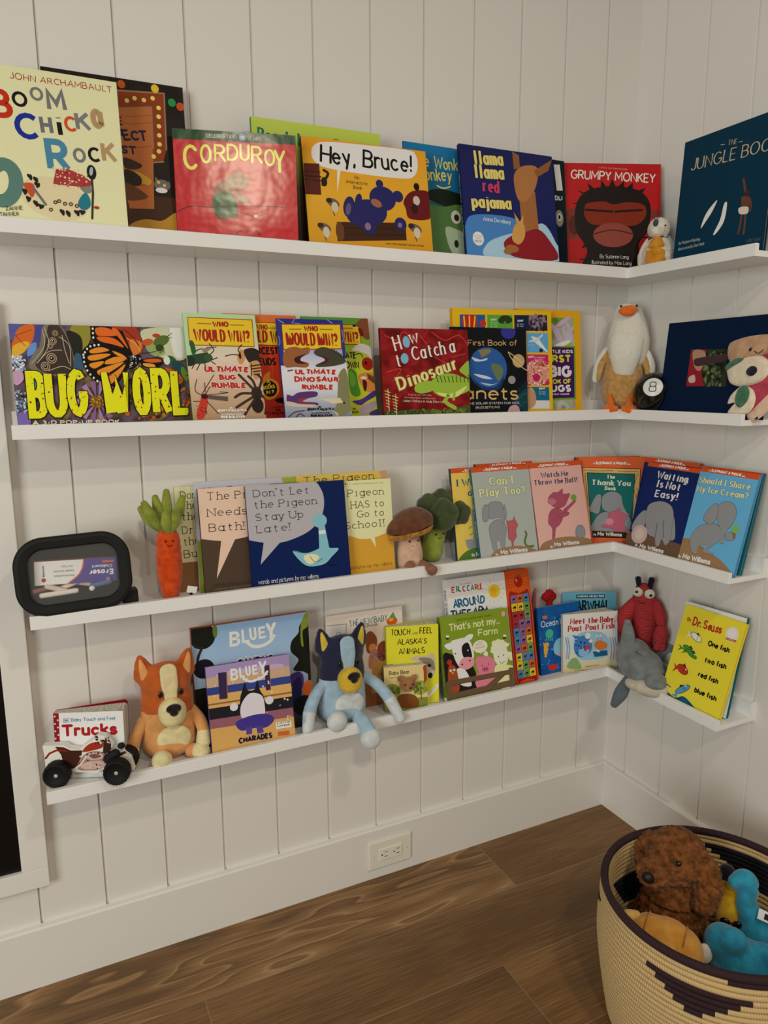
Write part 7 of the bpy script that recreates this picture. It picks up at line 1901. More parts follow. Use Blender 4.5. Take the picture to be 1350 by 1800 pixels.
for k, (wall, u, d, z, yaw, lean, roll, th, W, H) in POSE.items():
    kind, name, label, face, spine, mat = INFO[k]
    row_ = min(range(4), key=lambda i: abs(ZF[i] - z))
    rt = book(kind, name, label, LEDGE_GROUP[row_], pose(wall, u, d, z, yaw, lean, roll, th), W, H, th, face, spine, ART[k], SPINE.get(k, ()), mat, plain(0x0a1c34, .7) if k == 'album' else None, SPREAD.get(k, 0), 'photo album' if k == 'album' else 'book')
    if k == 'carle':      # the play panel beside the cover
        PWd, PHt = .076, H + .004
        tiles = [('s', 0x9c2620, (6, 10, 20, 6, 38, 9, 56, 6, 70, 10, 72, 120, 70, 236, 54, 242, 38, 238, 22, 242, 6, 236, 4, 120))]
        pal = [0xc9b83c, 0xa03a48, 0x4f86b0, 0x6a9a60, 0x8a6a98, 0xb8683c]
        rg2 = random.Random(5)
        for j in range(10):
            for i in range(3):
                x0, y0 = 9 + i * 19.6, 14 + j * 22.2; cc = pal[(i * 2 + j * 5 + rg2.randrange(3)) % 6]
                tiles += [('r', cc, x0, y0, x0 + 18.6, y0 + 21.2), ('s', 0x2a2620 if (i + j) % 3 else 0x5a2c1c, (x0 + 4, y0 + 9, x0 + 8, y0 + 14, x0 + 13, y0 + 13, x0 + 15, y0 + 17, x0 + 14, y0 + 9, x0 + 12, y0 + 6, x0 + 9, y0 + 9, x0 + 6, y0 + 6)), ('r', 0x3a3028, x0 + 5, y0 + 2, x0 + 13, y0 + 3.4)]
        tiles += [('l', 0xd08a3c, 1.2, (38 + 15 * math.cos(a), 268 + 15 * math.sin(a), 38 + 30 * math.cos(a), 268 + 27 * math.sin(a))) for a in [q * math.pi / 9 for q in range(18)]]
        tiles += [('s', 0xa8281f, (26, 272, 30, 282, 38, 279, 46, 282, 51, 272, 46, 258, 38, 254, 30, 258)), ('c', 0x3a2a1c, 1.8, (38, 279, 38, 284, 40, 288)), ('s', 0x5a8a3a, (39, 283, 44, 287, 49, 286, 44, 282)), ('e', 0xd8a098, 32, 273, 2, 4, 20)]
        pn = plate('sound_panel', PWd, PHt, .022, .008, PRINT, rt, 0xc4561f, 0xa8481a, tiles, -.003, (W + .0005, -.001))
    if k == 'bbear':      # the felt bear head of the finger puppet book
        BF = plush(0x9c7450, 0x86603e, 300)
        fz = .066; fx = .056
        hd = fuse('puppet_head', shape([('b', (fx, -.010, fz), (.021, .014, .018)), ('b', (fx - .017, -.008, fz + .015), (.008, .006, .008)), ('b', (fx + .017, -.008, fz + .015), (.008, .006, .008)), ('b', (fx + .002, -.022, fz - .006), (.010, .008, .008))]), BF, rt, .002, 3)
        for s in (-.009, .010): ball('puppet_eye', (fx + s, -.0235, fz + .003), .0022, BEAD, hd, sub=2)
        ball('puppet_nose', (fx + .002, -.030, fz - .003), (.0038, .002, .003), BEAD, hd, sub=2)
# ------------------------------------------------------------------ soft toys and other things on the ledges
# ---- carrot (ledge three)
z0 = ZF[2]
t = toy('plush_carrot', 'orange plush carrot with green leaves and a tiny smile', (-1.279, -.088, z0))
bm = bmesh.new()
prof = [(.0, .012), (.006, .016), (.02, .0195), (.04, .0235), (.06, .0252), (.085, .0258), (.11, .025), (.13, .0235), (.142, .019), (.15, .008)]
lathe_p = []
for i in range(61):
    z = .15 * i / 60
    for (a, ra), (b_, rb) in zip(prof, prof[1:]):
        if a <= z <= b_ + 1e-9: r = ra + (rb - ra) * (z - a) / (b_ - a); break
    lathe_p.append((max(.0005, r * (1 + .05 * abs(math.sin(z / .0145 * math.pi)) - .04)), z))
lathe('body', [(.0004, 0)] + lathe_p + [(.0002, .151)], plush(0xc45214, 0xa83f08), t)
for a, l, lean_, tw in ((-.022, .062, -.55, 0), (-.012, .070, -.15, .01), (.004, .080, .02, .012), (.018, .066, .45, .008), (-.004, .042, -.05, -.014), (.012, .045, .25, -.012), (-.03, .05, -.6, .008)):
    tube('leaf', [(a * .3, tw, .143), (a * .7 + lean_ * l * .35, tw * 1.3, .143 + l * .5), (a + lean_ * l * .6, tw * 1.5, .143 + l)], [.006, .0115, .0065], plush(0x8a9440, 0x6f7a30), t, flat=.6, up=(0, 1, 0))
for x in (-.0085, .006): ball('eye', (x, -.0235, .128), .0022, BEAD, t, sub=2)
smile('smile', [(-.006, -.0245, .121), (-.001, -.0252, .1175), (.004, -.0245, .1205)], .0006, THREAD, t)
tg = box('cloth_tag', .024, -.012, .022, .044, -.011, .036, plain(0xe0dcd4, .8), t, 0); tg.rotation_euler = (0, R(15), 0)
ball('tag_mark', (.034, -.0124, .02), (.004, .0003, .003), THREAD, tg, sub=2)
# ---- mushroom
t = toy('plush_mushroom', 'plush mushroom with brown cap sitting on the ledge with dangling feet', (-.722, -.082, z0))
frombm('stem', shape([('t', [(0, 0, .012), (0, 0, .045), (0, 0, .085), (0, 0, .105)], [.031, .031, .021, .022])]), plush(0xc4ab96, 0xb59a84), t, True)
def cap_r(a): return 1 + .035 * math.cos(8 * a)
v = []; f = []; NS = 64; pr = [(.0, .147), (.016, .145), (.032, .139), (.046, .128), (.055, .119), (.059, .110), (.058, .101)]
for r, z in pr:
    for k in range(NS): a = 2 * math.pi * k / NS; q = cap_r(a) if r > .02 else 1; v.append((r * q * math.cos(a), r * q * math.sin(a) * .8, z + .012 * math.cos(a) * (r / .06)))
for i in range(len(pr) - 1):
    for k in range(NS): f.append((i * NS + k, (i + 1) * NS + k, (i + 1) * NS + (k + 1) % NS, i * NS + (k + 1) % NS))
CAPM = plush(0x6f4a34, 0x5c3a28)
pyd('cap', v, f, CAPM, t, True)
g = lathe('gills', [(.0565, .102), (.0585, .0955), (.054, .0885), (.044, .0855), (.02, .09), (.0, .094)], plush(0xb4842e, 0x8a6020, 420, .003, .9), t, 48)
for q in g.data.vertices: q.co.y *= .8; q.co.z += .012 * q.co.x / .06 - .004
for x in (-.012, .011): ball('eye', (x, -.0225, .071), .0026, BEAD, t, sub=2)
smile('smile', [(-.008, -.0255, .062), (-.0005, -.027, .0585), (.007, -.0255, .062)], .0006, THREAD, t)
frombm('foot', shape([('t', [(-.014, -.02, .012), (-.018, -.036, .016)], [.010, .0125])]), plush(0x8d6650, 0x7a5643), t, True)
frombm('foot', shape([('t', [(.016, -.024, .016), (.024, -.046, .012), (.03, -.058, .004)], [.009, .010, .0135])]), plush(0x8d6650, 0x7a5643), t, True)
# ---- broccoli
t = toy('plush_broccoli', 'green plush broccoli leaning beside the brown mushroom', (-.637, -.045, z0))
frombm('stalk', shape([('t', [(-.004, 0, .022), (0, 0, .05), (.014, 0, .085), (.022, 0, .105)], [.028, .028, .0235, .024])]), plush(0x8f9a48, 0x7c8a3c), t, True)
FL = plush(0x4a5636, 0x3c482c)
for c, r in (((.014, -.018, .120), .042), ((-.016, 0, .142), .031), ((.022, .004, .152), .030), ((.064, -.004, .116), .036), ((.010, -.034, .106), .026), ((.048, .008, .142), .030), ((.040, -.010, .112), .028)):
    bm = bmesh.new()
    for k in range(5):
        a = k * 2 * math.pi / 5 + .3; bm_ball(bm, (c[0] + r * .42 * math.cos(a), c[1] - r * .1, c[2] + r * .42 * math.sin(a)), (r * .6, r * .7, r * .6), None, 2)
    bm_ball(bm, (c[0], c[1] - r * .25, c[2]), (r * .62, r * .62, r * .62), None, 2)
    fuse('floret', bm, FL, t, .0035, 3)
for x in (-.01, .011): ball('eye', (x + .003, -.0265, .073), .0024, BEAD, t, sub=2)
smile('smile', [(-.003, -.0285, .0655), (.002, -.0292, .0625), (.008, -.0285, .0645)], .0006, THREAD, t)
# ---- sitting dogs (ledge four)
z0 = ZF[3]
def dog(name, label, loc, c, cw, w, head_z, arms, legs):
    t = toy(name, label, loc)
    fur, dark, pale, cream, muz, inner = [plush(q) for q in c]
    # torso and head are one flat-fronted cushion
    dv = head_z - .145
    def zone(p): return 1 if p.z > .108 + p.x * -.12 + dv * .5 else 0
    ob = fuse('body', shape([('t', [(0, 0, .04), (0, 0, .08), (0, 0, .13), (0, 0, .175)], [w, w * .98, w * .95, w * .80], dict(flat=.56, up=(0, 1, 0))), ('b', (0, .0, .035), (w * .98, .042, .034)), ('b', (0, .0, .17), (w * .93, w * .55, .045)),
        ('t', [(-w * .72, .002, .19), (-w * .80, .002, .215), (-w * .86, .002, .232)], [.024, .017, .008], dict(flat=.5, up=(0, 1, 0))),
        ('t', [(w * .70, .002, .19), (w * .80, .002, .215), (w * .88, .002, .232)], [.024, .017, .008], dict(flat=.5, up=(0, 1, 0)))]), [fur, dark], t, .0042, 4, idxf=zone)
    # soft inner ears, blaze and belly panel
    for s in (-1, 1): tube('inner_ear', [(s * w * .72, -.009, .19), (s * w * .80, -.008, .212), (s * w * .85, -.006, .227)], [.010, .007, .003], inner, t, flat=.35, up=(0, 1, 0))
    tube('blaze', [(.002, -w * .50, .205), (.003, -w * .56, .175), (.004, -w * .56, .145)], [w * .30, w * .30, w * .22], pale, t, flat=.16, up=(0, 1, 0))
    patch('belly_patch', (.006, -.0305 if w < .062 else -.033, .052), (w * .62, .031), .009, cream, t)
    frombm('muzzle', shape([('b', (.004, -.040, .118), (w * .50, .027, .030)), ('b', (.004, -.042, .108), (w * .46, .024, .022))]), muz, t, True)
    frombm('nose', shape([('b', (.004, -.064, .134), (.0155, .008, .010)), ('b', (.004, -.066, .127), (.009, .006, .009))]), plush(0x2b2019, 0x1f1814), t, True)
    for s in (-1, 1): ball('eye', (.004 + s * w * .36, -.036, .157), (.0052, .003, .0075), BEAD, t)
    for pts, rad in arms:
        n = len(pts) // 2 + 1
        tube('arm', pts, rad, fur, t); tube('paw', pts[-2:], [rad[-2] * 1.04, rad[-1] * 1.06], cream, t)
    for pts, rad in legs:
        tube('leg', pts, rad, fur, t); frombm('foot', shape([('b', pts[-1], (rad[-1] * 1.15, rad[-1] * 1.0, rad[-1] * 1.15))]), cream, t, True)
    return t
dog('plush_dog', 'orange and cream plush dog sitting between the truck book and blue picture books', (-1.297, -.062, z0), (0xc99862, 0xb0602a, 0xd2c49a, 0xd4c79c, 0xd2c698, 0xcf9a66), 1, .058, .145,
    [([(-.052, -.004, .092), (-.068, -.012, .066), (-.078, -.02, .04), (-.080, -.03, .018)], [.012, .013, .0135, .012]), ([(.050, -.004, .098), (.064, -.012, .075), (.070, -.02, .05), (.066, -.032, .03)], [.012, .013, .0135, .0145])],
    [([(-.02, -.03, .02), (-.024, -.05, .018)], [.016, .0185]), ([(.04, -.024, .014), (.058, -.04, .016)], [.015, .017])])
dog('plush_dog', 'blue plush dog sitting with one foot hanging over the ledge', (-.898, -.074, z0), (0x9cb4c2, 0x2c2e48, 0x9cb4c2, 0xc0c6c6, 0xc7ab3a, 0xc4b048), 1, .060, .15,
    [([(-.052, -.006, .10), (-.075, -.016, .08), (-.094, -.03, .05), (-.104, -.045, .018)], [.012, .0135, .0145, .012]), ([(.052, -.006, .105), (.08, -.02, .085), (.105, -.04, .05), (.122, -.066, .006)], [.012, .0135, .0145, .012])],
    [([(-.026, -.03, .02), (-.034, -.05, .026)], [.018, .021]), ([(.024, -.03, .018), (.030, -.064, .012), (.034, -.088, -.014)], [.017, .0165, .0215])])
# ---- motorcycle: a thick shaped board with rubber wheels
t = tag(empty('toy_motorcycle', (-1.4575, -.1005, z0), R(-20)), 'toy motorcycle cut from printed board with black rubber wheels', 'toy motorcycle')
O = [(-90, 83), (-48, 82), (-38, 74), (-20, 71), (-9, 80), (10, 93), (19, 100.5), (33, 97), (45, 74), (36, 65), (31, 50), (36, 60), (62, 62), (78, 46), (84, 20), (60, 18), (30, 31), (9, 17.5), (-38, 26), (-86, 36)]
def cutout(name, O, th, face, edge, recs, parent, y0=0):
    ink = Ink(2000, 2000); 
    v = [(x / 1000, y0, z / 1000) for x, z in O] + [(x / 1000, y0 + th, z / 1000) for x, z in O]; n = len(O)
    f = [tuple(range(n - 1, -1, -1)), tuple(range(n, 2 * n))] + [(i, (i + 1) % n, n + (i + 1) % n, n + i) for i in range(n)]
    c = [alb(face)] + [alb(edge)] * (n + 1)
    ink.add = lambda poly, col, lift=0: (ink.f.append(tuple(range(len(ink.v), len(ink.v) + len(poly)))), ink.c.append(alb(col)), ink.v.extend((x / 1000, y0 - ink.z - lift * 2.5e-6, z / 1000) for x, z in poly))
    for r in recs: ink.draw(r)
    m = len(v); v += ink.v; f += [tuple(i + m for i in q) for q in ink.f]; c += ink.c
    return pyd(name, v, f, PRINT, parent, False, None, c)
cutout('body_board', O, .016, 0xd8d2c8, 0xd8d4cc, [('p', 0x4a2c20, (-66, 80, -50, 78, -36, 70, -14, 69, -16, 60, -22, 40, -34, 30, -50, 32, -56, 62)), ('s', 0x9c3a26, (-14, 66, 0, 82, 24, 86, 26, 74, 8, 68)), ('l', 0x8a2a1c, 4, (-86, 56, -78, 66, -64, 72, -46, 70)),
    ('s', 0x9a8078, (-18, 52, -4, 64, 14, 66, 28, 60, 34, 44, 32, 28, 10, 22, -22, 26, -26, 36)), ('s', 0xc4aaa0, (-6, 58, 6, 63, 22, 60, 24, 50, 6, 47, -5, 50)), ('s', 0x7c6058, (-2, 57, 8, 60, 19, 57, 18, 52, 6, 50)), ('s', 0xbfa79c, (-20, 36, -4, 44, 26, 44, 30, 34, 12, 28, -12, 28)),
    ('l', 0xd2c6bc, 3, (-36, 28, -22, 36, -14, 46, -8, 56)), ('l', 0xd2c6bc, 3, (-34, 24, 10, 23, 34, 30, 38, 46, 34, 58)), ('d', (0x5a443c, 0xd0c0b8, 0x3a2a26), -24, 26, 34, 64, 40, 1, 2.4, 3), ('s', 0x3f2c24, (26, 62, 32, 92, 42, 84, 40, 64)), ('d', (0x3a2a22, 0xc08a78, 0xd0c4bc), 12, 82, 40, 98, 26, 1.4, 3.4, 8), ('l', 0x2a1c18, 2, (36, 46, 44, 62)), ('l', 0x5f2a22, 6, (46, 40, 54, 54, 68, 60))], t)
RUB = plain(0x171718, .7, .3, (90, .2, .001)); HUBM = plain(0xb0a89a, .25, .8)
def wheel(x, z, y):
    wroot = lathe('wheel', [(.004, 0), (.019, -.0005), (.0205, -.003), (.0225, -.005), (.0252, -.004), (.0262, .002), (.0262, .016), (.0245, .019), (.012, .019), (.004, .018)], RUB, t, 48)
    for q in wroot.data.vertices:
        a = math.atan2(q.co.y, q.co.x); r = math.hypot(q.co.x, q.co.y)
        if r > .0245 and int(a / (2 * math.pi) * 48 + 48.5) % 2: q.co.x *= .955; q.co.y *= .955
        q.co = V3(q.co.x, q.co.z, q.co.y)
    wroot.location = (x, y, z)
    ball('hub_cap', (0, -.001, 0), (.0042, .002, .0042), HUBM, wroot, sub=2)
wheel(-.062, .0275, -.019); wheel(.0575, .033, -.031)
for y in (.018,):
    wheel(.062, .034, y + .001)
tube('axle', [(.0575, -.028, .033), (.0575, .02, .033)], [.003, .003], HUBM, t, seg=8)
frombm('headlamp_band', shape([('t', [(.036, -.005, .050), (.052, -.005, .061)], [.0105, .0105], dict(flat=.75, up=(0, 1, 0)))]), RUB, t, True)
ball('headlamp', (.060, .008, .071), (.0075, .006, .0065), RUB, t)
# ---- storage box with eraser and chalk (ledge three)
z0 = ZF[2]
BLACK = plain(0x161617, .55, .35, (220, .15, .0004), 'black_plastic')
t = tag(empty('storage_box', (-1.457, -.122, z0 + .006)), 'black lidded storage box with clear window holding chalk', 'storage box')
t.rotation_euler = (R(-7), R(-1.5), 0)
def rr_ring(bm, W, H, r, y, cx=0, cz=0, n=10): return [bm.verts.new((cx + x - W / 2, y, cz + z - H / 2)) for x, z in rrect(0, 0, W, H, r, n)]
def bridge(bm, A, B):
    for i in range(len(A)): bm.faces.new((A[i], A[(i + 1) % len(A)], B[(i + 1) % len(A)], B[i]))
CZ = .078; WO, HO = .206, .150
bm = bmesh.new()
seq = [(.158, .104, .028, -.003), (.159, .105, .0285, -.0075), (.163, .110, .031, -.0095), (.190, .134, .046, -.0105), (.200, .144, .051, -.0100), (.205, .149, .053, -.0075), (WO, HO, .0535, -.004), (WO, HO, .0535, .004), (.200, .144, .05, .008), (.158, .104, .028, .008), (.158, .104, .028, -.003)]
rg = [rr_ring(bm, a, b_, r, y, 0, CZ, 14) for a, b_, r, y in seq]
for A, B in zip(rg, rg[1:]): bridge(bm, A, B)
frombm('lid_rim', bm, BLACK, t)
bm = bmesh.new(); A = rr_ring(bm, .192, .136, .045, .008, 0, CZ); B = rr_ring(bm, .180, .126, .042, .062, .002, CZ); C_ = rr_ring(bm, .176, .122, .040, .060, .002, CZ); D_ = rr_ring(bm, .186, .130, .042, .008, 0, CZ)
bridge(bm, A, B); bm.faces.new(B); bridge(bm, D_, C_); bm.faces.new(C_[::-1])
frombm('tub', bm, BLACK, t)
CLEAR, nt, b = newmat('clear_plastic', .06, .5); b.inputs['Base Color'].default_value = (.8, .8, .8, 1); b.inputs['Alpha'].default_value = .10
bm = bmesh.new(); bm.faces.new(rr_ring(bm, .160, .106, .029, -.0035, 0, CZ)); frombm('window_pane', bm, CLEAR, t)
box('latch_corner', .082, .010, .004, .112, .05, .03, BLACK, t, .002)
# eraser carton, lying upside down inside the box
er = tag(empty('eraser_carton', mat=Matrix.Translation((-1.457, -.122, z0 + .006)) @ eul(-7, -1.5, 0).to_4x4() @ Matrix.Translation((.004, .012, .080)) @ eul(0, 4, 0).to_4x4()), 'white and purple chalkboard eraser carton seen upside down in the black box', 'eraser carton', None)
EW, EH = .146, .046
pl = 0x564a8c
recs = [('p', pl, (0, 0, 58, 0, 58, 46, 0, 46)), ('s', pl, (50, 0, 58, 0, 60, 14, 68, 30, 86, 45, 60, 47, 50, 47)), ('c', 0xc0673a, 2.4, (59, 0, 61, 14, 69, 30, 88, 45)), ('l', 0xc0673a, 4, (6, 7, 24, 7)),
    ('t', 0xdedad6, 'Chalkboard', 8, 13, 44, 13, 6, 's', 0, 1), ('t', 0xdedad6, 'Eraser', 6, 22, 50, 22, 11, 'b', 0, 1), ('t', 0x5a5a60, '* All Felt', 74, 10, 100, 10, 4, 's', 0, 1), ('t', 0x5a5a60, '* Double Stitched', 74, 19, 112, 19, 4, 's', 0, 1), ('t', 0x5a5a60, '* Reinforced Back', 74, 28, 112, 28, 4, 's', 0, 1), ('e', 0x9c3a3a, 130, 36, 4, 4, 0), ('t', 0x4a4a50, 'bostitch', 128, 30, 128, 9, 4.5, 'b', 1, 0)]
crt = plate('carton', EW, EH, .030, .0006, PRINT, er, 0xd8d4d0, 0xb06a48, recs, 0)
for q in crt.data.vertices: q.co.x = EW / 2 - q.co.x; q.co.z = EH / 2 - q.co.z
rg_ = random.Random(4)
BASE = Matrix.Translation((-1.457, -.122, z0 + .006)) @ eul(-7, -1.5, 0).to_4x4()
for i, (x, z, ang, c, lab) in enumerate(((-.03, .043, 1, 0xd2c8be, 'long white chalk stick lying lowest in the black box'), (.030, .044, 78, 0xdad6d0, 'white chalk stick seen end-on in the black box'), (-.055, .053, 10, 0xb98a72, 'tan chalk stick at the end of the chalk pile'), (-.034, .052, -22, 0xc4b8b0, 'grey white chalk stick under the eraser carton'), (-.012, .054, 18, 0xccbfae, 'cream chalk stick in the middle of the chalk pile'), (.012, .055, -15, 0xd0c4b0, 'pale yellow chalk stick in the black box'), (.046, .050, 6, 0x5a7096, 'blue chalk stick in the black box'), (.062, .057, 70, 0x8a78a8, 'purple chalk stick standing in the black box'))):
    L_ = .062 if i == 0 else .034 if ang < 60 else .02
    o = tube('chalk_stick', [(-L_ / 2, 0, 0), (L_ / 2, 0, 0)], [.0052, .0050], plain(c, .9, .1), None, seg=12)
    o.matrix_world = BASE @ Matrix.Translation((x, .010 + (i % 3) * .006 + (.004 if i > 1 else 0), z - .0)) @ eul(0, -ang if ang < 60 else 0, 0).to_4x4() @ (eul(0, 0, 0) if ang < 60 else eul(20, 0, 80)).to_4x4()
    tag(o, lab, 'chalk', 'chalk sticks in the storage box')
# ---- little parakeet (top ledge, in the corner)
t = toy('plush_bird', 'small fluffy bird with white head and yellow belly on the highest ledge', (-.094, -.188, ZF[0]), -45)
WFUR = plush(0xd6cfc0, 0xbfb6a4, 300, .003, .9)
fuse('body', shape([('t', [(.003, 0, .03), (.002, 0, .055), (.001, 0, .075)], [.036, .034, .022])]), WFUR, t, .003, 3, .002, 240)
fuse('head', shape([('b', (.001, -.002, .098), (.0265, .026, .027)), ('b', (-.002, -.014, .09), (.02, .018, .016))]), WFUR, t, .003, 3, .0016, 240)
fuse('belly', shape([('t', [(-.001, -.013, .022), (-.001, -.014, .05), (-.001, -.011, .070)], [.027, .0255, .016])]), plush(0xc9922c, 0xb07c1c, 300, .003, .9), t, .003, 3, .0016, 240)
tube('wing', [(.026, .006, .076), (.037, .004, .05), (.038, .006, .02)], [.008, .012, .008], plush(0x7f9098, 0x93a0a4), t, flat=.6); tube('wing', [(-.024, .008, .074), (-.035, .006, .05), (-.036, .008, .02)], [.008, .010, .008], plush(0xc9c2b4), t, flat=.6)
ring_ = lathe('collar', [(.0215, .072), (.0235, .075), (.0215, .0785)], plush(0x4a4438), t, 24)
frombm('beak', shape([('b', (-.007, -.0255, .108), (.006, .008, .0085), eul(-18, 0, 12))]), plain(0x4a4d52, .5), t, True); ball('cere', (-.006, -.024, .117), (.005, .004, .004), plain(0x8d98b0, .6), t, sub=2); ball('eye', (.015, -.0235, .101), .0024, BEAD, t, sub=2)
# ---- tall white bird (second ledge, in the corner)
t = toy('plush_duck', 'tall white plush bird with orange beak and tan body in the corner', (-.088, -.088, ZF[1]), -45)
CR = plush(0xe0d8ca, 0xd6cdbe, 420, .003, .9); TAN = plush(0xbf9c62, 0xa88652, 420, .003, .9)
fuse('body', shape([('t', [(-.003, .0, .05), (0, 0, .095), (.003, 0, .15), (.004, 0, .175)], [.053, .054, .047, .042], dict(flat=.9, up=(0, 1, 0)))]), TAN, t, .0045, 4)
fuse('head', shape([('t', [(.008, -.004, .150), (.009, -.002, .19), (.007, 0, .235), (.006, 0, .258)], [.052, .054, .045, .037], dict(flat=.9, up=(0, 1, 0)))]), CR, t, .0045, 4)
fuse('bib', shape([('t', [(.003, -.036, .115), (.004, -.038, .15), (.006, -.03, .19)], [.030, .040, .044], dict(flat=.55, up=(0, 1, 0)))]), CR, t, .0045, 4)
tube('wing', [(-.040, -.004, .165), (-.060, -.010, .13), (-.069, -.012, .088)], [.013, .014, .009], CR, t, flat=.6, up=(0, 1, 0)); tube('wing', [(.046, -.004, .165), (.064, -.012, .13), (.070, -.014, .095)], [.013, .014, .009], CR, t, flat=.6, up=(0, 1, 0))
tube('wing_lining', [(-.036, -.018, .158), (-.054, -.021, .128), (-.061, -.021, .09)], [.009, .009, .005], TAN, t, flat=.6, up=(0, 1, 0)); tube('wing_lining', [(.042, -.018, .158), (.055, -.022, .13), (.062, -.022, .10)], [.008, .008, .005], TAN, t, flat=.6, up=(0, 1, 0))
ORG = plush(0xd9782a, 0xc8661a)
frombm('beak', shape([('b', (.005, -.040, .263), (.0235, .017, .0125), eul(0, -5, 0)), ('b', (.004, -.046, .257), (.018, .013, .009))]), ORG, t, True)
for x in (-.0125, .0255): ball('eye', (x, -.036, .274), .0032, BEAD, t, sub=2)
for x, s in ((-.026, -1), (.022, 1)):
    fuse('foot', shape([('t', [(x + s * .004, -.048, .048), (x, -.056, .030), (x - s * .002, -.066, .018)], [.006, .009, .009]), ('b', (x + s * .003, -.070, .014), (.0165, .019, .011), eul(18, 0, s * 10)), ('b', (x - s * .013, -.070, .015), (.009, .012, .008))]), ORG, t, .003, 3)
# ---- black novelty ball with an 8
t = tag(empty('black_ball', (-.0795, -.1945, ZF[1]), R(-45)), 'glossy black ball with a white disc numbered 8', 'ball')
BL8 = plain(0x0d0e12, .12, .6, None, 'gloss_black')
ball('shell', (0, 0, .0535), .0535, BL8, t, sub=5)
n8 = V3(-.13, -.93, .34).normalized()
Rm = n8.to_track_quat('Z', 'Y').to_matrix()
bm = bmesh.new(); N = 32; ringv = []
def onb(x, y, lift=0): return V3(0, 0, .0535) + Rm @ (V3(x, y, math.sqrt(max(0, .0535 ** 2 - x * x - y * y)) + lift))
cv = bm.verts.new(onb(0, 0, .0003)); prev = None
for k in range(1, 6): 
    rr = .0235 * k / 5; rgv = [bm.verts.new(onb(rr * math.cos(2 * math.pi * j / N), rr * math.sin(2 * math.pi * j / N), .0003)) for j in range(N)]
    for j in range(N):
        if prev is None: bm.faces.new((cv, rgv[j], rgv[(j + 1) % N]))
        else: bm.faces.new((prev[j], rgv[j], rgv[(j + 1) % N], prev[(j + 1) % N]))
    prev = rgv
dsc = frombm('number_disc', bm, plain(0xd6d4d0, .3), t, True)
bm = bmesh.new()
for (cy, r1, r2) in ((.0058, .0072, .0058), (-.0062, .0080, .0064)):
    bm_tube(bm, [onb(r1 * math.copysign(abs(math.cos(a)) ** .6, math.cos(a)), cy + r2 * math.copysign(abs(math.sin(a)) ** .6, math.sin(a)), .0004) for a in [2 * math.pi * k / 20 for k in range(21)]], [.0011] * 21, seg=6, n=1)
frombm('numeral', bm, plain(0x1a1a1c, .4), t, True)
# ---- pizza slice (second ledge on the narrow wall, propped on the album)
t = toy('plush_pizza', 'plush pizza slice with smiling crust propped against the navy album', (-.106, -.45, ZF[1]), -90)
t.rotation_euler = (R(0), 0, R(-90))
PT = R(-9)
def slab(name, O, th, mat, y, seg=4):
    """soft cut-out: rounded pillow over a smooth outline (x, z in mm)"""
    C0 = [V3(p[0], p[1], 0) for p in catmull([(x, z, 0) for x, z in O], 5, True)]; n = len(C0); c = sum(C0, V3(0, 0, 0)) / n
    bm = bmesh.new(); L = []
    for s, d in ((1.0, 0), (.985, .35), (.93, .7), (.8, .93), (.5, 1.0), (.2, 1.02)): L.append([bm.verts.new(((c.x + (p.x - c.x) * s) / 1000, y - d * th, (c.y + (p.y - c.y) * s) / 1000)) for p in C0])
    for A, B in zip(L, L[1:]): bridge(bm, A, B)
    bm.faces.new(L[-1]); bk_ = [bm.verts.new((p.x / 1000, y, p.y / 1000)) for p in C0]; 
    bridge(bm, [v for v in L[0]][::-1], bk_[::-1]); bm.faces.new(bk_[::-1])
    return frombm(name, bm, mat, t, True)
lean_y = lambda o: [setattr(v.co, 'y', v.co.y + .17 * v.co.z) for v in o.data.vertices]
its = [slab('base_felt', [(-38, 150), (30, 170), (95, 166), (118, 150), (112, 110), (98, 60), (76, 24), (54, 2), (40, -5), (26, 6), (10, 40), (-18, 90)], .010, plush(0xcbb49c), .012),
    slab('sauce', [(-20, 148), (40, 160), (98, 156), (100, 110), (80, 66), (50, 30), (38, 18), (24, 40), (-4, 90)], .010, plush(0xb04a5c, 0x9c3c50), .004),
    slab('crust', [(-45, 164), (-30, 174), (10, 182), (60, 183), (108, 178), (120, 166), (112, 144), (60, 140), (44, 136), (24, 132), (0, 127), (-28, 122), (-43, 140)], .022, plush(0xb8997c, 0xa88a6e), .006),
    slab('cheese', [(-34, 118), (-18, 136), (10, 141), (44, 138), (68, 122), (70, 98), (50, 80), (14, 72), (-16, 78), (-30, 98)], .009, plush(0xd2c8b4, 0xc2b8a2), -.006),
    slab('cheese', [(2, 66), (16, 74), (40, 66), (52, 44), (44, 18), (18, 10), (-8, 12), (-2, 22), (8, 30), (2, 38), (-10, 34), (-14, 36), (-10, 52)], .008, plush(0xd2c8b4, 0xc2b8a2), -.006),
    slab('olive', [(24, 108), (34, 116), (46, 112), (48, 102), (38, 94), (26, 98)], .006, plush(0x1f2433), -.014),
    slab('leaf', [(-32, 112), (-24, 124), (-6, 134), (10, 132), (2, 124), (-14, 116), (-28, 108)], .006, plush(0x4f7a62, 0x3f6652), -.014),
    slab('leaf', [(10, 60), (16, 72), (28, 74), (38, 64), (40, 46), (30, 30), (18, 28), (9, 42)], .006, plush(0x4f7a62, 0x3f6652), -.014),
    ball('eye', (.024, -.018, .151), (.0032, .0025, .0042), plush(0x1f2433), t), ball('eye', (.069, -.018, .153), (.0032, .0025, .0042), plush(0x1f2433), t),
    smile('smile', [(.034, -.0165, .147), (.044, -.017, .142), (.055, -.0165, .149)], .0009, THREAD, t)]
for o in its: lean_y(o)
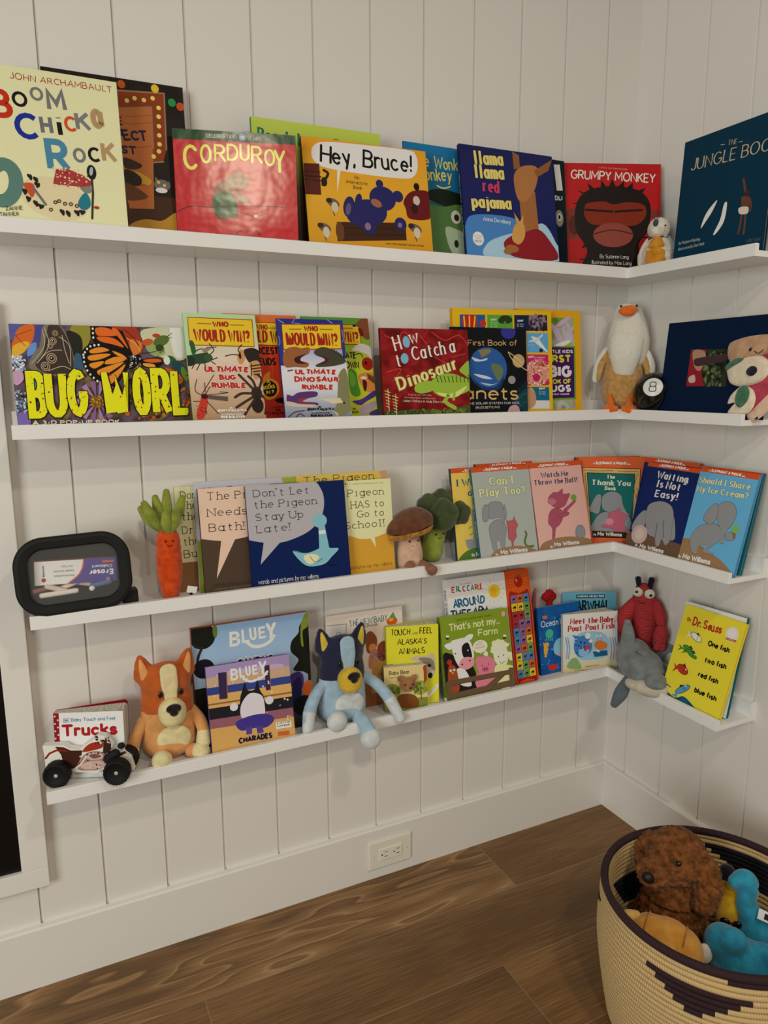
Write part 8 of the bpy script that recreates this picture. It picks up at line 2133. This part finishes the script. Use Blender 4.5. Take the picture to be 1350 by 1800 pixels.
# ---- crocheted lobster in the corner (lowest ledge)
t = toy('crochet_lobster', 'red crocheted lobster with white eyes standing behind the dolphin', (-.062, -.167, ZF[3]), -45)
def crochet(c, c2):
    k = ('cr', c)
    if k in _mc: return _mc[k]
    m, nt, b = newmat('crochet_yarn', .9, .15); tc = nd(nt, 'ShaderNodeTexCoord')
    wv = nd(nt, 'ShaderNodeTexWave'); wv.bands_direction = 'Z'; wv.inputs['Scale'].default_value = 75; wv.inputs['Distortion'].default_value = 1.2; wv.inputs['Detail Scale'].default_value = 3
    w2_ = nd(nt, 'ShaderNodeTexWave'); w2_.bands_direction = 'X'; w2_.inputs['Scale'].default_value = 85
    nt.links.new(tc.outputs['Object'], wv.inputs[0]); nt.links.new(tc.outputs['Object'], w2_.inputs[0])
    mu = nd(nt, 'ShaderNodeMath', operation='MULTIPLY_ADD'); nt.links.new(w2_.outputs[1], mu.inputs[0]); mu.inputs[1].default_value = .35; nt.links.new(wv.outputs[1], mu.inputs[2])
    rp = nd(nt, 'ShaderNodeValToRGB'); rp.color_ramp.elements[0].color = alb(c2); rp.color_ramp.elements[1].color = alb(c); rp.color_ramp.elements[0].position = .1; rp.color_ramp.elements[1].position = .6
    nt.links.new(mu.outputs[0], rp.inputs[0]); nt.links.new(rp.outputs[0], b.inputs['Base Color'])
    bp = nd(nt, 'ShaderNodeBump'); bp.inputs['Strength'].default_value = .8; bp.inputs['Distance'].default_value = .002; nt.links.new(mu.outputs[0], bp.inputs['Height']); nt.links.new(bp.outputs[0], b.inputs['Normal'])
    _mc[k] = m; return m
YR = crochet(0xb04648, 0x7c2a30); YD = crochet(0x9c2530, 0x6c1820)
fuse('body', shape([('t', [(.016, .012, .085), (.016, .010, .13), (.016, .008, .18), (.010, .006, .215), (.008, .006, .238)], [.020, .033, .036, .030, .022])]), YR, t, .004, 4)
tube('arm', [(-.012, .002, .205), (-.033, -.004, .165), (-.036, -.006, .125)], [.012, .021, .016], YR, t); tube('arm', [(.040, -.002, .205), (.052, -.014, .175), (.058, -.022, .155)], [.012, .017, .013], YR, t)
fuse('claw', shape([('b', (-.036, -.008, .105), (.012, .012, .014)), ('b', (-.030, -.012, .092), (.012, .010, .010))]), YD, t, .003, 3)
fuse('claw', shape([('b', (.058, -.026, .122), (.020, .017, .032)), ('b', (.050, -.03, .092), (.009, .009, .015)), ('b', (.066, -.028, .094), (.008, .009, .016))]), YR, t, .003, 2)
tube('tail', [(.016, .012, .10), (.026, .006, .075), (.040, -.004, .064)], [.018, .017, .012], YD, t)
frombm('tail_fan', shape([('b', (.044, -.006, .066), (.014, .008, .012), eul(0, 30, 0)), ('b', (.032, -.012, .078), (.005, .005, .014))]), YD, t, True)
WY = crochet(0xd8d2c4, 0xb4ac9c)
for x, z, px_, pz in ((-.006, .236, -.009, .238), (.024, .233, .027, .231)):
    ball('eye_white', (x, -.020, z), (.0135, .0065, .013), WY, t); ball('pupil', (px_, -.0265, pz), (.0042, .002, .0042), BEAD, t, sub=2)
tube('eye_stalk', [(-.003, .002, .248), (-.007, .002, .268)], [.0075, .008], plush(0x1c1c2c), t); tube('eye_stalk', [(.024, .002, .245), (.028, .002, .268)], [.008, .0085], plush(0x1c1c2c), t)
smile('smile', [(-.004, -.0255, .213), (.006, -.028, .208), (.015, -.028, .212)], .0008, THREAD, t)
# ---- dolphin
t = toy('plush_dolphin', 'grey plush dolphin draped over the inner corner of the lowest ledge', (-.108, -.208, ZF[3]), -45)
GRY = plush(0x7c8384, 0x6a7172, 200); WHT = plush(0xb9b3a4, 0xa9a394, 200)
fuse('body', shape([('b', (-.004, .02, .062), (.048, .05, .05)), ('b', (.016, -.01, .05), (.056, .050, .046)), ('b', (.030, -.034, .036), (.050, .038, .034)), ('t', [(.0, .03, .06), (.03, .055, .055), (.066, .06, .066), (.084, .058, .074)], [.04, .028, .014, .006]), ('b', (.090, .056, .082), (.018, .006, .012), eul(0, 30, 0))]), GRY, t, .004, 5)
fuse('jaw', shape([('b', (.046, -.064, .014), (.050, .036, .024)), ('b', (.012, -.048, .013), (.036, .03, .018))]), WHT, t, .004, 4)
fuse('beak', shape([('b', (.052, -.082, .032), (.027, .020, .015)), ('b', (.050, -.066, .038), (.030, .022, .018))]), GRY, t, .0035, 4)
tube('dorsal_fin', [(-.020, .004, .10), (-.021, .004, .132), (-.024, .008, .160)], [.020, .016, .009], GRY, t, flat=.5, up=(0, 1, 0))
tube('flipper', [(-.014, -.034, .020), (-.030, -.062, -.012), (-.046, -.066, -.046)], [.011, .018, .010], plush(0x5f6a70, 0x525c62, 200), t, flat=.45, up=(0, 1, 0))
ball('eye', (.006, -.056, .040), (.003, .0025, .0045), BEAD, t, sub=2); ball('eye', (.070, -.05, .046), (.003, .0025, .0045), BEAD, t, sub=2)
smile('seam', [(.0, -.028, .094), (.008, -.034, .090), (.016, -.036, .088)], .0012, plush(0x4f5658), t)
# ---- small knitted and glitter toys peeping over the blue book
t = toy('knitted_toy', 'small red bobble-knit toy peeping over the dark blue book', (-.250, -.020, ZF[3]))
fuse('body', shape([('b', (-.012, 0, .204), (.013, .012, .013)), ('b', (.008, 0, .204), (.014, .012, .013)), ('b', (-.002, -.002, .216), (.012, .011, .010)), ('t', [(0, .0, .01), (0, 0, .1), (0, 0, .19)], [.009, .008, .009])]), crochet(0xa8282c, 0x7c181e), t, .0028, 2, .0016, 420)
t = toy('glitter_horn', 'pink glitter horn sticking up behind the dark blue book', (-.305, -.020, ZF[3]))
tube('horn', [(0, 0, .005), (.0005, 0, .15), (.002, 0, .20), (.005, 0, .232)], [.006, .007, .0065, .0035], plush(0xa06a70, 0x84505a, 900, .002, .9), t)
# ------------------------------------------------------------------ basket of soft toys on the floor
BC, BR, BH = (-.362, -.704), .2115, .295
t = tag(empty('woven_basket', (*BC, 0)), 'large round coiled basket in cream with dark purple rim and stepped pattern', 'basket')
m, nt, b = newmat('coiled_grass', .75, .25); at = nd(nt, 'ShaderNodeAttribute'); at.attribute_name = 'Col'
tc = nd(nt, 'ShaderNodeTexCoord'); sx_ = nd(nt, 'ShaderNodeSeparateXYZ'); nt.links.new(tc.outputs['Object'], sx_.inputs[0])
an = nd(nt, 'ShaderNodeMath', operation='ARCTAN2'); nt.links.new(sx_.outputs['Y'], an.inputs[0]); nt.links.new(sx_.outputs['X'], an.inputs[1])
m1 = nd(nt, 'ShaderNodeMath', operation='MULTIPLY_ADD'); nt.links.new(an.outputs[0], m1.inputs[0]); m1.inputs[1].default_value = 300; m2 = nd(nt, 'ShaderNodeMath', operation='MULTIPLY'); nt.links.new(sx_.outputs['Z'], m2.inputs[0]); m2.inputs[1].default_value = 260; nt.links.new(m2.outputs[0], m1.inputs[2])
s1 = nd(nt, 'ShaderNodeMath', operation='SINE'); nt.links.new(m1.outputs[0], s1.inputs[0])
bpn = nd(nt, 'ShaderNodeBump'); bpn.inputs['Strength'].default_value = .55; bpn.inputs['Distance'].default_value = .0012; nt.links.new(s1.outputs[0], bpn.inputs['Height']); nt.links.new(bpn.outputs[0], b.inputs['Normal'])
nz = nd(nt, 'ShaderNodeTexNoise'); nz.inputs['Scale'].default_value = 130; mxx = nd(nt, 'ShaderNodeMixRGB', blend_type='MULTIPLY'); mxx.inputs[0].default_value = .6; rpp = nd(nt, 'ShaderNodeValToRGB'); rpp.color_ramp.elements[0].color = (.6, .58, .55, 1); rpp.color_ramp.elements[1].color = (1.1, 1.1, 1.1, 1)
nt.links.new(nz.outputs[0], rpp.inputs[0]); nt.links.new(at.outputs['Color'], mxx.inputs[1]); nt.links.new(rpp.outputs[0], mxx.inputs[2]); nt.links.new(mxx.outputs[0], b.inputs['Base Color'])
COIL = m
NC, NA, NPf = 27, 360, 8
cream, plum, night = alb(0xc2ac80), alb(0x3d2a30), alb(0x1f1e28)
def wall_r(z): 
    u = z / BH
    return BR * (.90 + .14 * math.sin(min(1, u * 1.15) * math.pi * .5) - .04 * max(0, u - .6) / .4 * 1.0) + .0
def ang_d(a, b_): return abs((a - b_ + math.pi) % (2 * math.pi) - math.pi)
def coil_color(i, a, outer):
    k = NC - 1 - i                    # coils counted down from the rim
    if k == 0: return plum
    for c0, w0, k0, n, s, side in ((-2.58, .41, 4, 5, .086, True), (-1.95, .40, 1, 1, .1, True), (-1.0, .41, 4, 5, .086, True), (.57, .41, 4, 5, .086, True), (2.14, .41, 4, 5, .086, True), (.18, .62, 3, 7, .075, False), (1.62, .30, 9, 6, .035, False), (-1.4, .6, 3, 7, .075, False), (-2.8, .6, 3, 7, .075, False)):
        if outer == side and k0 <= k < k0 + n and ang_d(a, c0) < w0 - (k - k0) * s: return plum if side else night
    return cream
v = []; f = []; c = []
pitch = BH / NC
for i in range(NC):
    big = 1.3 if i == NC - 1 else 1
    z = pitch * (i + .5); r = wall_r(z); rr = pitch * .56 * big
    base = len(v)
    for j in range(NA):
        a = 2 * math.pi * j / NA
        for k in range(NPf):
            q = 2 * math.pi * k / NPf; rad = r + rr * 1.0 * math.cos(q); zz = z + rr * math.sin(q) + pitch * j / NA * 0
            v.append((rad * math.cos(a), rad * math.sin(a), max(0.0005, zz)))
    for j in range(NA):
        a = 2 * math.pi * (j + .5) / NA
        for k in range(NPf):
            f.append((base + j * NPf + k, base + ((j + 1) % NA) * NPf + k, base + ((j + 1) % NA) * NPf + (k + 1) % NPf, base + j * NPf + (k + 1) % NPf))
            c.append(coil_color(i, a, k in (0, 1, 6, 7)))
rim0 = (NC - 1) * NA * NPf
pyd('wall', v[:rim0], f[:rim0], COIL, t, True, None, c[:rim0])
pyd('rim', v[rim0:], [tuple(q - rim0 for q in g) for g in f[rim0:]], COIL, t, True, None, c[rim0:])
lathe('bottom', [(.0005, .006), (.1, .006), (.188, .006)], plain(0xa8946c, .8), t)
# curly brown dog
def lying(name, label, x, y, z): return toy(name, label, (x, y, z), -52.6, 'plush toy', 'soft toys in the basket')
t = lying('plush_dog', 'curly brown plush dog sitting up in the basket', -.362, -.598, .02)
def curly(name, bm, vox=.003, amp=.0065, fs=105):
    o = fuse(name, bm, CURL, t, vox, 3)
    o.data.update(); ns = [q.normal.copy() for q in o.data.vertices]
    for q, n_ in zip(o.data.vertices, ns):
        d, _p = noise.voronoi(q.co * fs)
        q.co += n_ * (max(-.2, .75 - 1.6 * d[0] ** 1.5) * amp + noise.noise(q.co * 300) * .0012)
    return o
CURL = plush(0x855630, 0x553818, 300, .003, .7)
CURL.node_tree.nodes['Principled BSDF'].inputs['Sheen Weight'].default_value = .08
curly('body', shape([('t', [(.0, .01, .05), (.0, .01, .10), (0, .0, .17), (0, .0, .21)], [.080, .082, .066, .05])]))
curly('head', shape([('b', (.004, .0, .285), (.062, .058, .058)), ('b', (-.030, -.040, .262), (.038, .036, .032)), ('b', (.004, .0, .318), (.040, .040, .026))]))
curly('ear', shape([('t', [(.052, -.012, .305), (.070, -.026, .265), (.064, -.034, .215)], [.018, .026, .022])]))
curly('ear', shape([('t', [(-.048, .02, .30), (-.064, .03, .26), (-.06, .03, .22)], [.016, .020, .016])]))
curly('leg', shape([('t', [(-.06, -.04, .10), (-.085, -.05, .12), (-.10, -.05, .13)], [.03, .03, .028])]))
ball('eye', (.012, -.056, .307), .0058, BEAD, t); frombm('nose', shape([('b', (-.042, -.076, .270), (.013, .009, .011), eul(0, 20, 0))]), plain(0x121012, .5), t, True)
# golden plush lying against the near wall
t = lying('plush_animal', 'golden yellow plush animal lying face down against the near basket wall', -.458, -.672, .125)
YL = plush(0xc69a50, 0xb8883c, 200)
fuse('body', shape([('b', (.002, 0, .055), (.064, .052, .060)), ('b', (-.03, .0, .06), (.042, .05, .052)), ('b', (.032, .0, .05), (.042, .05, .053))]), YL, t, .005, 4)
frombm('tail', shape([('t', [(.006, -.040, .080), (.016, -.056, .088), (.014, -.062, .102)], [.017, .014, .006])]), YL, t, True)
tube('ear', [(-.056, .01, .10), (-.074, .0, .098), (-.080, -.006, .084)], [.009, .012, .008], plush(0xd0b070), t)
smile('seam', [(-.036, -.035, .108), (-.034, -.01, .116), (-.032, .02, .110)], .0013, plush(0xb08236), t); smile('seam', [(.036, -.036, .100), (.038, -.01, .107), (.038, .02, .101)], .0013, plush(0xb08236), t)
# yellow figure with dark glasses
t = lying('plush_figure', 'slim yellow plush figure with black cap end wedged behind the teal toy', -.250, -.650, .05)
YF = plush(0xc2a02c, 0xb08e20, 300)
fuse('body', shape([('t', [(.010, -.022, .05), (.004, -.008, .13), (-.006, .008, .185)], [.028, .028, .021])]), YF, t, .004, 4)
frombm('cap', shape([('t', [(-.007, .010, .192), (-.008, .014, .208)], [.0185, .016])]), plush(0x1a1c26), t, True)
for x in (-.004, .020): ball('lens', (x, -.044, .128), (.010, .005, .008), BEAD, t)
smile('bridge', [(.0, -.046, .131), (.008, -.048, .131), (.016, -.046, .131)], .0016, THREAD, t); smile('smile', [(.0, -.048, .110), (.008, -.050, .107), (.016, -.048, .111)], .001, THREAD, t)
# teal toy with a bent limb and white label
t = lying('plush_animal', 'teal plush animal with bent limb up and a white cloth label', -.238, -.703, .06)
TL = plush(0x3a96ae, 0x2c8098, 200)
fuse('body', shape([('b', (.008, 0, .095), (.046, .042, .055)), ('t', [(-.004, .0, .13), (-.018, .0, .165), (-.014, .002, .200), (-.026, .0, .214), (-.044, -.004, .200)], [.026, .021, .020, .019, .014]), ('b', (.046, -.006, .13), (.022, .02, .022))]), TL, t, .0045, 4)
lb = box('cloth_label', -.002, -.003, -.009, .052, -.001, .011, plain(0xdad8d4, .8), t, 0); lb.location = (.006, -.026, .160); lb.rotation_euler = (R(-35), R(16), R(8))
box('label_print', .010, -.0036, -.005, .042, -.003, .006, THREAD, lb, 0)
# cyan toy
t = lying('plush_animal', 'cyan plush animal with a round white eye resting on the other toys', -.338, -.742, .07)
CY = plush(0x3492ae, 0x247a98, 200)
fuse('body', shape([('b', (.010, 0, .085), (.062, .044, .055)), ('b', (-.026, .0, .120), (.036, .034, .038)), ('b', (-.010, -.010, .138), (.030, .026, .026)), ('b', (.045, .004, .108), (.032, .03, .030))]), CY, t, .0045, 4)
ball('eye_white', (-.056, -.024, .102), (.014, .012, .021), plush(0xd0cecb), t); ball('pupil', (-.064, -.033, .108), (.004, .004, .007), BEAD, t)
# blue toy
t = lying('plush_animal', 'bright blue fluffy plush animal at the far end of the basket', -.232, -.800, .06)
fuse('body', shape([('b', (.0, .01, .10), (.050, .045, .052)), ('b', (-.035, -.03, .085), (.045, .04, .036))]), plush(0x2d62b0, 0x2350a0, 300, .003, .8), t, .0045, 3, .0025, 200)
